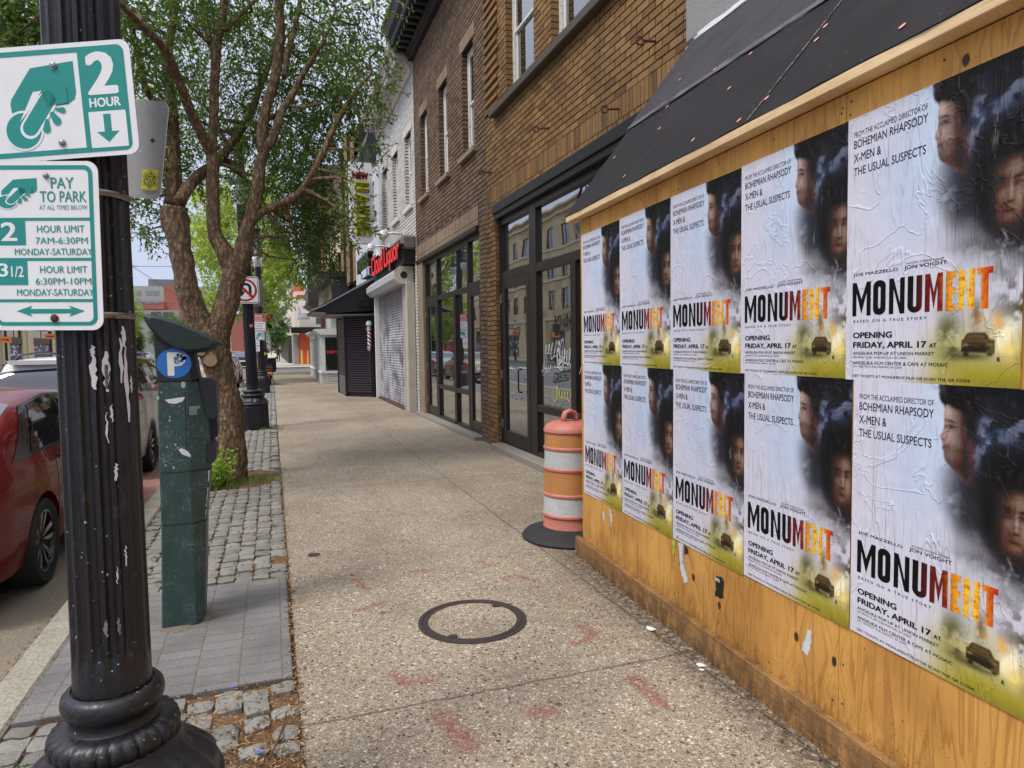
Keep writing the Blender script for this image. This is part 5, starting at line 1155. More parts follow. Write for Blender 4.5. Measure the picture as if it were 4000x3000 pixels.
def block_title(mb, fr):
    "eight heavy condensed capitals"
    def rnd(x0, x1, z0, z1, w, top=True, bot=True):
        c = []; i = []; n = 8; R1 = (x1-x0)/2; zr = R1*.9
        def ring(R_, x0, x1, z0, z1):
            cx = (x0+x1)/2; r = (x1-x0)/2; o = []
            o += [(cx+r*math.cos(a), z1-zr*.8*R_+zr*.8*R_*math.sin(a)) for a in np.linspace(0,PI,n)] if top else [(x1,z1),(x0,z1)]
            o += [(cx+r*math.cos(a), z0+zr*.8*R_+zr*.8*R_*math.sin(a)) for a in np.linspace(PI,2*PI,n)] if bot else [(x0,z0),(x1,z0)]
            return o
        a = ring(1, x0, x1, z0, z1); b = ring(.45, x0+w, x1-w, z0+(w*1.0 if bot else 0), z1-(w*1.0 if top else 0)); m = len(a)
        k = len(mb.v); mb.add([fr(*p,0) for p in a+b], [(i,(i+1)%m,m+(i+1)%m,m+i) for i in range(m) if top or i != 0])
    def pol(*p): mb.poly([fr(x,z,0) for x, z in p])
    H = .128*PH; z0 = (1-.755)*PH; z1 = z0+H; k = PW
    def X(a): return a*k
    S = .034*k; S2 = .032*k
    def strk(a, b): pol((a,z0),(b,z0),(b,z1),(a,z1))
    # M
    def Mm(a, b):
        strk(a, a+S*.85); strk(b-S*.85, b); m = (a+b)/2; pol((a+S*.85,z1),(a+S*.85,z1-H*.32),(m,z0+H*.06),(m,z0+H*.5)); pol((b-S*.85,z1),(m,z0+H*.5),(m,z0+H*.06),(b-S*.85,z1-H*.32))
    Mm(X(.046), X(.176)); rnd(X(.192),X(.276),z0,z1,S)
    def Nn(a, b): strk(a, a+S*.85); strk(b-S*.85, b); pol((a+S*.85,z1),(a+S*.85,z1-H*.3),(b-S*.85,z0),(b-S*.85,z0+H*.3))
    Nn(X(.298), X(.396))
    # U
    a, b = X(.414), X(.500); n = 10; cx = (a+b)/2; r = (b-a)/2
    o = [(cx-r*math.cos(t), z0+r*.8-r*.8*math.sin(t)) for t in np.linspace(0,PI,n)]; i_ = [(cx-(r-S)*math.cos(t), z0+r*.85-(r-S)*.8*math.sin(t)) for t in np.linspace(0,PI,n)]
    mb.add([fr(*p,0) for p in o+i_], [(j,j+1,n+j+1,n+j) for j in range(n-1)]); pol((a,z0+r*.8),(a+S,z0+r*.85),(a+S,z1),(a,z1)); pol((b-S,z0+r*.85),(b,z0+r*.8),(b,z1),(b-S,z1))
    Mm(X(.516), X(.616))
    e = X(.632); f_ = X(.684); strk(e, e+S); [pol((e+S,q),(f_,q),(f_,q+S*.85),(e+S,q+S*.85)) for q in (z0, z0+H*.43, z1-S*.85)]
    Nn(X(.698), X(.780)); t0, t1 = X(.79), X(.868); pol((t0,z1-S*.85),(t1,z1-S*.85),(t1,z1),(t0,z1)); m = (t0+t1)/2; pol((m-S/2,z0),(m+S/2,z0),(m+S/2,z1-S*.85),(m-S/2,z1-S*.85))
fp = lambda u,v,w: (u, -.0006-w, v)
def tx(mb, s, u0, u1, v0, v1, bold): mb.text(s, (u0*PW,u1*PW,(1-v1)*PH,(1-v0)*PH), fp, bold)
LN = []
for mt, rows in ((M_INK2, (('FROM THE ACCLAIMED DIRECTOR OF',.044,.515,.054,.074,.0),('BOHEMIAN RHAPSODY',.044,.517,.086,.117,.012),('X-MEN &',.044,.232,.137,.169,.012),('THE USUAL SUSPECTS',.044,.508,.189,.220,.012))),
    (M_INK, (('JOE MAZZELLO',.051,.352,.591,.605,.02),('ACADEMY AWARD® WINNER',.404,.621,.577,.584,.0),('JON VOIGHT',.391,.636,.588,.605,.02),('B A S E D   O N   A   T R U E   S T O R Y',.056,.528,.770,.780,.015),('OPENING',.053,.321,.817,.840,.045),('FRIDAY, APRIL 17',.054,.530,.854,.880,.045),('AT',.545,.588,.862,.876,.03),
     ('ANGELIKA POP-UP AT UNION MARKET',.054,.575,.891,.903,.015),('550 PENN ST NE, WASHINGTON, DC 20002',.055,.415,.909,.917,.0),('ANGELIKA FILM CENTER & CAFE AT MOSAIC',.056,.652,.928,.940,.015),('2911 DISTRICT AVE, FAIRFAX, VA 22031',.056,.387,.944,.952,.0),('GET TICKETS AT MONUMENT.FILM OR SCAN THE QR CODE',.053,.767,.979,.990,.015),('R',.893,.908,.907,.921,.03)))):
    for r_ in rows: g = MB(); tx(g, *r_); o = g.build('lettering', mt); LN.append(o.data); bpy.data.objects.remove(o)
g = MB(); block_title(g, fp); ME_TITLE = g.build('title_lettering', M_TITLE).data
for o in [o for o in list(bpy.data.objects) if o.data == ME_TITLE]: bpy.data.objects.remove(o)
ME_SHEET = make_poster_mesh(); ME_SHEET.materials.append(M_POST)
HRZ = math.atan2(HD.y, HD.x)
cn = ['first poster column, next to the traffic drum', 'second poster column from the traffic drum', 'third poster column, over the torn white strip', 'fourth poster column, beside the largest one', 'fifth and largest poster column, by the picture edge']
for row in (0, 1):
    for k in range(5):
        s0 = (-.012+.651*k) if row == 0 else (.004+.657*k); zb = 1.452+.001*k if row == 0 else .497+.007*k; zh = .94 if row == 0 else .957-.006*k
        o = link('film_poster', ME_SHEET); o.location = hp(s0, .0365-.0006*k-.0003*row, zb); o.rotation_euler = (0, R([-.2,.15,.3,-.15,.1][k] if row else [.1,-.1,.2,0,-.2][k]), HRZ); o.scale = (1, 1, zh/PH)
        tag(o, ('upper' if row == 0 else 'lower')+' film poster of the '+cn[k], 'poster', 'film posters pasted on the plywood')
        for nm, me in [('lettering',q) for q in LN]+[('title_lettering',ME_TITLE)]: link(nm, me, o)

# ------------------------------------------------------------------ traffic drum
DX, DY = 2.315, 5.12
DR = thing('traffic_drum', 'faded orange and white striped traffic drum with handle on black rubber base', 'traffic drum', (DX,DY,0))
def m_sheet(name, col, scr, hon=True):
    t = NT(name); v = t.co(); n = t.noise(v, 9, 5, .65); k = t.noise(t.co(scale=(1,1,3)), 34, 4, .7)
    c = t.mix(n, col, tuple(x*.82 for x in col)); c = t.mix(t.ramp(k, [(.54, 0.0), (.66, .8)]), c, scr); c = t.mix(t.ramp(t.noise(v, 3, 4), [(.42, 0.0), (.7, .5)]), c, tuple(x*.6 for x in col))
    return t.fin(c, .5, t.bump(t.voro(v, 160, 'Distance'), .08, .002))
M_DO = m_sheet('orange_reflective', lin((198,136,76)), lin((164,124,90))); M_DWT = m_sheet('white_reflective', lin((204,206,206)), lin((142,136,130))); M_DP = m_sheet('faded_pink_plastic', lin((204,126,110)), lin((150,90,80)))
M_RUB = simple('black_rubber', (.018,.018,.019), .7, var=.4, scale=16, bump=.4)
Rr = lambda z: .205+.022*(1-(z-.06)/.83)
g = MB(); prof = [(Rr(.06)+.012,.055),(Rr(.06)+.012,.085),(Rr(.1)+.004,.1)]
for z in (.2,.37,.58,.75): prof += [(Rr(z)+.001,z-.02),(Rr(z)+.013,z-.006),(Rr(z)+.013,z+.008),(Rr(z),z+.02)]
prof += [(Rr(.88),.875),(Rr(.88)+.014,.885),(Rr(.88)+.014,.905),(.195,.94),(.15,.962),(.01,.968)]
g.lathe(prof, 48); g.build('drum_body', M_DP, DR, auto=40)
for z0, z1, m in ((.2,.37,M_DWT),(.37,.58,M_DO),(.58,.75,M_DWT),(.75,.882,M_DO)):
    g = MB(); g.lathe([(Rr(z0)+.0035,z0+.016),(Rr(z1)+.0035,z1-.016)], 48, cap=False); o = g.build('reflective_band', m, DR, smooth=True)
g = MB(); pts = [(-.055,0,.955),(-.055,0,1.0),(-.04,0,1.035),(0,0,1.05),(.04,0,1.035),(.055,0,1.0),(.055,0,.955)]
for q in (-.02,0,.02): g.tube([(x,y+q,z) for x,y,z in pts], .016, 8)
g.build('handle', M_DP, DR, smooth=True)
g = MB(); g.lathe([(.405,.0),(.41,.02),(.385,.045),(.33,.06),(.27,.085),(.235,.10),(.23,.06)], 48, mod=lambda r,z,a: r*(1+.006*math.sin(a*9)*(1 if r > .38 else 0))); g.build('rubber_base', M_RUB, DR, auto=50)
# ================================================================== LAMP POSTS
def m_blackpaint(name, chips, streak=True):
    t = NT(name); v = t.co(); n = t.noise(v, 18, 4); f = t.noise(v, 90, 3)
    c = t.mix(n, (.005,.005,.007), (.016,.015,.020)); c = t.mix(t.ramp(f, [(.55, 0.0), (.75, .5)]), c, (.034,.032,.04))
    if chips:
        k = t.math('MULTIPLY', t.ramp(t.noise(v, 75, 3, .5), [(.70, 0.0), (.72, 1.0)]), t.ramp(t.noise(v, 5, 3), [(.45, 0.0), (.6, 1.0)]))
        c = t.mix(k, c, lin((196,194,196)))
        gl = t.ramp(t.noise(t.co(scale=(1,1,.3)), 16, 4, .7), [(.6, 0.0), (.7, .5)]); c = t.mix(gl, c, lin((84,82,86)))
    return t.fin(c, t.ramp(f, [(.3, .3), (.7, .5)]), t.bump(t.math('ADD', f, n), .25, .004))
M_POSTB = m_blackpaint('chipped_black_paint', True); M_POSTC = m_blackpaint('black_post_paint', False)
M_BOWL = NT('lamp_bowl_glass').fin(lin((214,220,220)), .25, None, Transmission_Weight=.35)
def flute(n, d, z0, z1=99):
    def f(r, z, a):
        if z < z0 or z > z1: return r
        t = (a*n/(2*PI)) % 1.0
        return r if t < .3 else r-d*math.sin(PI*(t-.3)/.7)**.6
    return f
def leafy(r, z, a, z0, z1, n=8, d=.024):
    if not z0 < z < z1: return r
    t = (z-z0)/(z1-z0); k = abs(((a*n/(2*PI)) % 1)-.5)*2
    rib = math.cos(k*PI*4)*.5+.5; lobe = max(0, 1-k**2*(1+1.2*t))
    return r+d*math.sin(PI*min(1,t*1.1))*lobe*(.55+.45*rib)-.004
def lamp_post(loc, label, near, top=6.4):
    L = thing('lamp_post', label, 'lamp post', loc, group=None)
    mat = M_POSTB if near else M_POSTC
    if near: bz = dict(blk=.20, br=.285, bell=[(.285,.2),(.298,.215),(.303,.24),(.298,.262),(.288,.272),(.278,.295),(.246,.33),(.215,.362),(.192,.39),(.178,.415)], gad=[(.162,.415),(.172,.43),(.174,.45),(.166,.472),(.146,.482),(.125,.486)], neck=[(.12,.492),(.117,.515),(.125,.524)], tor=[(.129,.526),(.137,.54),(.14,.558),(.136,.576),(.126,.588),(.112,.592),(.109,.585)], sh=(.1055,.094), f0=.70)
    else: bz = dict(blk=.46, br=.275, bell=[(.265,.46),(.282,.47),(.292,.49),(.288,.515),(.27,.525),(.26,.545),(.232,.585),(.214,.615),(.204,.635)], gad=[(.204,.635),(.222,.65),(.226,.665),(.212,.69),(.195,.695)], neck=[(.18,.70),(.176,.715),(.184,.722)], tor=[(.187,.724),(.198,.74),(.194,.762),(.17,.775),(.128,.785),(.118,.79)], sh=(.114,.098), f0=.84)
    # octagonal block, flat side to the pavement
    g = MB(); h = bz['blk']; b = bz['br']/math.cos(PI/8)
    g.lathe([(b*.99,-.03),(b,.0),(b,h-.02),(b*.97,h)], 8, rot=PI/8); g.build('base_block', mat, L)
    g = MB(); n = 128; z0, z1 = bz['bell'][3][1], bz['bell'][-1][1]; bl = bz['bell'][:4]; P0 = bz['bell'][3:]
    for a, c in zip(P0, P0[1:]):
        for k in range(1,7): bl.append((a[0]+(c[0]-a[0])*k/6, a[1]+(c[1]-a[1])*k/6))
    g.lathe(bl, n, mod=lambda r,z,a: leafy(r,z,a,z0,z1)); g.build('leaf_bell', mat, L, smooth=True)
    g = MB(); g.lathe(bz['gad'], 192, mod=lambda r,z,a: r+.006*abs(math.sin(a*15))*(1 if r > .15 else 0)-.004*(abs(math.sin(a*15)) < .18)); g.build('gadroon_ring', mat, L, auto=50)
    g = MB(); g.lathe([bz['gad'][-1]]+bz['neck']+bz['tor'], 48); g.build('collar', mat, L, auto=60)
    g = MB(); f0 = bz['f0']; z = bz['tor'][-1][1]-.02; r0, r1 = bz['sh']; rr = lambda q: r0+(r1-r0)*(q-.6)/3.4 if q < 4 else r1
    prof = [(rr(z),z),(rr(f0-.03),f0-.03)]+[(rr(q),q) for q in (f0-.012, f0, f0+.012)]+[(rr(q),q) for q in np.linspace(f0+.05, top-.4, 14)]+[(r1,top-.38)]
    def fl(r, q, a):
        k = min(1, max(0, (q-f0+.03)/.045)); return r-(r-flute(16,.0125,-1)(r,q,a))*k
    g.lathe(prof, 16*10, mod=fl); g.build('fluted_shaft', mat, L, auto=50)
    g = MB(); g.lathe([(r1+.03,top-.4),(r1+.05,top-.36),(r1+.03,top-.3),(r1,top-.26),(.05,top-.1),(.07,top-.02),(.03,top+.06),(.01,top+.2)], 24); g.build('finial', mat, L, auto=50)
    for s in (-1, 1):
        g = MB(); g.tube([(0,s*.06,top-.75),(0,s*.35,top-.62),(0,s*.62,top-.66),(0,s*.75,top-.85)], .03, 8); g.tube([(0,s*.08,top-1.2),(0,s*.3,top-1.0),(0,s*.4,top-.66)], .02, 6); arm = g.build('arm', mat, L, smooth=True)
        c = (0, s*.75); t0 = top-.9
        g = MB(); g.lathe([(.02,t0+.1),(.05,t0+.06),(.035,t0),(.06,t0-.06),(.09,t0-.1),(.075,t0-.16),(.10,t0-.2),(.10,t0-.3),(.155,t0-.36),(.185,t0-.46),(.19,t0-.5),(.17,t0-.5)], 28, c); g.build('lantern_hood', mat, L, auto=45)
        g = MB(); g.lathe([(.168,t0-.5),(.172,t0-.6),(.14,t0-.74),(.08,t0-.83),(.01,t0-.86)], 28, c); g.build('lantern_bowl', M_BOWL, L, smooth=True)
    return L
L1 = lamp_post((-.485,2.30,0), 'nearest fluted black lamp post carrying the parking signs and paper scraps', True)
L2 = lamp_post((-.36,14.55,0), 'fluted black lamp post with the no U-turn sign, behind the leaning tree', False, 6.05)
L3 = lamp_post((-.36,26.2,0), 'fluted black lamp post with the red snow route sign', False, 6.2)
L2.rotation_euler = (0, R(-1.3), 0)
# torn bills still stuck to the nearest shaft
M_SCR = simple('torn_bill', lin((222,220,224)), .6, var=.06, scale=30, bump=.3)
def shaft_scrap(a_deg, z, w, h, seed, mat=M_SCR):
    r0 = random.Random(seed); n = 9; g = MB(); rows = []
    for k in range(n+1):
        q = z-h/2+h*k/n; ww = w*(.35+.65*math.sin(PI*min(1,max(.06,k/n))))*r0.uniform(.6,1.15); rr = .1055-.0115*(q-.6)/3.4+.002; c = R(a_deg)+r0.uniform(-.03,.03)
        rows.append([(rr*math.cos(c+s*ww/2/rr), rr*math.sin(c+s*ww/2/rr), q) for s in (-1,-.3,.3,1)])
    for k in range(n):
        for s in range(3): g.quad(rows[k][s],rows[k][s+1],rows[k+1][s+1],rows[k+1][s])
    return g.build('torn_bill', mat, L1)
for a, z, w, h, sd in ((-84,1.54,.018,.10,1),(-84,1.60,.012,.03,2),(-67,1.54,.02,.115,3),(-44,1.57,.012,.13,4),(-36,1.50,.014,.22,5),(-38,1.64,.018,.06,6),(-60,1.25,.012,.05,7),(-70,1.38,.006,.09,8),(-62,1.42,.008,.05,9),(-26,1.5,.008,.05,10),(-52,1.0,.006,.06,11),(-66,.95,.005,.05,12),(-84,.8,.012,.05,13),(-67,.8,.01,.05,14)): shaft_scrap(a, z, w, h, sd, M_SCR if sd < 13 else simple('grey_bill', lin((120,120,124)), .7) if sd == 13 else bpy.data.materials['grey_bill'])
g = MB(); fr_ = lambda u,v,w: (.1065*math.cos(R(-67)+u/.105), .1065*math.sin(R(-67)+u/.105), v)
g.text('KIRE', (-.0045,.0045,1.49,1.56), lambda u,v,w: tuple(a*(1+w*9) if i < 2 else a for i, a in enumerate(fr_(u,v,w))), .04); g.build('bill_lettering', M_INK, L1)
M_STRAP = simple('stainless_strap', lin((134,128,122)), .35, .8, var=.3, scale=12, chips=(lin((112,82,60)), .64, 10))
for z in (2.045, 1.70):
    g = MB(); g.lathe([(.103,z-.009),(.1045,z-.009),(.1045,z+.009),(.103,z+.009)], 48, cap=False); g.build('strap', M_STRAP, L1, smooth=True)
    for k in range(3): g = MB(); a = R(-70+k*42); g.tube([(.103*math.cos(a),.103*math.sin(a),z+.012),(.113*math.cos(a),.113*math.sin(a),z+.012)], .005, 6); g.build('strap_bolt', M_STRAP, L1)

# ================================================================== SIGNS
M_SW = simple('white_sign_sheeting', lin((234,234,236)), .35, var=.04, scale=10, bump=0); M_SG = simple('teal_sign_print', lin((24,140,132)), .35, var=.08, scale=7, bump=0)
M_SR = simple('red_sign_print', lin((186,34,44)), .4, var=.06, bump=0); M_SK = simple('black_sign_print', lin((20,20,22)), .4, bump=0)
M_ALU = simple('bare_aluminium_sheet', lin((168,164,158)), .45, .6, var=.12, scale=7, chips=(lin((206,204,200)), .66, 40))
def rrect(x0, x1, z0, z1, r, n=6):
    o = []
    for cx, cz, a0 in ((x1-r,z1-r,0),(x0+r,z1-r,90),(x0+r,z0+r,180),(x1-r,z0+r,270)):
        o += [(cx+r*math.cos(R(a0+90*k/n)), cz+r*math.sin(R(a0+90*k/n))) for k in range(n+1)]
    return o
def plate(root, w, h, r, mat, back, th=.0022, name='plate'):
    "upright plate in the root's own x-z plane, face towards -y"
    g = MB(); o = rrect(-w/2,w/2,-h/2,h/2,r); n = len(o)
    g.mi = 0; g.poly([(x,0,z) for x,z in o]); g.mi = 1; g.poly([(x,th,z) for x,z in o][::-1])
    g.add([(x,0,z) for x,z in o]+[(x,th,z) for x,z in o], [((i+1)%n,i,i+n,(i+1)%n+n) for i in range(n)])
    return g.build(name, [mat, back], root)
class Print:
    "flat printed shapes on a plate; coordinates in the units given by the mapping f(x,y)->(u,z)"
    def __init__(s, f, y=-.0008): s.f = f; s.y = y; s.g = MB(); s.tx = []
    def poly(s, pts): s.g.poly([(s.f(*p)[0], s.y, s.f(*p)[1]) for p in pts]); return s
    def box(s, x0, x1, y0, y1): return s.poly([(x0,y1),(x1,y1),(x1,y0),(x0,y0)])
    def text(s, t, x0, x1, y0, y1, bold=.02):
        a, b = s.f(x0,y1), s.f(x1,y0); g = MB(); g.text(t, (a[0],b[0],a[1],b[1]), lambda u,v,w: (u,s.y-w,v), bold); s.tx.append(g); return s
    def ring(s, o, i):
        a, b = [s.f(*p) for p in o], [s.f(*p) for p in i]; n = len(a)
        s.g.add([(x,s.y,z) for x,z in a+b], [(k,(k+1)%n,n+(k+1)%n,n+k) for k in range(n)]); return s
    def circle(s, cx, cy, rx, ry=None, n=28): return s.poly([(cx+rx*math.cos(-2*PI*k/n), cy+(ry or rx)*math.sin(-2*PI*k/n)) for k in range(n)])
    def capsule(s, x0, y0, x1, y1, r, r1=None):
        r1 = r1 or r; a = math.atan2(y1-y0, x1-x0); n = 9
        return s.poly(([(x1+r1*math.cos(a+PI/2-PI*k/n), y1+r1*math.sin(a+PI/2-PI*k/n)) for k in range(n+1)]+[(x0+r*math.cos(a-PI/2-PI*k/n), y0+r*math.sin(a-PI/2-PI*k/n)) for k in range(n+1)]))
    def build(s, name, mat, root):
        for g in s.tx: g.build('lettering' if name != 'number' else name, mat, root)
        return s.g.build(name, mat, root) if s.g.v else None
def hand_print(f, root, y=-.0008):
    "a hand dropping a coin, in the pixels of a 500 x 560 drawing"
    Print(f,y).poly([(172,332),(383,312),(383,462),(374,492),(340,515),(258,520),(214,560),(170,600),(100,600),(60,536),(58,495),(66,472)]).build('hand_symbol', M_SG, root)
    Print(f,y-.0003).circle(110,628,97).build('symbol_gap', M_SW, root); Print(f,y-.0006).circle(110,628,86).build('coin_symbol', M_SG, root)
    Print(f,y-.0009).capsule(236,500,143,621,49).poly([(174,447),(217,443),(160,520),(96,585)]).build('symbol_gap', M_SW, root)
    Print(f,y-.0012).capsule(246,484,145,617,38).poly([(217,443),(340,430),(340,510),(258,517),(235,528)]).build('thumb_symbol', M_SG, root)
    Print(f,y-.0012).capsule(228,588,223,628,9,18).capsule(258,558,277,592,12,20).capsule(280,537,310,543,6,14).build('finger_symbol', M_SG, root)
def hour_sign(root, sx=1.0):
    plate(root, .457, .305, .028, M_SW, M_ALU)
    f = lambda x,y: ((x+161)/826*.457-.2285, .1525-(y-225)/552*.305)
    ou = rrect(-130,634,248,754,36); inn = rrect(-104,612,272,730,14)
    Print(f).ring(ou,inn).build('border', M_SG, root)
    Print(f,-.0011).poly([(408,262),(612,262),(624,280),(624,728),(408,740)]).build('panel', M_SG, root)
    Print(f,-.0014).text('2',442,594,276,482,.05).text('HOUR',444,598,496,542,.045).poly(rrect(434,616,562,736,4)).build('lettering', M_SW, root)
    Print(f,-.0017).poly([(505,576),(541,576),(541,660),(578,660),(522,712),(466,660),(505,660)]).build('arrow_symbol', M_SG, root)
    hand_print(f, root, -.0008)
def face_cam(o, yaw, roll): o.rotation_euler = (Matrix.Rotation(yaw,4,'Z') @ Matrix.Rotation(roll,4,'Y')).to_euler()
CAMY = -YAW
ux = Vector((math.cos(CAMY), math.sin(CAMY), 0))
S1 = thing('parking_sign', 'upper white and teal sign reading 2 HOUR with hand and coin', 'road sign', tuple(Vector((-.327,2.107,2.272))-ux*.2285)); face_cam(S1, CAMY, R(-3.4)); hour_sign(S1)
def bolt(root, x, z, mat, r=.007, name='bolt'):
    g = MB(); i = 0
    g.lathe([(r*1.15,0),(r*1.15,.002),(r*.85,.0022),(r*.8,.006),(r*.5,.0072),(.0002,.0075)], 14); g.v = [(x+a, -.0015-c, z+b) for a,b,c in g.v]; g.f = [t[::-1] for t in g.f]; return g.build(name, mat, root, auto=40)
bolt(S1, .02, .095, M_STEEL, .0088); bolt(S1, .022, -.11, M_STEEL, .0082)
g = MB(); g.box(-.02,.06,.0022,.012,-.14,.14); g.build('mounting_bracket', M_STRAP, S1)
S2 = thing('parking_sign', 'lower white and teal PAY TO PARK sign with times and double arrow', 'road sign', tuple(Vector((-.428,2.128,1.885))-ux*.1525)); face_cam(S2, CAMY, R(.6))
plate(S2, .305, .455, .03, M_SW, M_ALU)
f2 = lambda x,y: ((x+45)/551*.305-.1525, .2275-(y-812)/823*.455)
Print(f2).ring(rrect(-26,478,832,1612,40), rrect(-8,458,852,1594,26)).build('border', M_SG, S2)
Print(f2).box(-9,459,1085,1099).box(-9,459,1280,1294).box(-9,459,1482,1496).box(-9,140,1099,1218).box(-9,142,1294,1412).build('rule_and_box', M_SG, S2)
Print(f2,-.0011).text('PAY',274,386,890,944,.015).text('TO PARK',218,446,956,1010,.012).text('AT ALL TIMES BELOW',213,448,1024,1046,.0).text('HOUR LIMIT',197,430,1122,1157,.008).text('7AM-6:30PM',188,444,1180,1212,.008).text('MONDAY-SATURDAY',84,464,1234,1267,.008).text('HOUR LIMIT',204,436,1320,1354,.008).text('6:30PM-10PM',180,454,1378,1411,.008).text('MONDAY-SATURDAY',86,464,1432,1466,.008).build('lettering', M_SG, S2)
Print(f2,-.0011).text('2',20,100,1106,1198,.03).text('3',2,48,1306,1372,.03).text('1/2',62,124,1320,1374,.02).build('number', M_SW, S2)
Print(f2,-.0008).poly([(80,1540),(158,1514),(146,1530),(350,1530),(338,1514),(416,1540),(338,1568),(350,1552),(146,1552),(158,1568)]).build('double_arrow', M_SG, S2)
hand_print(lambda x,y: f2(12+(x-25)/358*193, 893+(y-312)/413*150), S2)
bolt(S2, .013, .188, M_STEEL); bolt(S2, .02, -.195, M_RUST, .0095)
g = MB(); g.box(-.05,.05,.0022,.012,-.2,.2); g.build('mounting_bracket', M_STRAP, S2)
S3 = thing('parking_sign', 'bare grey aluminium back of a sign with a yellow honeycomb sticker', 'road sign', tuple(Vector((-.295,2.415,2.262))-Vector((math.cos(CAMY-.25),math.sin(CAMY-.25),0))*.2285)); face_cam(S3, CAMY-.25, R(9.5))
plate(S3, .457, .305, .028, M_ALU, M_SW)
f3 = lambda x,y: (x, y)
M_YST = simple('yellow_sticker', lin((226,214,60)), .4, var=.04, bump=0)
cx, cz = .185, -.092
Print(f3).poly([(cx-.031,cz-.033),(cx+.031,cz-.031),(cx+.029,cz+.033),(cx-.033,cz+.031)]).build('sticker', M_YST, S3)
p = Print(f3,-.0011); q = Print(f3,-.0013); hx = .0098
for ch, i, j in (('J',0,1),('O',-.87,.5),('B',.87,.5),('A',0,0),('L',-.87,-.5),('S',.87,-.5),('M',0,-1)):
    x, z = cx+i*hx*1.95, cz+j*hx*1.95; hexa = lambda r: [(x+r*math.cos(R(60*k)), z+r*math.sin(R(60*k))) for k in range(6)]
    p.ring(hexa(hx*1.08), hexa(hx*.93)); q.text(ch, x-.004, x+.004, z+.0045, z-.0045, .05)
p.build('honeycomb_print', M_SK, S3); q.build('sticker_lettering', M_SK, S3)
Print(f3,-.0006).circle(.185,-.115,.03,.024).build('glue_patch', simple('grey_glue', lin((140,136,130)), .8), S3)
g = MB(); g.lathe([(.006,0),(.006,.001),(.0001,.001)],14); g.v = [(.18+a,-.0012-c,.03+b) for a,b,c in g.v]; g.build('bolt_hole', M_SK, S3)

# no U-turn sign on the second post
S4 = thing('traffic_sign', 'square white no U-turn sign with red ring and slash', 'road sign', (-.45,14.36,2.745)); S4.rotation_euler = (0,R(-1),R(-2))
plate(S4, .52, .53, .05, M_SW, M_ALU)
Print(f3).ring(rrect(-.248,.248,-.253,.253,.04), rrect(-.236,.236,-.241,.241,.03)).build('border', M_SK, S4)
nn = 40; Print(f3,-.0014).ring([(.222*math.cos(2*PI*k/nn),.222*math.sin(2*PI*k/nn)) for k in range(nn)], [(.182*math.cos(2*PI*k/nn),.182*math.sin(2*PI*k/nn)) for k in range(nn)]).poly([(-.158,.122),(-.122,.158),(.158,-.122),(.122,-.158)]).build('prohibition_ring', M_SR, S4)
up = Print(f3,-.0009); aa = np.linspace(0,PI,14)
up.ring([(.015+.105*math.cos(a),.045+.095*math.sin(a)) for a in aa]+[(-.09,-.02),(-.145,-.02),(-.06,-.14),(.015,-.02),(-.045,-.02)], [(.015+.055*math.cos(a),.045+.045*math.sin(a)) for a in aa]+[(-.045,-.0199),(-.1,-.03),(-.06,-.08),(-.01,-.03),(-.044,-.0199)]) if False else None
for a, b in zip(aa, aa[1:]): up.poly([(.015+.105*math.cos(a),.045+.095*math.sin(a)),(.015+.105*math.cos(b),.045+.095*math.sin(b)),(.015+.055*math.cos(b),.045+.045*math.sin(b)),(.015+.055*math.cos(a),.045+.045*math.sin(a))])
up.poly([(.07,.045),(.07,-.13),(.12,-.13),(.12,.045)]).poly([(-.09,.045),(-.09,-.03),(-.04,-.03),(-.04,.045)]).poly([(-.15,-.02),(-.065,-.125),(.015,-.02),(-.04,-.03),(-.09,-.03)]); up.build('u_turn_arrow', M_SK, S4)
S4b = thing('traffic_sign', 'bare edge of a second plate fixed behind the no U-turn sign', 'road sign', (-.37,14.74,2.72)); S4b.rotation_euler = (0,0,R(176)); plate(S4b, .52, .53, .05, M_SW, M_ALU)
g = MB(); g.disc((-.36+.0,14.42,2.05),(1,0,0),(0,0,1),.035,16); STK = g
o = STK.build('sticker', simple('pink_sticker', lin((206,96,120)), .5, var=.3, scale=60, bump=0)); o['label'] = 'round pink sticker on the second black lamp post'; o['category'] = 'sticker'
# signs on the third post
S5 = thing('traffic_sign', 'red and white SNOW EMERGENCY ROUTE sign', 'road sign', (-.385,26.0,2.52)); plate(S5, .42, .61, .03, M_SR, M_ALU); S5.scale = (1.06,1,1.04)
Print(f3).poly(rrect(-.19,.19,-.27,.03,.01)).build('panel', M_SW, S5)
Print(f3,-.0014).text('SNOW',-.12,.12,.255,.185,.05).text('EMERGENCY',-.17,.17,.155,.11,.03).text('ROUTE',-.12,.12,.09,.04,.04).build('lettering', M_SW, S5)
Print(f3,-.0014).text('NO PARKING',-.165,.165,-.01,-.06,.01).text('DURING',-.11,.11,-.095,-.145,.01).text('EMERGENCY',-.165,.165,-.18,-.23,.01).build('lettering', M_SK, S5)
Print(f3,-.0014).ring(rrect(-.205,.205,-.3,.3,.025), rrect(-.197,.197,-.292,.292,.02)).build('border', M_SW, S5)
S6 = thing('parking_sign', 'small teal 2 hour hand sign under the red snow route sign', 'road sign', (-.40,26.0,2.05)); hour_sign(S6); S6.scale = (.82,1,1)
S7 = thing('parking_sign', 'narrow white notice plate lowest on the third lamp post', 'road sign', (-.47,26.0,1.69)); plate(S7, .16, .40, .02, M_SW, M_ALU)
Print(f3).box(-.07,.07,-.0,.02).text('NO',-.03,.03,.12,.08).text('ON ANY',-.05,.05,-.05,-.08).text('DAY',-.03,.03,-.11,-.14).build('lettering', M_SK, S7)

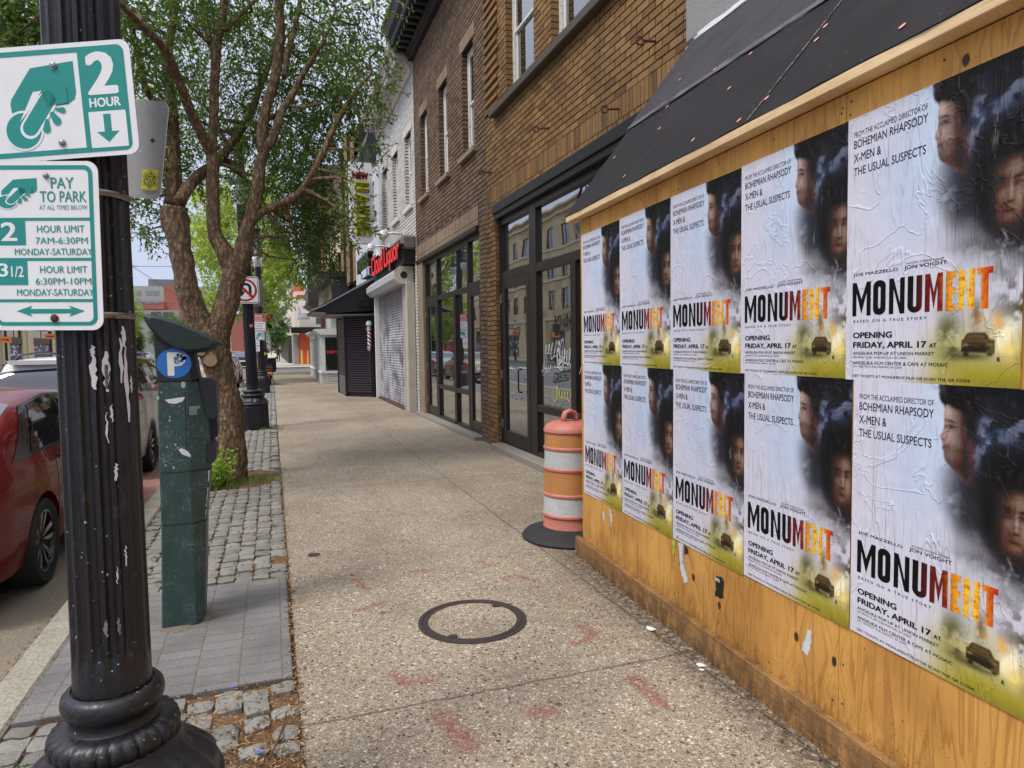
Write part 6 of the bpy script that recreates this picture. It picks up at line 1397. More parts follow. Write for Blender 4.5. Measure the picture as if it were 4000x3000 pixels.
# ================================================================== PARKING METER
PM = thing('parking_meter', 'scratched dark green parking pay station with blue P disc and solar cap', 'parking meter', (-.52,4.39,0))
def m_meter():
    t = NT('scratched_green_paint'); v = t.co(); n = t.noise(v, 9, 5, .6); f = t.noise(v, 60, 4, .7)
    c = t.mix(n, lin((32,56,52)), lin((54,78,74)))
    s = t.noise(t.co(scale=(70,70,9), rot=(0,.5,0)), 1.0, 3, .6); s2 = t.noise(t.co(scale=(9,9,80), rot=(0,-.6,0)), 1.0, 3, .6)
    sc = t.math('MAXIMUM', t.ramp(t.math('ABSOLUTE', t.math('SUBTRACT', s, .5)), [(0, .8), (.012, 0.0)]), t.ramp(t.math('ABSOLUTE', t.math('SUBTRACT', s2, .5)), [(0, .8), (.012, 0.0)]))
    c = t.mix(t.math('MULTIPLY', sc, t.ramp(t.noise(v, 7, 3), [(.45, 0.0), (.62, .8)])), c, lin((150,160,158)))
    z = t.sep(v, 2); band = t.math('MULTIPLY', t.ramp(z, [(.9, 0.0), (.94, 1.0)]), t.ramp(z, [(1.0, 1.0), (1.01, 1.0)]))
    ch = t.math('MULTIPLY', t.ramp(f, [(.56, 0.0), (.66, .75)]), t.ramp(t.noise(v, 5, 3), [(.42, 0.0), (.58, 1.0)])); ch = t.math('MULTIPLY', ch, t.ramp(z, [(.9, .12), (.95, 1.0)]))
    c = t.mix(ch, c, lin((112,128,126)))
    return t.fin(c, t.ramp(f, [(.3, .32), (.7, .55)]), t.bump(f, .12, .002))
M_MET = m_meter(); M_METD = simple('dark_meter_plastic', lin((30,34,36)), .45, var=.2, scale=8); M_METC = simple('green_black_cap', lin((28,40,40)), .5, var=.2, scale=6, chips=(lin((70,78,78)), .7, 50))
def meter_sec(rows, name, mat, Y0=4.25, Y1=4.53, bev=.055):
    g = MB(); vs = []
    for z, xl, xm, xr in rows: vs += [(xl,Y0+.008,z),(xl+.008,Y0,z),(xm-.004,Y0,z),(xm+.006,Y0+.005,z),(xr,Y0+bev,z),(xr,Y1-bev,z),(xm,Y1,z),(xl,Y1,z)]
    m = 8; n = len(rows)
    fs = [(i*m+k, i*m+(k+1)%m, (i+1)*m+(k+1)%m, (i+1)*m+k) for i in range(n-1) for k in range(m)]+[tuple(range(m))[::-1], tuple((n-1)*m+k for k in range(m))]
    g.add(vs, fs); return P(g, name, mat, PM, auto=25)
meter_sec([(0,-.642,-.46,-.425),(.3,-.632,-.457,-.405),(.596,-.622,-.455,-.392)], 'pedestal', M_MET)
meter_sec([(.596,-.617,-.46,-.40),(.604,-.617,-.46,-.40)], 'seam', M_METD); meter_sec([(.897,-.615,-.463,-.37),(.905,-.615,-.463,-.37)], 'seam', M_METD)
meter_sec([(.604,-.622,-.455,-.392),(.68,-.621,-.458,-.384),(.80,-.62,-.46,-.368),(.897,-.62,-.46,-.360)], 'lower_door', M_MET)
up_ = meter_sec([(.905,-.62,-.46,-.360),(1.1,-.617,-.458,-.352),(1.25,-.614,-.456,-.362),(1.40,-.611,-.455,-.39),(1.415,-.609,-.455,-.396)], 'upper_door', M_MET)
meter_sec([(1.412,-.606,-.44,-.405),(1.425,-.606,-.44,-.405)], 'seam', M_METD, 4.255, 4.525)
meter_sec([(1.425,-.612,-.44,-.40),(1.52,-.615,-.452,-.412),(1.64,-.62,-.468,-.43),(1.70,-.622,-.48,-.45)], 'head', M_METC)
g = MB(); top_ = [(-.665,1.795),(-.655,1.802),(-.60,1.790),(-.48,1.748),(-.36,1.690),(-.30,1.655),(-.272,1.632)]; bot_ = [(-.272,1.622),(-.30,1.598),(-.36,1.583),(-.44,1.580),(-.52,1.602),(-.60,1.66),(-.645,1.73),(-.668,1.778)]
cap = top_+bot_; N_ = len(cap); cxm = sum(p[0] for p in cap)/N_; czm = sum(p[1] for p in cap)/N_
vs = []; Ys = [(4.21,.80),(4.225,.94),(4.26,1.0),(4.40,1.03),(4.52,1.0),(4.565,.93),(4.58,.78)]
for y, s in Ys: vs += [(cxm+(x-cxm)*s, y, czm+(z-czm)*s) for x, z in cap]
g.add(vs, [(i*N_+k, i*N_+(k+1)%N_, (i+1)*N_+(k+1)%N_, (i+1)*N_+k) for i in range(len(Ys)-1) for k in range(N_)]+[tuple(range(N_)), tuple((len(Ys)-1)*N_+k for k in range(N_))[::-1]])
P(g, 'solar_cap', M_METC, PM, auto=40)
M_PBL = simple('blue_disc', lin((44,112,190)), .3, var=.12, scale=14, bump=0); M_PWH = simple('white_disc_print', lin((226,228,220)), .4, var=.05, scale=14, bump=0)
g = MB(); nn = 40; g.poly([(-.520+.089*math.cos(2*PI*k/nn), 4.2488, 1.522+.083*math.sin(2*PI*k/nn)) for k in range(nn)]); dsc = P(g, 'parking_disc', M_PBL, PM)
g = MB(); g.text('P', (-.555,-.46,1.452,1.585), lambda u,v,w: (u,4.2483-w,v), .05); P(g, 'lettering', M_PWH, PM, dsc)
g = MB()
for k in range(7): a = k*.9; g.disc((-.485+.018*math.cos(a*2.1),4.2479,1.55+.02*math.sin(a)),(1,0,0),(0,0,1),.012+.006*math.sin(a*3),9)
P(g, 'scuff', simple('grey_scuff', lin((150,162,158)), .7, bump=0, chips=(lin((48,100,170)), .5, 60)), PM, dsc)
g = MB(); g.prism([(-.40,1.43),(-.33,1.425),(-.312,1.40),(-.308,1.21),(-.325,1.195),(-.37,1.20)], 4.29, 4.50, 'y'); P(g, 'card_reader', M_METD, PM)
g = MB(); g.prism([(-.37,1.195),(-.315,1.195),(-.31,1.15),(-.312,1.09),(-.345,1.065),(-.36,1.07)], 4.31, 4.48, 'y'); P(g, 'ticket_slot', M_BMET, PM)
g = MB(); g.prism([(-.37,1.06),(-.345,1.055),(-.322,1.03),(-.325,.955),(-.352,.93),(-.37,.94)], 4.29, 4.50, 'y'); P(g, 'coin_tray', M_METD, PM)
g = MB(); g.poly([(-.575,4.2490,1.318),(-.47,4.2490,1.331),(-.485,4.2490,1.305),(-.52,4.2490,1.293),(-.555,4.2490,1.298)]); P(g, 'sticker_remnant', M_SCR, PM, up_)
g = MB(); g.poly([(-.515,4.2485,1.03),(-.50,4.245,1.04),(-.47,4.247,1.02),(-.455,4.246,1.0),(-.453,4.2487,.985),(-.475,4.2488,.99),(-.50,4.246,1.005)]); P(g, 'sticker_remnant', M_SCR, PM, up_)
for x, z, s in ((-.478,1.4,.012),(-.555,1.20,.005),(-.553,1.22,.004),(-.53,1.06,.005),(-.52,1.04,.004),(-.575,1.05,.004),(-.585,.945,.004),(-.545,.93,.005),(-.61,1.33,.008)):
    g = MB(); g.disc((x,4.2491,z),(1,0,0),(0,0,1),s,8,rad2=s*1.6); P(g, 'paint_chip', simple('pale_chip', lin((150,176,170)), .6, bump=0) if 'pale_chip' not in bpy.data.materials else bpy.data.materials['pale_chip'], PM, up_)
M_LBL = simple('worn_grey_label', lin((120,140,136)), .6, var=.4, scale=60, bump=0); M_EDGE = simple('worn_bare_edge', lin((206,212,210)), .6, bump=0, var=.2, chips=(lin((40,62,60)), .5, 40))
g = MB(); g.quad((-.452,4.2565,1.225),(-.40,4.290,1.225),(-.40,4.290,1.275),(-.452,4.2565,1.275)); g.v = [(x-.001,y-.006,z) for x,y,z in g.v]; P(g, 'label', M_LBL, PM, up_)
g = MB(); g.tube([(-.398,4.302,.61),(-.390,4.302,.68),(-.374,4.302,.80),(-.366,4.302,.89)], .003, 5); P(g, 'worn_edge', M_EDGE, PM)
g = MB(); g.tube([(-.475,4.2492,.93),(-.473,4.2492,1.12),(-.472,4.2492,1.36)], .0018, 4); P(g, 'door_seam', M_METD, PM, up_)
for z in (1.36, .97): g = MB(); g.tube([(-.59,4.252,z),(-.59,4.246,z)], .008, 10); P(g, 'lock', M_STEEL, PM, up_)
# ================================================================== TREES
def at(px, py, Y):
    "point at street distance Y seen at a pixel of the 4000 x 3000 survey photo"
    d = r2*((px-2000)/2650)+d2*((py-1500)/2650)+fw; return CAM_POS+d*(Y/d.y)
def m_bark():
    t = NT('flaking_bark'); v = t.co()
    a = t.noise(t.co(scale=(1,1,.28)), 26, 4, .6, dist=.6); b = t.voro(t.n('MixRGB', i0=.06, i1=t.co(scale=(1,1,.4)), i2=t.noise(v, 14, 2, out=1)).outputs[0], 24, 'Distance')
    c = t.mix(a, lin((96,77,58)), lin((190,158,120))); c = t.mix(t.ramp(b, [(.28, 0.0), (.55, .7)]), c, lin((66,52,41)))
    o = t.noise(v, 9, 4, .65); c = t.mix(t.ramp(o, [(.58, 0.0), (.68, .65)]), c, lin((150,88,44)))
    c = t.mix(t.ramp(t.noise(v, 2.5, 3), [(.45, 0.0), (.75, .4)]), c, lin((96,92,80)))
    return t.fin(c, .9, t.bump(t.math('SUBTRACT', a, t.math('MULTIPLY', b, 1.2)), .9, .025))
M_BARK = m_bark()
def leafmat(name, c0, c1, c2, trans=.35):
    t = NT(name); r = t.attr('rnd'); c = t.ramp(r, [(0, c0), (.6, c1), (1, c2)])
    d = t.n('BsdfPrincipled', Base_Color=c, Roughness=.42); tr = t.n('BsdfTranslucent', Color=t.mix(.5, c, tuple(min(1, x*2.2) for x in c2)))
    m = t.n('MixShader', i0=trans, i1=d.outputs[0], i2=tr.outputs[0]); t.t.links.new(m.outputs[0], t.out.inputs[0]); t.t.nodes.remove(t.b); return t.m
M_LEAF = leafmat('dark_green_leaf', lin((46,74,30)), lin((78,110,42)), lin((128,160,62)), .38)
M_LEAFL = leafmat('light_green_leaf', lin((112,150,44)), lin((150,186,64)), lin((186,212,96)), .45)
M_LEAFF = leafmat('far_green_leaf', lin((58,84,44)), lin((84,116,58)), lin((112,142,72)), .35)
M_SHOOT = leafmat('fresh_green_leaf', lin((92,140,34)), lin((128,176,48)), lin((170,208,76)), .4)
def leaf_mesh(name, cen, dirs, length, width, mat, parent, rnd, rs_, fold=.25):
    "one folded pointed leaf (two halves) per row of cen/dirs"
    n = len(cen); d = dirs/np.linalg.norm(dirs, axis=1, keepdims=True); up = rs_.normal(0,1,(n,3)); up[:,2] += 1.0
    s = np.cross(d, up); s /= np.linalg.norm(s, axis=1, keepdims=True)+1e-9; nn = np.cross(s, d); L = length[:,None]; W = width[:,None]
    base = cen; tip = cen+d*L; mid = cen+d*L*.42-nn*W*fold; a = cen+d*L*.42+s*W*.5; b = cen+d*L*.42-s*W*.5
    V = np.stack([base,a,tip,mid,b],1).reshape(-1,3); i = np.arange(n)*5
    F = np.concatenate([np.stack([i,i+3,i+2,i+1],1), np.stack([i,i+4,i+2,i+3],1)])
    me = bpy.data.meshes.new(name); me.vertices.add(len(V)); me.vertices.foreach_set('co', V.astype(np.float32).ravel()); me.loops.add(F.size); me.loops.foreach_set('vertex_index', F.astype(np.int32).ravel())
    me.polygons.add(len(F)); me.polygons.foreach_set('loop_start', np.arange(0,F.size,4,dtype=np.int32)); me.polygons.foreach_set('loop_total', np.full(len(F),4,dtype=np.int32))
    at_ = me.attributes.new('rnd','FLOAT','FACE'); at_.data.foreach_set('value', np.concatenate([rnd,rnd]).astype(np.float32)); me.materials.append(mat); me.update(calc_edges=True); me.validate()
    return link(name, me, parent)
def spray(rs_, c, rad, n_twigs, per, droop, cen, dirs, rnd, twigs, sq=.8, gap=.03):
    "leafy twigs spread through a clump"
    tone = rs_.uniform(.0,.75)
    for _ in range(n_twigs):
        p = rs_.normal(0,.45,3); p[2] *= sq; k = np.linalg.norm(p); p = p/k*min(k,1.05) if k > 1.05 else p
        o = np.array(c)+p*rad; d = p*.7+rs_.normal(0,.6,3); d[2] -= droop; d /= np.linalg.norm(d)+1e-9
        side = np.cross(d, rs_.normal(0,1,3)); side /= np.linalg.norm(side)+1e-9
        l = per*gap; e = o+d*l; e[2] -= droop*.1*l; twigs.append((o, e))
        for q in range(per):
            t = (q+.4)/per; b = o+(e-o)*t; sg = 1 if q % 2 else -1
            cen.append(b); dirs.append(d*.75+side*sg*.75+rs_.normal(0,.22,3)+np.array([0,0,-droop*.5])); rnd.append(np.clip(tone+rs_.normal(0,.22),0,1))
def limb(mb, pts, n=14, seed=0, bumpy=.06):
    "pts: (x,y,z,r); smoothed, slightly gnarled tapering limb"
    r0 = np.random.RandomState(seed); P_ = [np.array(p,float) for p in pts]; sm = []
    for i in range(len(P_)-1):
        p0, p1, p2, p3 = P_[max(i-1,0)], P_[i], P_[i+1], P_[min(i+2,len(P_)-1)]
        for k in range(5):
            t = k/5; sm.append(.5*((2*p1)+(p2-p0)*t+(2*p0-5*p1+4*p2-p3)*t*t+(3*p1-p0-3*p2+p3)*t**3))
    sm.append(P_[-1]); i0 = len(mb.v)
    mb.tube([tuple(p[:3]) for p in sm], [max(.004,p[3]) for p in sm], n)
    m = len(sm)
    for i in range(m):
        for k in range(n):
            q = i0+i*n+k; v = np.array(mb.v[q]); c = sm[i][:3]; mb.v[q] = tuple(c+(v-c)*(1+bumpy*math.sin(k*2.1+i*.7+seed)+r0.normal(0,bumpy*.7)))
    return sm
def tree(name, label, base, limbs, clumps, leaf, mat, seed, group=None, extra=None, lw=.42):
    rs_ = np.random.RandomState(seed); T = thing(name, label, 'tree', tuple(base), group=group); B = np.array(base, float); g = MB(); pts = []
    for i, l in enumerate(limbs):
        n = 16 if l[0][3] > .1 else 10
        pts += [s for s in limb(g, [(p[0]-B[0],p[1]-B[1],p[2]-B[2],p[3]) for p in l], n, seed+i, .05 if l[0][3] > .1 else .04)]
    cen, dirs, rnd, tw = [], [], [], []
    PT = np.array([p for p in pts]); PT = PT[PT[:,2] > min(3.9, PT[:,2].max()*.45)]
    for (x,y,z,r,n,dr) in clumps:
        c = np.array([x,y,z])-B; spray(rs_, c, r, n, 9, dr, cen, dirs, rnd, tw, gap=leaf*.45)
        j = np.argmin(np.linalg.norm(PT[:,:3]-c,axis=1)+PT[:,2]*.15); a = PT[j,:3]; m = (a+c)/2+rs_.normal(0,.08,3)
        limb(g, [(*a,min(.03,PT[j,3]*.7)),(*m,.014),(*c,.006)], 6, seed+int(abs(x)*7))
    tr = g.build('trunk', M_BARK, T, smooth=True)
    g2 = MB()
    for a, b in tw[::2]: g2.tube([tuple(a), tuple((a+b)/2+rs_.normal(0,.006,3)), tuple(b)], [.0042,.003,.0015], 3, False)
    g2.build('twigs', M_BARK, T)
    cen, dirs, rnd = np.array(cen), np.array(dirs), np.array(rnd); ln = leaf*rs_.uniform(.6,1.25,len(cen))
    leaf_mesh('crown', cen, dirs, ln, ln*lw*rs_.uniform(.8,1.15,len(cen)), mat, T, rnd, rs_); return T
# the leaning street tree
def tp(l, dy):
    "limb through points (x, y, radius) measured on an enlargement of the photo"
    o = []
    for i, (x, y, r, *e) in enumerate(l):
        Y = 9+(e[0] if e else dy); p = at(500+x*.5425, y*.5425, Y); dep = (p-CAM_POS).dot(fw); o.append((p.x,p.y,p.z,r*.5425*dep/2650))
    return o
def tsrc(l):
    o = []
    for x, y, r, Y in l: p = at(x,y,Y); dep = (p-CAM_POS).dot(fw); o.append((p.x,p.y,p.z,r*dep/2650))
    return o
limbs = [tsrc([(902,1950,84,9.0),(902,1895,70,9.0),(904,1840,60,9.0),(905,1740,53,9.0),(900,1627,50,9.0),(876,1520,50,9.0),(848,1420,54,9.0),(836,1350,60,9.0),(834,1290,62,9.0)]),
 tsrc([(820,1330,48,9.0),(785,1260,46,9.0),(752,1195,44,8.98),(730,1120,42,8.95),(716,1040,41,8.95),(702,960,42,8.95),(686,870,50,9.0),(682,810,48,9.0)]),
 tsrc([(842,1330,48,9.0),(862,1260,46,9.0),(884,1190,44,9.0),(904,1120,43,9.0),(918,1060,44,9.0)]),
 tsrc([(916,1075,34,9.0),(890,1010,36,9.0),(858,950,30,9.0),(836,900,26,9.0)])+tp([(612,1400,44),(612,1200,43),(604,1110,40)],0)[0:],
 tsrc([(918,1075,36,9.0),(945,1000,36,8.97),(966,900,27,8.95)])+tp([(925,1400,42),(950,1200,40),(982,1090,38)],-.1),
 tp([(334,1470,64),(332,1300,52),(330,1150,46),(326,950,42),(308,720,38),(285,520,34),(300,300,30),(330,120,26),(350,-60,22),(370,-300,14)],.3),
 tp([(326,980,24,.3),(230,800,24,.2),(130,640,24,0),(80,430,22,-.2),(20,180,20,-.4),(-60,-60,16,-.6),(-200,-300,10,-.8)],0),
 tp([(370,1460,44,.0),(440,1340,42,.2),(520,1250,36,.4),(640,1170,32,.7),(760,1010,29,.9),(870,850,26,1.1),(960,600,22,1.3),(1010,480,18,1.4),(1050,300,12,1.5)],0),
 tp([(604,1120,38,0),(560,1030,38,-.1),(450,800,35,-.4),(360,570,35,-.7),(290,400,32,-.95),(200,280,28,-1.2),(90,180,26,-1.4),(0,80,24,-1.6),(-150,-80,20,-1.8),(-330,-250,15,-2.1),(-600,-420,8,-2.4)],0),
 tp([(606,1120,32),(612,950,32),(618,750,33),(626,550,33),(642,300,33),(680,100,30),(700,-100,26),(720,-350,16)],.1),
 tp([(622,400,22,.1),(580,260,25,.2),(550,120,24,.3),(525,-40,22,.4),(500,-260,14,.6)],0),
 tp([(975,1100,38),(962,1000,38),(992,800,36),(1058,560,34),(1095,300,34),(1090,80,32),(1086,-120,28),(1080,-350,18)],-.1),
 tp([(985,1080,32,-.1),(1040,1000,32,-.2),(1110,800,28,-.2),(1180,690,24,-.2),(1280,500,20,-.3),(1370,360,15,-.4),(1450,200,11,-.5),(1500,50,8,-.5)],0),
 tp([(1125,560,20,.0),(1150,380,20,.2),(1200,200,18,.4),(1240,0,15,.6),(1260,-200,10,.7)],0),
 tp([(905,1570,30,-.05),(1020,1500,27,-.15),(1190,1425,27,-.3),(1280,1330,25,-.4),(1390,1130,25,-.5),(1470,950,22,-.5),(1560,780,19,-.6),(1640,660,13,-.7),(1760,520,8,-.8)],0),
 tp([(700,220,14,.1),(800,110,15,.3),(900,20,13,.5),(1000,-80,10,.6)],0),
 tp([(1115,760,14,-.1),(1260,770,12,-.4),(1400,740,8,-.6)],0), tp([(1050,830,16,.1),(1000,860,14,.6),(900,900,12,1.1)],0)]
cl = []; rsT = np.random.RandomState(17)
def C2(x, y, Y, r, n, dr=.35): p = at(x*1.8083, y*1.8083, Y); cl.append((p.x,p.y,p.z,r,n,dr))
spec = [(775,30,8.2,.40,56),(750,120,8.5,.45,60),(785,195,8.3,.28,34),(815,110,8.2,.12,9),(822,200,8.1,.12,8),(740,240,8.5,.32,42),(792,318,8.3,.16,14),(695,390,8.7,.30,42),(768,440,8.3,.10,9),(775,490,8.3,.09,7),(725,475,8.5,.16,18),(764,395,8.3,.08,6),(700,530,8.7,.28,34),(655,560,8.7,.15,14),(688,585,8.7,.11,9),(640,500,8.8,.3,40),
 (668,450,8.7,.36,54),(690,330,8.6,.36,52),(640,420,9.0,.38,56),(585,400,9.2,.34,46),(660,290,8.9,.42,60),(730,220,8.7,.42,60),(690,140,8.9,.45,62),(640,60,9.0,.45,62),(610,190,9.2,.42,56),(560,290,9.3,.36,46),(545,120,9.3,.42,54),(520,30,9.2,.42,56),(480,200,9.5,.38,46),(525,380,9.6,.3,36),(465,310,9.6,.34,40),
 (420,90,9.2,.4,50),(450,10,9.0,.4,46),(395,30,8.8,.36,42),(400,230,9.6,.34,40),(425,380,9.8,.3,32),(375,330,9.6,.32,36),(330,60,8.4,.36,44),(350,170,8.8,.34,40),(305,120,8.3,.3,34),(320,270,9.3,.34,42),(300,440,9.3,.26,30),(318,500,9.2,.18,18),(340,390,9.7,.3,34),(290,350,9.2,.3,34),
 (20,30,7.3,.32,60),(80,15,7.4,.3,50),(10,95,7.2,.26,44),(70,80,7.4,.24,38),(95,60,7.6,.22,28),(-40,60,7.2,.35,50),(240,40,7.9,.35,40),(180,20,7.7,.35,40),
 (645,380,10.4,.55,52),(600,300,10.8,.6,60),(520,240,11,.6,56),(450,150,11,.6,56),(400,300,11,.5,44),(340,220,10.8,.5,44),(640,150,10.6,.6,60),(740,100,10,.55,56),(560,60,11,.6,50),(470,40,10.8,.6,50),(590,480,10.4,.36,36),(300,30,9.5,.5,44),(690,500,9.8,.26,30),(655,340,9.5,.4,50),(700,240,9.4,.4,50)]
for s in spec: C2(s[0],s[1],s[2]+(.5 if 395 < s[0] < 765 and 8.3 < s[2] < 9.75 else 0),s[3]*1.04,int(s[4]*1.45))
for x, y in ((560,-60),(640,-80),(710,-60),(470,-80),(380,-80),(300,-70),(200,-80),(100,-80),(0,-60)):
    for Y in (8.3,9.6): C2(x+rsT.uniform(-20,20), y-rsT.uniform(0,50), Y, .6, 60)
for x, y in ((700,-200),(550,-220),(400,-200),(250,-220)): C2(x,y,9.2,.9,110)
def widen(c): return c
TB = at(904,1872,9.0); TR = tree('street_tree', 'leaning street tree with cut limb knots and dark feathery leaves', (TB.x, TB.y, -.02), limbs, cl, .07, M_LEAF, 5)
M_KNOT = NT('cut_wood'); _v = M_KNOT.co(kind='Generated'); _d = M_KNOT.n('VectorMath', dict(operation='DISTANCE'), i0=_v, i1=(.5,.5,.5)).outputs[1]
M_KNOT = M_KNOT.fin(M_KNOT.mix(M_KNOT.noise(M_KNOT.co(), 60, 3), M_KNOT.ramp(M_KNOT.math('FRACT', M_KNOT.math('MULTIPLY', _d, 9.0)), [(0, lin((150,124,92))), (1, lin((196,168,130)))]), lin((140,112,80))), .85)
for x, y, r in ((786,1374,.047),(822,1408,.072)):
    p = at(x, y, 8.80); g = MB(); n = 24; c = Vector((p.x-TB.x, p.y-TB.y, p.z+.02)); dv = Vector((.05,-1,.05)).normalized(); u = dv.cross(Vector((0,0,1))).normalized(); w = u.cross(dv)
    rings = []
    for rr, o in ((r*1.45,-.10),(r*1.28,-.02),(r*1.12,.018),(r*1.02,.022)): rings.append([tuple(c+u*math.cos(2*PI*k/n)*rr+w*math.sin(2*PI*k/n)*rr+dv*o) for k in range(n)])
    g.add([q for rg in rings for q in rg], [(i*n+k,i*n+(k+1)%n,(i+1)*n+(k+1)%n,(i+1)*n+k) for i in range(3) for k in range(n)]); kb = g.build('knot_collar', M_BARK, TR, smooth=True)
    g = MB(); g.disc(c+dv*.02, u, w, r*1.03, n); g.build('cut_face', M_KNOT, TR)
# a hanging spray of larger, nearer leaves over the pavement
# shoots at the foot of the tree
SH = thing('root_shoots', 'bright green leafy shoots sprouting at the foot of the leaning tree', 'plant', (-.72,8.55,0)); rsS = np.random.RandomState(8); cen, dirs, rnd = [], [], []; g = MB()
for k in range(34):
    b = np.array([rsS.uniform(-.18,.22), rsS.uniform(-.16,.16), -.03]); d = np.array([rsS.normal(.05,.25), rsS.normal(-.1,.25), 1]); l = rsS.uniform(.18,.52); e = b+d/np.linalg.norm(d)*l
    g.tube([tuple(b), tuple((b+e)/2+rsS.normal(0,.01,3)), tuple(e)], [.005,.004,.002], 5)
    for q in range(int(l*34)):
        t = .2+.8*(q+rsS.rand())/(l*34); a = q*2.4; cen.append(b+(e-b)*t); dirs.append(np.array([math.cos(a), math.sin(a), .35+rsS.normal(0,.3)])); rnd.append(rsS.rand())
g.build('stems', simple('green_stem', lin((110,130,60)), .7, bump=0), SH); cen, dirs, rnd = np.array(cen), np.array(dirs), np.array(rnd); ln = rsS.uniform(.045,.085,len(cen)); leaf_mesh('leaves', cen, dirs, ln, ln*.55, M_SHOOT, SH, rnd, rsS)

# pale plane tree further along, and others
def simple_tree(name, label, base, h0, crown, leaf, mat, seed, n=70, dens=30, trunk=.14, group=None, lw=.7, droop=.1, lean=(0,0)):
    "crown: (cx,cy,cz,rx,ry,rz)"
    rs_ = np.random.RandomState(seed); cx, cy, cz, rx, ry, rz = crown; x, y, z = base; top = cz+rz*.6
    L = [[(x,y,z-.1,trunk*1.25),(x,y,z+.4,trunk),(x+(cx-x)*.3,y+(cy-y)*.3,h0,trunk*.8),(x+(cx-x)*.7,y+(cy-y)*.7,cz,trunk*.55),(cx,cy,top,trunk*.15)]]
    for k in range(7):
        a = k*2.4+rs_.rand(); q = rs_.uniform(.0,.7); s = (x+(cx-x)*(.3+.5*q), y+(cy-y)*(.3+.5*q), h0+(cz-h0)*q)
        e = (cx+math.cos(a)*rx*.75, cy+math.sin(a)*ry*.75, cz+rs_.uniform(-.3,.6)*rz); m = tuple((s[i]+e[i])/2+(0,0,.12*rz)[i] for i in range(3)); L.append([(*s,trunk*.45),(*m,trunk*.28),(*e,trunk*.08)])
    cl_ = []
    for _ in range(n):
        v = rs_.normal(0,1,3); v /= np.linalg.norm(v); v *= rs_.uniform(.35,1)**.5; cl_.append((cx+v[0]*rx, cy+v[1]*ry, cz+v[2]*rz, min(rx,rz)*rs_.uniform(.16,.30), dens, droop))
    return tree(name, label, base, L, cl_, leaf, mat, seed, group, lw=lw)
simple_tree('plane_tree', 'pale green plane tree behind the lantern of the third lamp post', (-.45,33,0), 3.4, (-1.0,33.5,6.4,2.4,3.2,3.6), .14, M_LEAFL, 21, 74, 22, .16, lw=.8)
simple_tree('plane_tree', 'pale green plane tree seen through the fork of the leaning tree', (-.45,44,0), 3.6, (-1.2,44,6.6,2.8,3.4,3.2), .17, M_LEAFL, 22, 56, 20, .16, lw=.8)
simple_tree('street_tree', 'small dark street tree beyond the side street traffic light', (-.5,64,0), 2.0, (.1,64,3.6,1.25,1.6,2.1), .16, M_LEAFF, 23, 46, 20, .1)
simple_tree('street_tree', 'full green tree on the opposite pavement, just clear of the nearest lamp post', (-18.9,104,0), 3.0, (-18.9,104,6.0,2.4,3,3.6), .24, M_LEAFL, 24, 60, 22, .16, group=None)
simple_tree('conifer', 'narrow cone shaped evergreen in front of the cream shop across the street', (-18.3,108,0), .6, (-18.3,108,2.9,.95,.95,2.7), .2, M_LEAFF, 25, 46, 24, .12)
for k, (y, s) in enumerate(((150,0),(170,1),(192,2),(215,3),(245,4),(280,5))):
    simple_tree('street_tree', ['first','second','third','fourth','fifth','last'][k]+' green tree in the far row on the opposite pavement', (-18.7,y,0), 2.6, (-18.6,y,5.0,2.9,4.4,3.2), .42, M_LEAFF, 30+k, 40, 18, .15, group='row of trees far down the opposite pavement')
# ================================================================== VEHICLES
def m_carpaint(name, col, flake=.0, rough=.22):
    t = NT(name); v = t.co(); n = t.noise(v, 3, 3); c = t.mix(n, tuple(x*.85 for x in col), col)
    d = t.math('MULTIPLY', t.ramp(t.sep(v,2), [(.12, .5), (.38, .0)]), t.noise(v, 8, 4)); c = t.mix(d, c, (.12,.10,.085))
    return t.fin(c, t.ramp(t.noise(v, 25, 3), [(.3, rough), (.7, rough+.1)]), None, Coat_Weight=.4, Coat_Roughness=.02, Metallic=flake, Specular_IOR_Level=.15)
M_RED = m_carpaint('red_car_paint', lin((112,3,10)), .0, .32); M_WHC = m_carpaint('white_car_paint', lin((222,222,220))); M_TANC = m_carpaint('champagne_car_paint', lin((186,172,150)), .4)
M_DKC = m_carpaint('dark_car_paint', lin((40,42,48)), .3); M_SILC = m_carpaint('silver_car_paint', lin((170,174,180)), .5); M_BLC = m_carpaint('pale_blue_car_paint', lin((160,176,196)), .3)
M_TYRE = simple('tyre_rubber', (.014,.014,.015), .8, var=.3, scale=20); M_TRIMB = simple('gloss_black_trim', (.010,.010,.011), .15, bump=0)
M_CGL = NT('car_glass').fin((.012,.014,.016), .03, None, Specular_IOR_Level=.9); M_CGLR = NT('tinted_rear_glass').fin((.012,.020,.05), .03, None, Specular_IOR_Level=1.0, Coat_Weight=.3, Coat_Roughness=.02)
M_TAIL = NT('red_tail_lens').fin(lin((190,16,22)), .15, None, Coat_Weight=.8); M_HEADL = NT('clear_lamp_lens').fin(lin((220,224,228)), .1, None, Coat_Weight=.8)
M_ALLOY = simple('machined_alloy', lin((190,190,194)), .25, .9, var=.08, bump=0); M_RIMB = simple('black_rim', (.015,.015,.017), .3, .3)
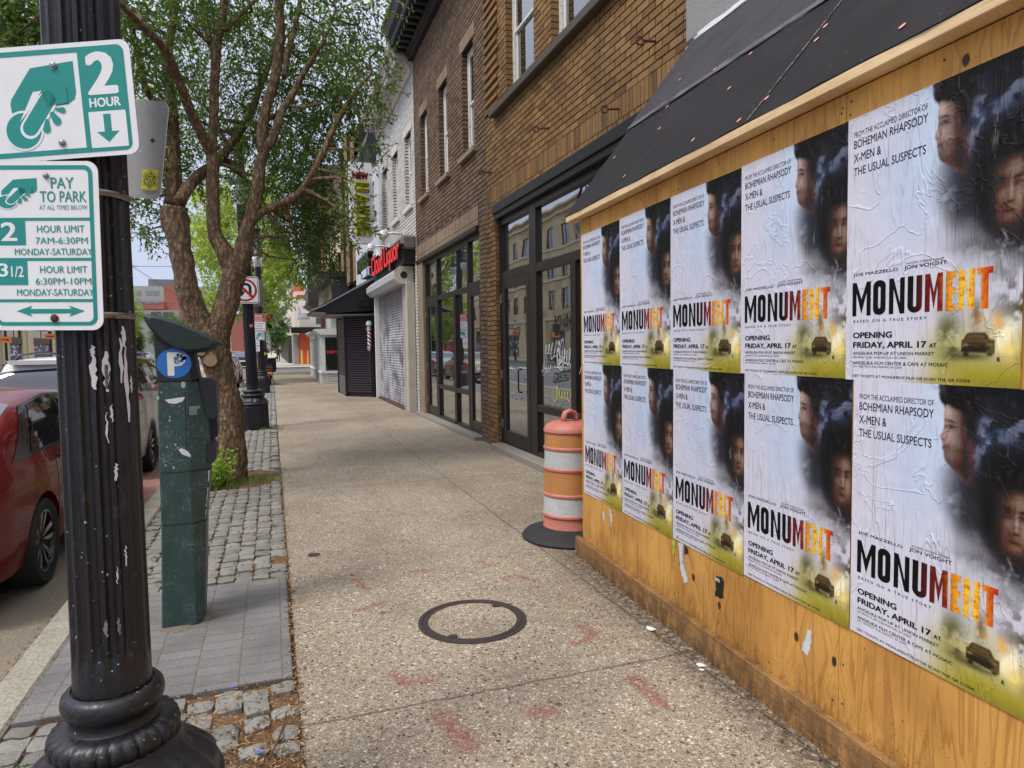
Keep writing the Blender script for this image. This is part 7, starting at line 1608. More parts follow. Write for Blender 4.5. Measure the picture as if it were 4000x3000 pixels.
def hermite(pts, x):
    if x <= pts[0][0]: return pts[0][1]
    for i in range(len(pts)-1):
        (a,p),(b,q) = pts[i], pts[i+1]
        if x <= b:
            s = (q-p)/(b-a); m0 = s if i == 0 else min(abs(s),abs((pts[i][1]-pts[i-1][1])/(pts[i][0]-pts[i-1][0])))*(1 if s > 0 else -1) if s*(pts[i][1]-pts[i-1][1]) > 0 else 0
            m1 = s if i == len(pts)-2 else min(abs(s),abs((pts[i+2][1]-pts[i+1][1])/(pts[i+2][0]-pts[i+1][0])))*(1 if s > 0 else -1) if s*(pts[i+2][1]-pts[i+1][1]) > 0 else 0
            t = (x-a)/(b-a); h = b-a; return (2*t**3-3*t*t+1)*p+(t**3-2*t*t+t)*h*m0+(-2*t**3+3*t*t)*q+(t**3-t*t)*h*m1
    return pts[-1][1]
class Car:
    def __init__(s, W, top, belt, plan, L, sill=.22): s.W = W/2; s.top = top; s.belt = belt; s.plan = plan; s.L = L; s.sill = sill
    def sec(s, y):
        w = s.W*hermite(s.plan, y); zt = hermite(s.top, y); zb = min(hermite(s.belt, y), zt-.015); zs = s.sill+(.12*(1-min(1,y/.35))**2)+(.10*(1-min(1,(s.L-y)/.4))**2); zs = min(zs, zb-.2); g = zt-zb
        wr = w*.955-max(0,g)*.36-.02*min(1,g/.05) if g > .03 else w*.93
        return [(0,zs),(w*.86,zs),(w*.965,zs+(zb-zs)*.10),(w*.995,zs+(zb-zs)*.34),(w,zs+(zb-zs)*.62),(w*.985,zs+(zb-zs)*.88),(w*.955,zb),((w*.955+wr)/2+g*.03,zb+g*.5),(wr+g*.01,zt-min(.055,g*.3)),(wr*.72,zt-min(.012,g*.1)),(0,zt+.012)]
    def S(s, y, k):
        p = s.sec(y); i = min(int(k), 9); t = k-i
        P0 = p[max(i-1,0)]; P1 = p[i]; P2 = p[i+1]; P3 = p[min(i+2,10)]
        f = lambda a: .5*((2*P1[a])+(P2[a]-P0[a])*t+(2*P0[a]-5*P1[a]+4*P2[a]-P3[a])*t*t+(P3[a]-P0[a]-3*P2[a]+3*P1[a])*t**3) if 1 <= i < 9 else P1[a]+(P2[a]-P1[a])*t
        return Vector((f(0), y, f(1)))
    def N(s, y, k):
        e = .02; a = s.S(min(y+e,s.L),k)-s.S(max(y-e,0),k); b = s.S(y,min(k+e,9.99))-s.S(y,max(k-e,0)); n = b.cross(a); n = n.normalized() if n.length > 1e-9 else Vector((1,0,0)); return n if n.x > -.001 else -n
    def body(s, ny=64, sub=3):
        g = MB(); ys = [s.L*(.5-.5*math.cos(PI*i/ny)) for i in range(ny+1)]; ks = [k/sub for k in range(10*sub+1)]; m = len(ks); vs = []
        for y in ys:
            r = [s.S(y,k) for k in ks]; vs += [tuple(v) for v in r]+[(-v.x,v.y,v.z) for v in r[-2:0:-1]]
        M_ = 2*m-2; fs = [(i*M_+k,(i+1)*M_+k,(i+1)*M_+(k+1)%M_,i*M_+(k+1)%M_) for i in range(ny) for k in range(M_)]+[tuple(range(M_)),tuple(ny*M_+k for k in range(M_))[::-1]]
        g.add(vs, fs); return g
    def patch(s, mb, c, off=.004, n=10, m=6, side=1):
        "c: four (y,k) corners; side +1 right, -1 left"
        vs = []
        for i in range(n+1):
            for j in range(m+1):
                u, v = i/n, j/m; y = (c[0][0]*(1-u)+c[1][0]*u)*(1-v)+(c[3][0]*(1-u)+c[2][0]*u)*v; k = (c[0][1]*(1-u)+c[1][1]*u)*(1-v)+(c[3][1]*(1-u)+c[2][1]*u)*v
                p = s.S(y,k)+s.N(y,k)*off; vs.append((p.x*side,p.y,p.z))
        mb.add(vs, [(i*(m+1)+j,(i+1)*(m+1)+j,(i+1)*(m+1)+j+1,i*(m+1)+j+1) for i in range(n) for j in range(m)])
def top_patch(car, mb, y0, y1, k0, off=.004, n=8):
    "glass across the car between stations y0 and y1, from section index k0 on one side over the top to the other"
    vs = []; ks = [k0+(10-k0)*j/6 for j in range(7)]
    for i in range(n+1):
        y = y0+(y1-y0)*i/n; r = [car.S(y,k)+car.N(y,k)*off for k in ks]; vs += [tuple(v) for v in r]+[(-v.x,v.y,v.z) for v in r[-2::-1]]
    m = 13; mb.add(vs, [(i*m+j,(i+1)*m+j,(i+1)*m+j+1,i*m+j+1) for i in range(n) for j in range(m-1)])
def wheel(root, x, y, r, rim, w=.21, fancy=True, side=1):
    g = MB(); rr = r*.72
    g.lathe([(rr,-w*.42),(r*.93,-w*.5),(r,-w*.36),(r,w*.36),(r*.93,w*.5),(rr,w*.42)], 40 if fancy else 20, cap=False); g.v = [(x+c*side, y+a, r+b) for a,b,c in g.v]
    wh = g.build('wheel', M_TYRE, root, auto=40)
    g = MB(); g.lathe([(rr*1.0,w*.43),(rr*.97,w*.44),(rr*.93,w*.30),(rr*.3,w*.24),(.01,w*.27)], 40 if fancy else 20, cap=False); g.v = [(x+c*side, y+a, r+b) for a,b,c in g.v]
    g.build('rim', M_RIMB if fancy else M_ALLOY, wh, auto=40)
    if fancy:
        g = MB(); X = x+side*w*.41
        for k in range(5):
            a = 2*PI*k/5+.3; P_ = lambda q,da: (X-side*(.03*(1-q)), y+rr*q*math.cos(a+da), r+rr*q*math.sin(a+da))
            g.poly([P_(.16,.1),P_(.95,.02),P_(.97,.22),P_(.55,.32)]); g.poly([P_(.16,-.2),P_(.6,-.5),P_(.96,-.36),P_(.95,-.26)])
        g.ring = None; n = 40; g.add([(X+side*.004,y+q*math.cos(2*PI*k/n),r+q*math.sin(2*PI*k/n)) for q in (rr*.94,rr*1.0) for k in range(n)], [(k,(k+1)%n,n+(k+1)%n,n+k) for k in range(n)])
        g.build('spokes', M_ALLOY, wh)
def make_car(name, label, car, paint, loc, wy, wr, suv=False, fancy=True, group=None, heading=0, glass=None, tail=True):
    T_ = thing(name, label, 'car', loc, heading, group)
    g = car.body(72 if fancy else 36, 3 if fancy else 2)
    if fancy:
        o = g.build('body', paint, None); cut = MB()
        for y in wy: cut.tube([(-2,y,wr),(2,y,wr)], wr*1.14, 40)
        co = cut.build('cutter', paint, None); md = o.modifiers.new('arch', 'BOOLEAN'); md.operation = 'DIFFERENCE'; md.object = co; md.solver = 'EXACT'
        dg = bpy.context.evaluated_depsgraph_get(); me = bpy.data.meshes.new_from_object(o.evaluated_get(dg)); bpy.data.objects.remove(o); bpy.data.objects.remove(co)
        me.polygons.foreach_set('use_smooth', [True]*len(me.polygons)); me.set_sharp_from_angle(angle=R(38)); b = link('body', me, T_)
        for y in wy: g = MB(); g.tube([(-car.W*.72,y,wr),(car.W*.72,y,wr)], wr*1.12, 24); g.build('wheel_well', M_TYRE, T_)
        for y in wy:
            g = MB(); n = 26
            for sd in (1,-1):
                xs = car.S(y, 3.6).x+.004; vs = []
                for k in range(n+1):
                    a = -.25+(PI+.5)*k/n; vs += [(sd*xs, y+math.cos(a)*wr*q, wr+math.sin(a)*wr*q) for q in (1.135,1.22)]
                g.add(vs, [(2*k,2*k+2,2*k+3,2*k+1) for k in range(n)])
            if suv: g.build('arch_trim', M_TRIMB, T_)
    else: b = g.build('body', paint, T_, auto=40)
    gm = glass or M_CGL
    return T_, b, gm
# red saloon
RC = Car(1.82, [(0,.60),(.04,.95),(.12,1.06),(.3,1.10),(.7,1.27),(1.2,1.40),(1.9,1.45),(2.5,1.42),(3.35,1.08),(3.55,1.00),(4.3,.82),(4.6,.68),(4.66,.52)], [(0,.95),(1,.98),(2.2,.95),(3.6,.90),(4.66,.6)], [(0,.80),(.12,.90),(.5,.97),(1.2,1.0),(3.2,1.0),(4.0,.97),(4.45,.86),(4.66,.62)], 4.66)
car, b, gm = make_car('parked_car', 'glossy red saloon parked beside the nearest lamp post', RC, M_RED, (-2.545,4.92,-.15), (1.03,3.75), .325)
g = MB(); RC.patch(g, [(.58,6.1),(3.25,6.12),(2.75,8.0),(1.15,7.95)], .004, 24, 6); g.build('window_trim', M_TRIMB, car); g = MB(); RC.patch(g, [(.58,6.1),(3.25,6.12),(2.75,8.0),(1.15,7.95)], .004, 24, 6, -1); g.build('window_trim', M_TRIMB, car)
for sd in (1,-1):
    for c in ([(.92,6.22),(1.95,6.22),(2.0,7.86),(1.32,7.82)],[(2.03,6.22),(3.0,6.24),(2.62,7.86),(2.08,7.86)]):
        g = MB(); RC.patch(g, c, .008, 12, 6, sd); g.build('side_window', M_CGL, car)
    for c in ([(1.30,.9),(1.34,.9),(1.44,6.05),(1.40,6.05)],[(2.02,1.2),(2.035,1.2),(2.03,6.05),(2.015,6.05)],[(1.32,1.2),(3.1,1.2),(3.1,1.24),(1.32,1.24)]):
        g = MB(); RC.patch(g, c, .0025, 4, 16, sd); g.build('panel_gap', M_TRIMB, car)
    g = MB(); p = RC.S(1.62,5.2); g.tube([(sd*(p.x-.01),1.48,p.z+.005),(sd*(p.x+.03),1.53,p.z+.01),(sd*(p.x+.034),1.62,p.z+.012),(sd*(p.x+.03),1.70,p.z+.012),(sd*(p.x-.01),1.75,p.z+.008)], [.012,.017,.018,.017,.012], 8); g.build('door_handle', M_RED, car, smooth=True)
    g = MB(); RC.patch(g, [(1.46,4.95),(1.74,4.95),(1.74,5.5),(1.46,5.5)], .002, 6, 4, sd); g.build('handle_cup', M_TRIMB, car)
    g = MB(); g.tube([(sd*.86,3.02,.96),(sd*.97,3.0,1.0)], .025, 8); i0 = len(g.v); g.sphere((0,0,0),.11,14,8); g.v[i0:] = [(sd*(1.0+a*.75),2.98+b_*.55,1.01+c*.7) for a,b_,c in g.v[i0:]]; g.build('wing_mirror', M_RED, car, smooth=True)
g = MB(); top_patch(RC, g, .34, 1.12, 8.2); g.build('rear_window', M_CGLR, car, smooth=True); g = MB(); top_patch(RC, g, 2.66, 3.42, 8.1); g.build('windscreen', M_CGL, car, smooth=True)
for sd in (1,-1): g = MB(); RC.patch(g, [(.02,4.8),(.2,5.1),(.2,5.7),(.02,5.7)], .006, 8, 4, sd); g.build('tail_lamp', M_TAIL, car)
g = MB(); g.quad((-.26,-.004,.62),(.26,-.004,.62),(.26,-.004,.76),(-.26,-.004,.76)); g.build('number_plate', M_SW, car)
for y in (1.03,3.75):
    for sd in (1,-1): wheel(car, sd*.80, y, .325, M_ALLOY, side=sd)
# white SUV ahead of it
SV = Car(1.86, [(0,.70),(.03,1.16),(.06,1.25),(.21,1.50),(.34,1.62),(.6,1.66),(1.5,1.68),(2.4,1.64),(2.75,1.58),(3.5,1.14),(3.7,1.08),(4.3,.96),(4.46,.80),(4.5,.6)], [(0,1.2),(.5,1.16),(2,1.08),(3.6,1.0),(4.5,.7)], [(0,.86),(.15,.94),(.6,.99),(1.5,1.0),(3.4,1.0),(4.1,.95),(4.5,.7)], 4.5, .26)
car, b, gm = make_car('parked_car', 'white hatchback SUV with roof rails parked in front of the red saloon', SV, M_WHC, (-2.59,10.1,-.15), (.92,3.55), .345, suv=True)
g = MB(); top_patch(SV, g, .062, .225, 7.6, .006); g.build('rear_window', M_CGLR, car, smooth=True); g = MB(); top_patch(SV, g, 2.8, 3.5, 8.1); g.build('windscreen', M_CGL, car, smooth=True)
g = MB(); SV.patch(g, [(.07,6.4),(.36,6.5),(.42,8.2),(.24,8.2)], .006, 8, 6); g.build('window_trim', M_TRIMB, car); g = MB(); SV.patch(g, [(.07,6.4),(.36,6.5),(.42,8.2),(.24,8.2)], .006, 8, 6, -1); g.build('window_trim', M_TRIMB, car)
for sd in (1,-1):
    g = MB(); SV.patch(g, [(.42,6.1),(3.3,6.1),(2.75,8.1),(.62,8.1)], .005, 24, 6, sd); g.build('window_trim', M_TRIMB, car)
    for c in ([(.52,6.25),(.95,6.25),(1.0,7.9),(.72,7.9)],[(1.0,6.25),(1.95,6.25),(1.95,7.95),(1.06,7.92)],[(2.02,6.25),(3.05,6.25),(2.66,7.95),(2.03,7.95)]):
        g = MB(); SV.patch(g, c, .009, 12, 6, sd); g.build('side_window', M_CGL, car)
    g = MB(); g.tube([(sd*.60,.55,1.63),(sd*.605,.75,1.70),(sd*.61,1.6,1.735),(sd*.60,2.5,1.70),(sd*.59,2.7,1.63)], .018, 8); g.build('roof_rail', M_TRIMB, car, smooth=True)
    g = MB(); SV.patch(g, [(.02,4.9),(.45,5.2),(.42,5.9),(.02,5.9)], .008, 8, 4, sd); g.build('tail_lamp', M_TAIL, car)
    g = MB(); SV.patch(g, [(1.36,1.0),(3.1,1.0),(3.1,2.4),(1.36,2.4)], .005, 10, 5, sd); g.build('sill_cladding', M_TRIMB, car)
    for c in ([(1.98,1.4),(1.995,1.4),(1.99,6.05),(1.975,6.05)],[(1.02,3.5),(1.035,3.5),(1.04,6.05),(1.025,6.05)]): g = MB(); SV.patch(g, c, .003, 3, 14, sd); g.build('panel_gap', M_TRIMB, car)
g = MB(); g.prism([(-.55,1.58),(.55,1.58),(.60,1.635),(-.60,1.635)], .17, .5, 'y'); g.build('roof_spoiler', M_WHC, car)
g = MB(); top_patch(SV, g, .012, .03, 5.2, .006, 3); g.build('bumper_trim', M_TRIMB, car)
for y in (.92,3.55):
    for sd in (1,-1): wheel(car, sd*.82, y, .345, M_ALLOY, side=sd)
# cars further off: one design, painted differently
FC = Car(1.80, [(0,.55),(.04,.92),(.16,1.02),(.75,1.05),(1.5,1.38),(2.1,1.44),(2.7,1.38),(3.4,1.02),(4.3,.84),(4.6,.70),(4.66,.5)], [(0,.9),(1,.95),(2.2,.93),(3.6,.88),(4.66,.6)], [(0,.82),(.12,.92),(.5,.98),(1.2,1.0),(3.2,1.0),(4.0,.97),(4.45,.86),(4.66,.66)], 4.66)
def far_car(name, label, paint, x, y, heading=0, z=-.15, group=None):
    c, b, gm = make_car(name, label, FC, paint, (x,y,z), (.98,3.7), .32, fancy=False, heading=heading, group=group)
    g = MB(); top_patch(FC, g, .80, 1.46, 8.1); g.build('rear_window', M_CGLR, c, smooth=True); g = MB(); top_patch(FC, g, 2.75, 3.36, 8.1); g.build('windscreen', M_CGLR, c, smooth=True)
    for sd in (1,-1):
        g = MB(); FC.patch(g, [(1.0,6.15),(3.1,6.15),(2.68,7.95),(1.5,7.9)], .006, 14, 4, sd); g.build('side_window', M_CGL, c)
        g = MB(); FC.patch(g, [(.02,4.8),(.42,5.0),(.40,5.85),(.02,5.85)], .012, 6, 4, sd); vs = [(sd*x_,-.012,z_) for x_,z_ in ((.82,.76),(.45,.80),(.45,.94),(.80,.92))]; g.poly(vs); g.build('tail_lamp', M_TAIL, c)
        g = MB(); g.poly([(sd*x_,4.667,z_) for x_,z_ in ((.6,.56),(.3,.58),(.3,.66),(.58,.68))]); g.build('headlamp', M_HEADL, c)
        for yy in (.98,3.7): wheel(c, sd*.80, yy, .32, M_ALLOY, fancy=False, side=sd)
    g = MB(); g.quad((-.26,-.02,.60),(.26,-.02,.60),(.26,-.02,.74),(-.26,-.02,.74)); g.build('number_plate', M_SW, c)
    g = MB(); g.box(-.8,.8,-.03,.0,.36,.5); g.build('bumper', M_TRIMB, c); return c
far_car('parked_car', 'champagne beige saloon with red tail lamps parked beyond the leaning tree', M_TANC, -2.32, 29.6)
far_car('parked_car', 'pale blue car parked just ahead of the champagne saloon', M_BLC, -2.45, 36.5)
far_car('moving_car', 'dark saloon with lit red tail lamps seen beside the third lamp post', M_DKC, -2.4, 64)
far_car('parked_car', 'silver car parked along the opposite kerb past the beige stone building', M_SILC, -16.8, 110, PI)
far_car('moving_car', 'pale oncoming car in the far lanes, the closest of its line', M_SILC, -9.5, 120, PI, group='distant oncoming traffic')
far_car('moving_car', 'distant white oncoming car behind the pale one', M_WHC, -9.5, 160, PI, group='distant oncoming traffic'); far_car('moving_car', 'distant dark car at the vanishing end of the road', M_DKC, -6.0, 190, 0, group='distant oncoming traffic')
far_car('parked_car', 'white car parked at the opposite kerb before the row of far trees', M_WHC, -16.8, 134, PI)

# ================================================================== STREET FURNITURE FURTHER ALONG
MP = thing('moped', 'black moped parked on the setts by the third lamp post', 'moped', (-.10,31.2,0))
for y, nm in ((.12,'wheel'),(1.32,'wheel')):
    g = MB(); g.lathe([(.22,-.05),(.29,-.055),(.31,0),(.29,.055),(.22,.05)], 24, cap=False); g.v = [(c,y+a,.31+b) for a,b,c in g.v]; w = g.build(nm, M_TYRE, MP, smooth=True)
    g = MB(); g.lathe([(.22,-.02),(.05,-.03),(.05,.03),(.22,.02)], 16, cap=False); g.v = [(c,y+a,.31+b) for a,b,c in g.v]; g.build('rim', M_RIMB, w)
g = MB(); g.prism([(.0,.55),(.55,.50),(.85,.25),(1.0,.28),(1.1,.85),(1.02,.9),(.9,.42),(.62,.68),(.05,.72)], -.11, .11, 'x'); g.tube([(0,1.08,.9),(0,1.3,.35)], .04, 8); g.build('frame', M_BMET, MP)
g = MB(); g.cbox(-.13,.13,-.02,.62,.70,.80,.03); g.build('seat', M_RUB, MP); g = MB(); g.tube([(-.32,1.0,1.02),(-.1,1.06,.96),(.1,1.06,.96),(.32,1.0,1.02)], .018, 6); g.build('handlebar', M_BMET, MP)
for s in (-1,1): g = MB(); g.tube([(s*.22,1.04,.99),(s*.3,1.06,1.15)], .008, 5); g.disc((s*.31,1.04,1.17),(1,0,0),(0,0,1),.05,10); g.build('mirror', M_BMET, MP)
g = MB(); g.cbox(-.09,.09,-.12,-.1,.42,.58,.01); g.build('tail_plate', simple('orange_plate', lin((216,140,70)), .5, bump=0), MP); g = MB(); g.cbox(-.15,.15,-.1,.02,.6,.7,.03); g.build('tail_lamp', simple('dark_red_lens', lin((100,20,24)), .2, bump=0), MP)
g = MB(); g.tube([(.12,.5,.2),(.18,.3,.12),(.2,.2,.02)], .015, 6); g.build('stand', M_BMET, MP)
TC = thing('litter_bin', 'square black litter bin with a lid at the street corner', 'litter bin', (.02,48.6,0))
g = MB(); g.cbox(-.26,.26,-.26,.26,.08,.86,.03); g.build('bin_body', M_BMET, TC); g = MB(); g.cbox(-.30,.30,-.30,.30,.86,.95,.03); g.build('lid', M_SLATE, TC); g = MB(); g.cbox(-.2,.2,-.2,.2,0,.08,.01); g.build('foot', M_BMET, TC)
TS = thing('traffic_light', 'black traffic light showing red on a corner pole with street name blade', 'traffic light', (-.36,48.4,0))
g = MB(); g.lathe([(.16,0),(.16,.4),(.1,.5),(.07,.6),(.065,4.6),(.02,4.7)], 14); g.build('pole', M_POSTC, TS, auto=40)
g = MB(); g.cbox(.14,.46,-.2,.02,2.95,3.85,.04); g.build('signal_head', M_BMET, TS)
for k, (z, c) in enumerate(((3.68,(200,30,30)),(3.4,(40,34,20)),(3.12,(20,40,30)))):
    g = MB(); g.disc((.30,-.215,z),(1,0,0),(0,0,1),.10,16); g.build('lens', emis('lit_red_lens', lin(c), .8) if k == 0 else simple('unlit_lens_%d' % k, lin(c), .3, bump=0), TS)
    g = MB(); g.tube([(.30,-.21,z+.0),(.30,-.36,z+.02)], .12, 12, False); g.build('visor', M_BMET, TS)
M_SGN = simple('street_name_green', lin((24,140,106)), .5, bump=0)
g = MB(); g.cbox(.34,.72,-.02,.0,2.60,2.80,.004); bl = g.build('name_blade', M_SGN, TS); g = MB(); g.text('8 ST', (.40,.66,2.64,2.76), lambda u,v,w: (u,-.024-w,v), .03); g.build('lettering', M_SW, bl)
g = MB(); g.cbox(-.1,.2,-.2,-.18,2.86,3.02,.004); g.build('name_blade', M_SGN, TS)
for (x,z,w,h,lines,lab) in ((.16,2.36,.24,.78,('EXCEPT','RIGHT','EXIT','NO','TURNS'),'tall white regulatory plate on the corner traffic light pole'),(.18,1.76,.2,.26,('ONE',),'small white plate under the tall regulatory plate'),(.26,1.9,.2,.75,('N',),'white plate half hidden behind the tall regulatory plate')):
    S_ = thing('traffic_sign', lab, 'road sign', (-.36+x,48.28-(.0 if lines[0] != 'N' else -.3),z)); plate(S_, w, h, .02, M_SW, M_ALU); p = Print(f3)
    for i, l in enumerate(lines): zz = h/2-.1-i*(h-.16)/max(1,len(lines)-.6); p.text(l, -w*.4, w*.4, zz+.05, zz-.03, .02)
    p.build('lettering', M_SK, S_)
PMB = thing('parking_meter', 'second dark pay station with a yellow disc past the third lamp post', 'parking meter', (-.30,36,0))
g = MB(); g.cbox(-.12,.12,-.15,.15,0,1.5,.03); g.build('cabinet', M_METC, PMB); g = MB(); g.prism([(-.2,1.62),(.2,1.48),(.2,1.42),(0,1.44),(-.2,1.58)], -.2, .2, 'y'); g.build('solar_cap', M_METC, PMB); g = MB(); g.disc((0,-.153,1.34),(1,0,0),(0,0,1),.08,16); g.build('parking_disc', M_YEL, PMB)
# somebody walking far down the pavement
PE = thing('person', 'person in dark clothes walking far down the pavement', 'person', (.75,84,0))
sk = [(0,0,.92,.15),(0,0,1.15,.16),(0,0,1.38,.17),(0,0,1.50,.06),(0,.02,1.62,.095),(0,.02,1.70,.08),(.1,0,.86,.09),(.11,.14,.48,.07),(.12,.05,.08,.05),(.12,.2,.04,.04),(-.1,0,.86,.09),(-.11,-.08,.48,.07),(-.12,-.26,.10,.05),(-.12,-.12,.05,.04),(.2,0,1.40,.065),(.26,-.08,1.14,.05),(.25,.04,.90,.04),(-.2,0,1.40,.065),(-.26,.08,1.14,.05),(-.25,.2,.92,.04)]
ed = [(0,1),(1,2),(2,3),(3,4),(4,5),(0,6),(6,7),(7,8),(8,9),(0,10),(10,11),(11,12),(12,13),(2,14),(14,15),(15,16),(2,17),(17,18),(18,19)]
me = bpy.data.meshes.new('body'); me.from_pydata([p[:3] for p in sk], ed, []); 
ob = bpy.data.objects.new('body', me); COL.objects.link(ob); ob.modifiers.new('skin','SKIN')
for i, p in enumerate(sk): me.skin_vertices[0].data[i].radius = (p[3],p[3]); me.skin_vertices[0].data[i].use_root = i == 0
sd = ob.modifiers.new('sub','SUBSURF'); sd.levels = 1; sd.render_levels = 1
dg = bpy.context.evaluated_depsgraph_get(); me2 = bpy.data.meshes.new_from_object(ob.evaluated_get(dg)); bpy.data.objects.remove(ob); me2.materials.append(simple('dark_clothes', lin((40,40,46)), .9)); link('body', me2, PE)
g = MB(); g.sphere((0,.02,1.69),.1,12,8); g.build('hair', M_BPOST, PE, smooth=True)
# wires
M_WIRE = simple('black_wire', (.02,.02,.022), .6, bump=0)
for x, z, lab in ((-6.9,6.0,'overhead tram wire running along the road on the kerb side'),(-12.2,6.0,'overhead tram wire running along the road on the opposite side')):
    g = MB(); g.tube([(x,y,z+.1*math.cos(y*.16)) for y in range(4,300,6)], .016, 5); tag(g.build('overhead_wire', M_WIRE), lab, 'wire')
for y, z in ((43,6.5),(78,6.6),(112,6.7)):
    g = MB(); g.tube([(x,y,z-.25*math.sin(PI*(x+18)/17.6)) for x in np.linspace(-18,-.4,14)], .014, 5); g.tube([(-6.9,y,z-.25),(-6.9,y-3,6.05)], .012, 5)
    tag(g.build('span_wire', M_WIRE), {43:'span wire across the road before the side street',78:'span wire across the road just past the side street',112:'furthest span wire across the road'}[y], 'wire')

# ================================================================== THE OPPOSITE SIDE OF THE STREET
M_BEI = brick_mat('beige_stone', [(0, lin((184,162,122))), (.5, lin((204,184,146))), (1, lin((214,196,160)))], .8, .12); M_BEIM = flat_mat('beige_trim_stone', lin((196,182,152)), scale=4)
M_NAVY = simple('navy_window_film', lin((34,40,72)), .3, bump=0); M_NAVW = simple('white_film_print', lin((206,214,226)), .4, bump=0); M_BRNP = simple('brown_spandrel', lin((84,62,44)), .5, .2)
M_DARKW = glassmat('opposite_window_glass', tint=(.03,.033,.036), refl=.8, trans=.1)
def far_pane(root, x, y0, y1, z0, z1, mat=None, name='window'):
    g = MB(); f = .07
    g.mi = 0; g.quad((x-.16,y0,z0),(x-.16,y1,z0),(x-.16,y1,z1),(x-.16,y0,z1)); g.mi = 1
    for a,b,c,d in ((y0,y0+f,z0,z1),(y1-f,y1,z0,z1),(y0,y1,z0,z0+f),(y0,y1,z1-f,z1),((y0+y1)/2-.03,(y0+y1)/2+.03,z0,z1)): g.box(x-.18,x-.13,a,b,c,d)
    return P(g, name, [mat or M_DARKW, M_BRNP], root)
BG = thing('apartment_building', 'beige stone apartment building with navy filmed shop bays across the street', 'building', (-21,78,0))
bays = [(50.5,54.2),(56.4,60.0),(62.4,66.0),(68.9,72.1),(75.1,80.8),(84.0,87.5),(90.2,93.8),(96,99.4)]
ups = [(y,y+1.9,5.2+f*3.2,7.2+f*3.2) for f in range(3) for y in np.arange(50.8,100,3.55)]
g = MB()
for a, b_, c, d in cells(48, 101.5, 0, 15.5, [(y0,y1,.2,3.65) for y0,y1 in bays]+ups): g.quad((-21,a,c),(-21,b_,c),(-21,b_,d),(-21,a,d), rb.rand())
for h in [(y0,y1,.2,3.65) for y0,y1 in bays]+ups:
    for q in ((h[0],1),(h[1],1)): g.quad((-21,q[0],h[2]),(-21.3,q[0],h[2]),(-21.3,q[0],h[3]),(-21,q[0],h[3]))
    g.quad((-21,h[0],h[3]),(-21.3,h[0],h[3]),(-21.3,h[1],h[3]),(-21,h[1],h[3])); g.quad((-21,h[0],h[2]),(-21.3,h[0],h[2]),(-21.3,h[1],h[2]),(-21,h[1],h[2]))
g.box(-40,-21.35,48,101.5,0,15.5); P(g, 'wall', M_BEI, BG)
g = MB()
for z, o in ((4.1,.18),(8.1,.1),(11.3,.1),(14.6,.3),(15.3,.45)): g.cbox(-21.2,-21+o,47.9,101.6,z,z+.25,.03)
for y in (55.3,61.2,67.4,73.6,82.4,88.8,95): g.cbox(-21.1,-20.85,y-.45,y+.45,0,4.1,.03)
P(g, 'stone_trim', M_BEIM, BG)
for i, (y0, y1) in enumerate(bays):
    far_pane(BG, -21, y0, y1, 2.8, 3.65); g = MB(); g.cbox(-21.25,-20.98,y0+.02,y1-.02,2.28,2.8,.02); P(g, 'spandrel', M_BRNP, BG)
    g = MB(); g.quad((-21.15,y0,.2),(-21.15,y1,.2),(-21.15,y1,2.27),(-21.15,y0,2.27)); fl = P(g, 'shop_window', M_NAVY, BG)
    r0 = random.Random(i); g = MB()
    for k in range(26):
        yy = r0.uniform(y0+.1,y1-.6); zz = r0.uniform(.3,2.05); w = r0.uniform(.15,.55); h = r0.choice([.08,.12,.2]); g.quad((-21.148+k*.0004,yy,zz),(-21.148+k*.0004,yy+w,zz),(-21.148+k*.0004,yy+w,zz+h),(-21.148+k*.0004,yy,zz+h))
    P(g, 'printed_blocks', M_NAVW, BG, fl)
for y0, y1, z0, z1 in ups: far_pane(BG, -21, float(y0), float(y1), z0, z1)
CS = thing('corner_shop', 'cream two storey shop with red ground floor across the street', 'building', (-21,112,0))
g = MB(); g.box(-36,-21,103,124,2.3,8.5); P(g, 'wall', simple('pale_cream_wall', lin((232,216,176)), .8, var=.06, scale=2), CS); g = MB(); g.box(-36,-20.95,103,124,0,2.3); P(g, 'ground_floor', simple('red_shop_paint', lin((178,60,62)), .6, var=.2, scale=3), CS)
for k in range(5): far_pane(CS, -20.9, 104+k*4, 106.6+k*4, 4.0, 6.2); far_pane(CS, -20.82, 104+k*4, 107+k*4, .4, 1.9, M_NAVW)
g = MB(); g.text('r-Ma', (-113.5,-110,2.6,3.3), lambda u,v,w: (-20.93+w,-u,v), .03); g.v = [(a,2*111.75-b_,c) for a,b_,c in g.v]; P(g, 'lettering', M_CHAL, CS)
M_GRB = simple('grey_render', lin((168,164,156)), .8, var=.05, scale=1); M_BRK2 = brick_mat('rose_brick', [(0, lin((164,96,80))), (1, lin((180,112,94)))], .8, .1); M_GRM = simple('roof_plant_grey', lin((110,112,118)), .6, var=.05, scale=1)
M_GREENG = glassmat('green_tinted_glass', tint=(.06,.14,.12), refl=.6, trans=.1)
GR = thing('office_building', 'grey and rose brick office block with rooftop plant box across the street', 'building', (-24,166,0))
g = MB(); g.box(-29,-21.8,167,190,0,15.5); P(g, 'grey_wing', M_GRB, GR); g = MB(); g.box(-21.8,-19.0,166.8,190,0,15.6); g.box(-26.2,-21.8,166,167,10.4,12.1); P(g, 'brick_wing', M_BRK2, GR)
g = MB(); g.box(-26,-19.0,165.6,166.8,0,10.2); P(g, 'podium', simple('grey_green_panel', lin((150,152,146)), .6, var=.05), GR); g = MB(); g.box(-25.3,-19.2,170,185,15.5,17.3); P(g, 'plant_box', M_GRM, GR)
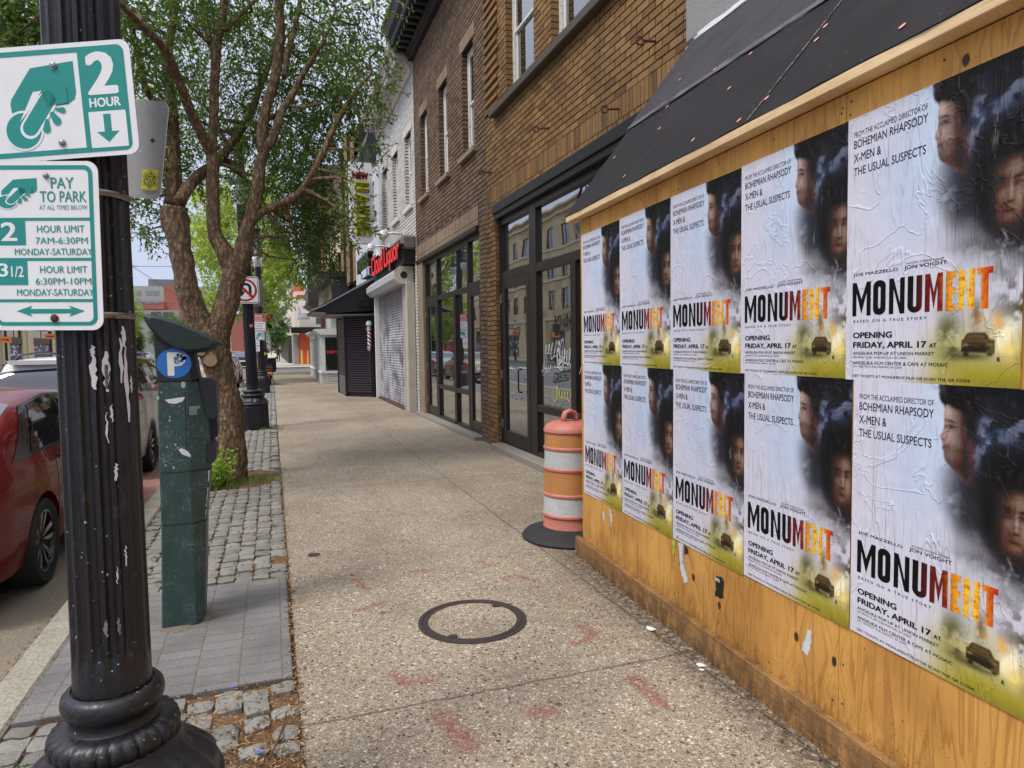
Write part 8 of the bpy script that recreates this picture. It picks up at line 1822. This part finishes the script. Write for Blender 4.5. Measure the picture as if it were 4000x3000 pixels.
for x, z in ((-27.5,13.5),(-25.4,13.5),(-24,13.5),(-27.5,11.6),(-25.4,11.6),(-24,11.6)): g = MB(); g.quad((x,166.95 if z > 12.2 or x < -26.3 else 165.95,z),(x+1.2,166.95 if z > 12.2 or x < -26.3 else 165.95,z),(x+1.2,166.95 if z > 12.2 or x < -26.3 else 165.95,z+1.1),(x,166.95 if z > 12.2 or x < -26.3 else 165.95,z+1.1)); P(g, 'window', M_SKYG, GR)
for x in (-24.4,-22,-20.9): g = MB(); g.quad((x,165.55,8.6),(x+(2 if x < -22 else 1.0),165.55,8.6),(x+(2 if x < -22 else 1.0),165.55,9.8),(x,165.55,9.8)); P(g, 'window', M_GREENG, GR)
for z in (6.6,4.6,2.4): g = MB(); g.quad((-23,165.55,z),(-19.5,165.55,z),(-19.5,165.55,z+1),(-23,165.55,z+1)); P(g, 'window', M_GREENG, GR)
RBL = thing('office_building', 'long rose brick block behind the leaning tree with a grey gabled top', 'building', (-30,300,0))
g = MB(); g.box(-46,-26,300,330,0,26.5); P(g, 'brick_wing', M_BRK2, RBL); g = MB(); g.prism([(-26,0),(-26,26.5),(-24.6,27),(-21.2,25),(-21.2,0)], 301, 330, 'y'); P(g, 'grey_wing', M_GRB, RBL)
for fl in range(6):
    for k in range(3): g = MB(); x = -38+k*6; z = 4+fl*3.6; g.quad((x,299.9,z),(x+2.6,299.9,z),(x+2.6,299.9,z+2),(x,299.9,z+2)); P(g, 'window', M_SKYG, RBL)
LB = thing('apartment_block', 'white glazed block far down the opposite side of the road', 'building', (-21.5,360,0))
g = MB(); g.box(-40,-21.5,360,420,0,20); P(g, 'wall', M_CRM, LB)
for fl in range(5):
    for k in range(8): g = MB(); g.quad((-21.45,362+k*7,2+fl*3.6),(-21.45,366+k*7,2+fl*3.6),(-21.45,366+k*7,4+fl*3.6),(-21.45,362+k*7,4+fl*3.6)); P(g, 'window', M_SKYG, LB)
BB = thing('apartment_block', 'brick apartment block with balconies far off behind the second lamp post', 'building', (-19,470,0))
g = MB(); g.box(-30,-14,470,500,0,24); P(g, 'wall', M_BRK2, BB)
for fl in range(6): g = MB(); g.box(-15.2,-13.6,468.6,470,4+fl*3.2,5.1+fl*3.2); P(g, 'balcony', M_BMET, BB)
M_ORS = simple('orange_road_sign', lin((236,140,72)), .5, bump=0)
for x, y, z, lab in ((-17.6,57,2.45,'orange detour sign on a black pole before the beige building'),(-17.6,67.4,2.85,'orange detour sign on the pole with the white parking notice')):
    Z = thing('road_sign', lab, 'road sign', (x,y,0)); g = MB(); g.lathe([(.09,0),(.09,4.2),(.02,4.3)], 10); g.build('pole', M_POSTC, Z, auto=40)
    g = MB(); g.cbox(-.40,.4,-.14,-.12,z-.22,z+.22,.004); pl_ = g.build('plate', M_ORS, Z); g = MB(); g.poly([(-.26,-.145,z-.03),(.1,-.145,z-.03),(.1,-.145,z-.09),(.27,-.145,z),(.1,-.145,z+.09),(.1,-.145,z+.03),(-.26,-.145,z+.03)]); g.build('arrow_symbol', M_SK, pl_)
    if y > 60: g = MB(); g.cbox(-.2,.2,-.14,-.12,3.3,3.95,.004); p2 = g.build('notice_plate', M_SW, Z); g = MB(); [g.text(t_, (-.15,.15,zz,zz+.09), lambda u,v,w: (u,-.145-w,v), .03) for t_, zz in (('NO',3.8),('TURN',3.65),('ON RED',3.5))]; g.build('lettering', M_SK, p2)
PB = thing('utility_box', 'grey utility box on the opposite pavement in front of the beige building', 'utility box', (-18.8,61,0)); g = MB(); g.cbox(-.3,.3,-.3,.3,0,.6,.03); g.build('cabinet', M_GRM, PB); g = MB(); g.cbox(-.34,.34,-.34,.34,.6,.68,.02); g.build('lid', M_GRM, PB)
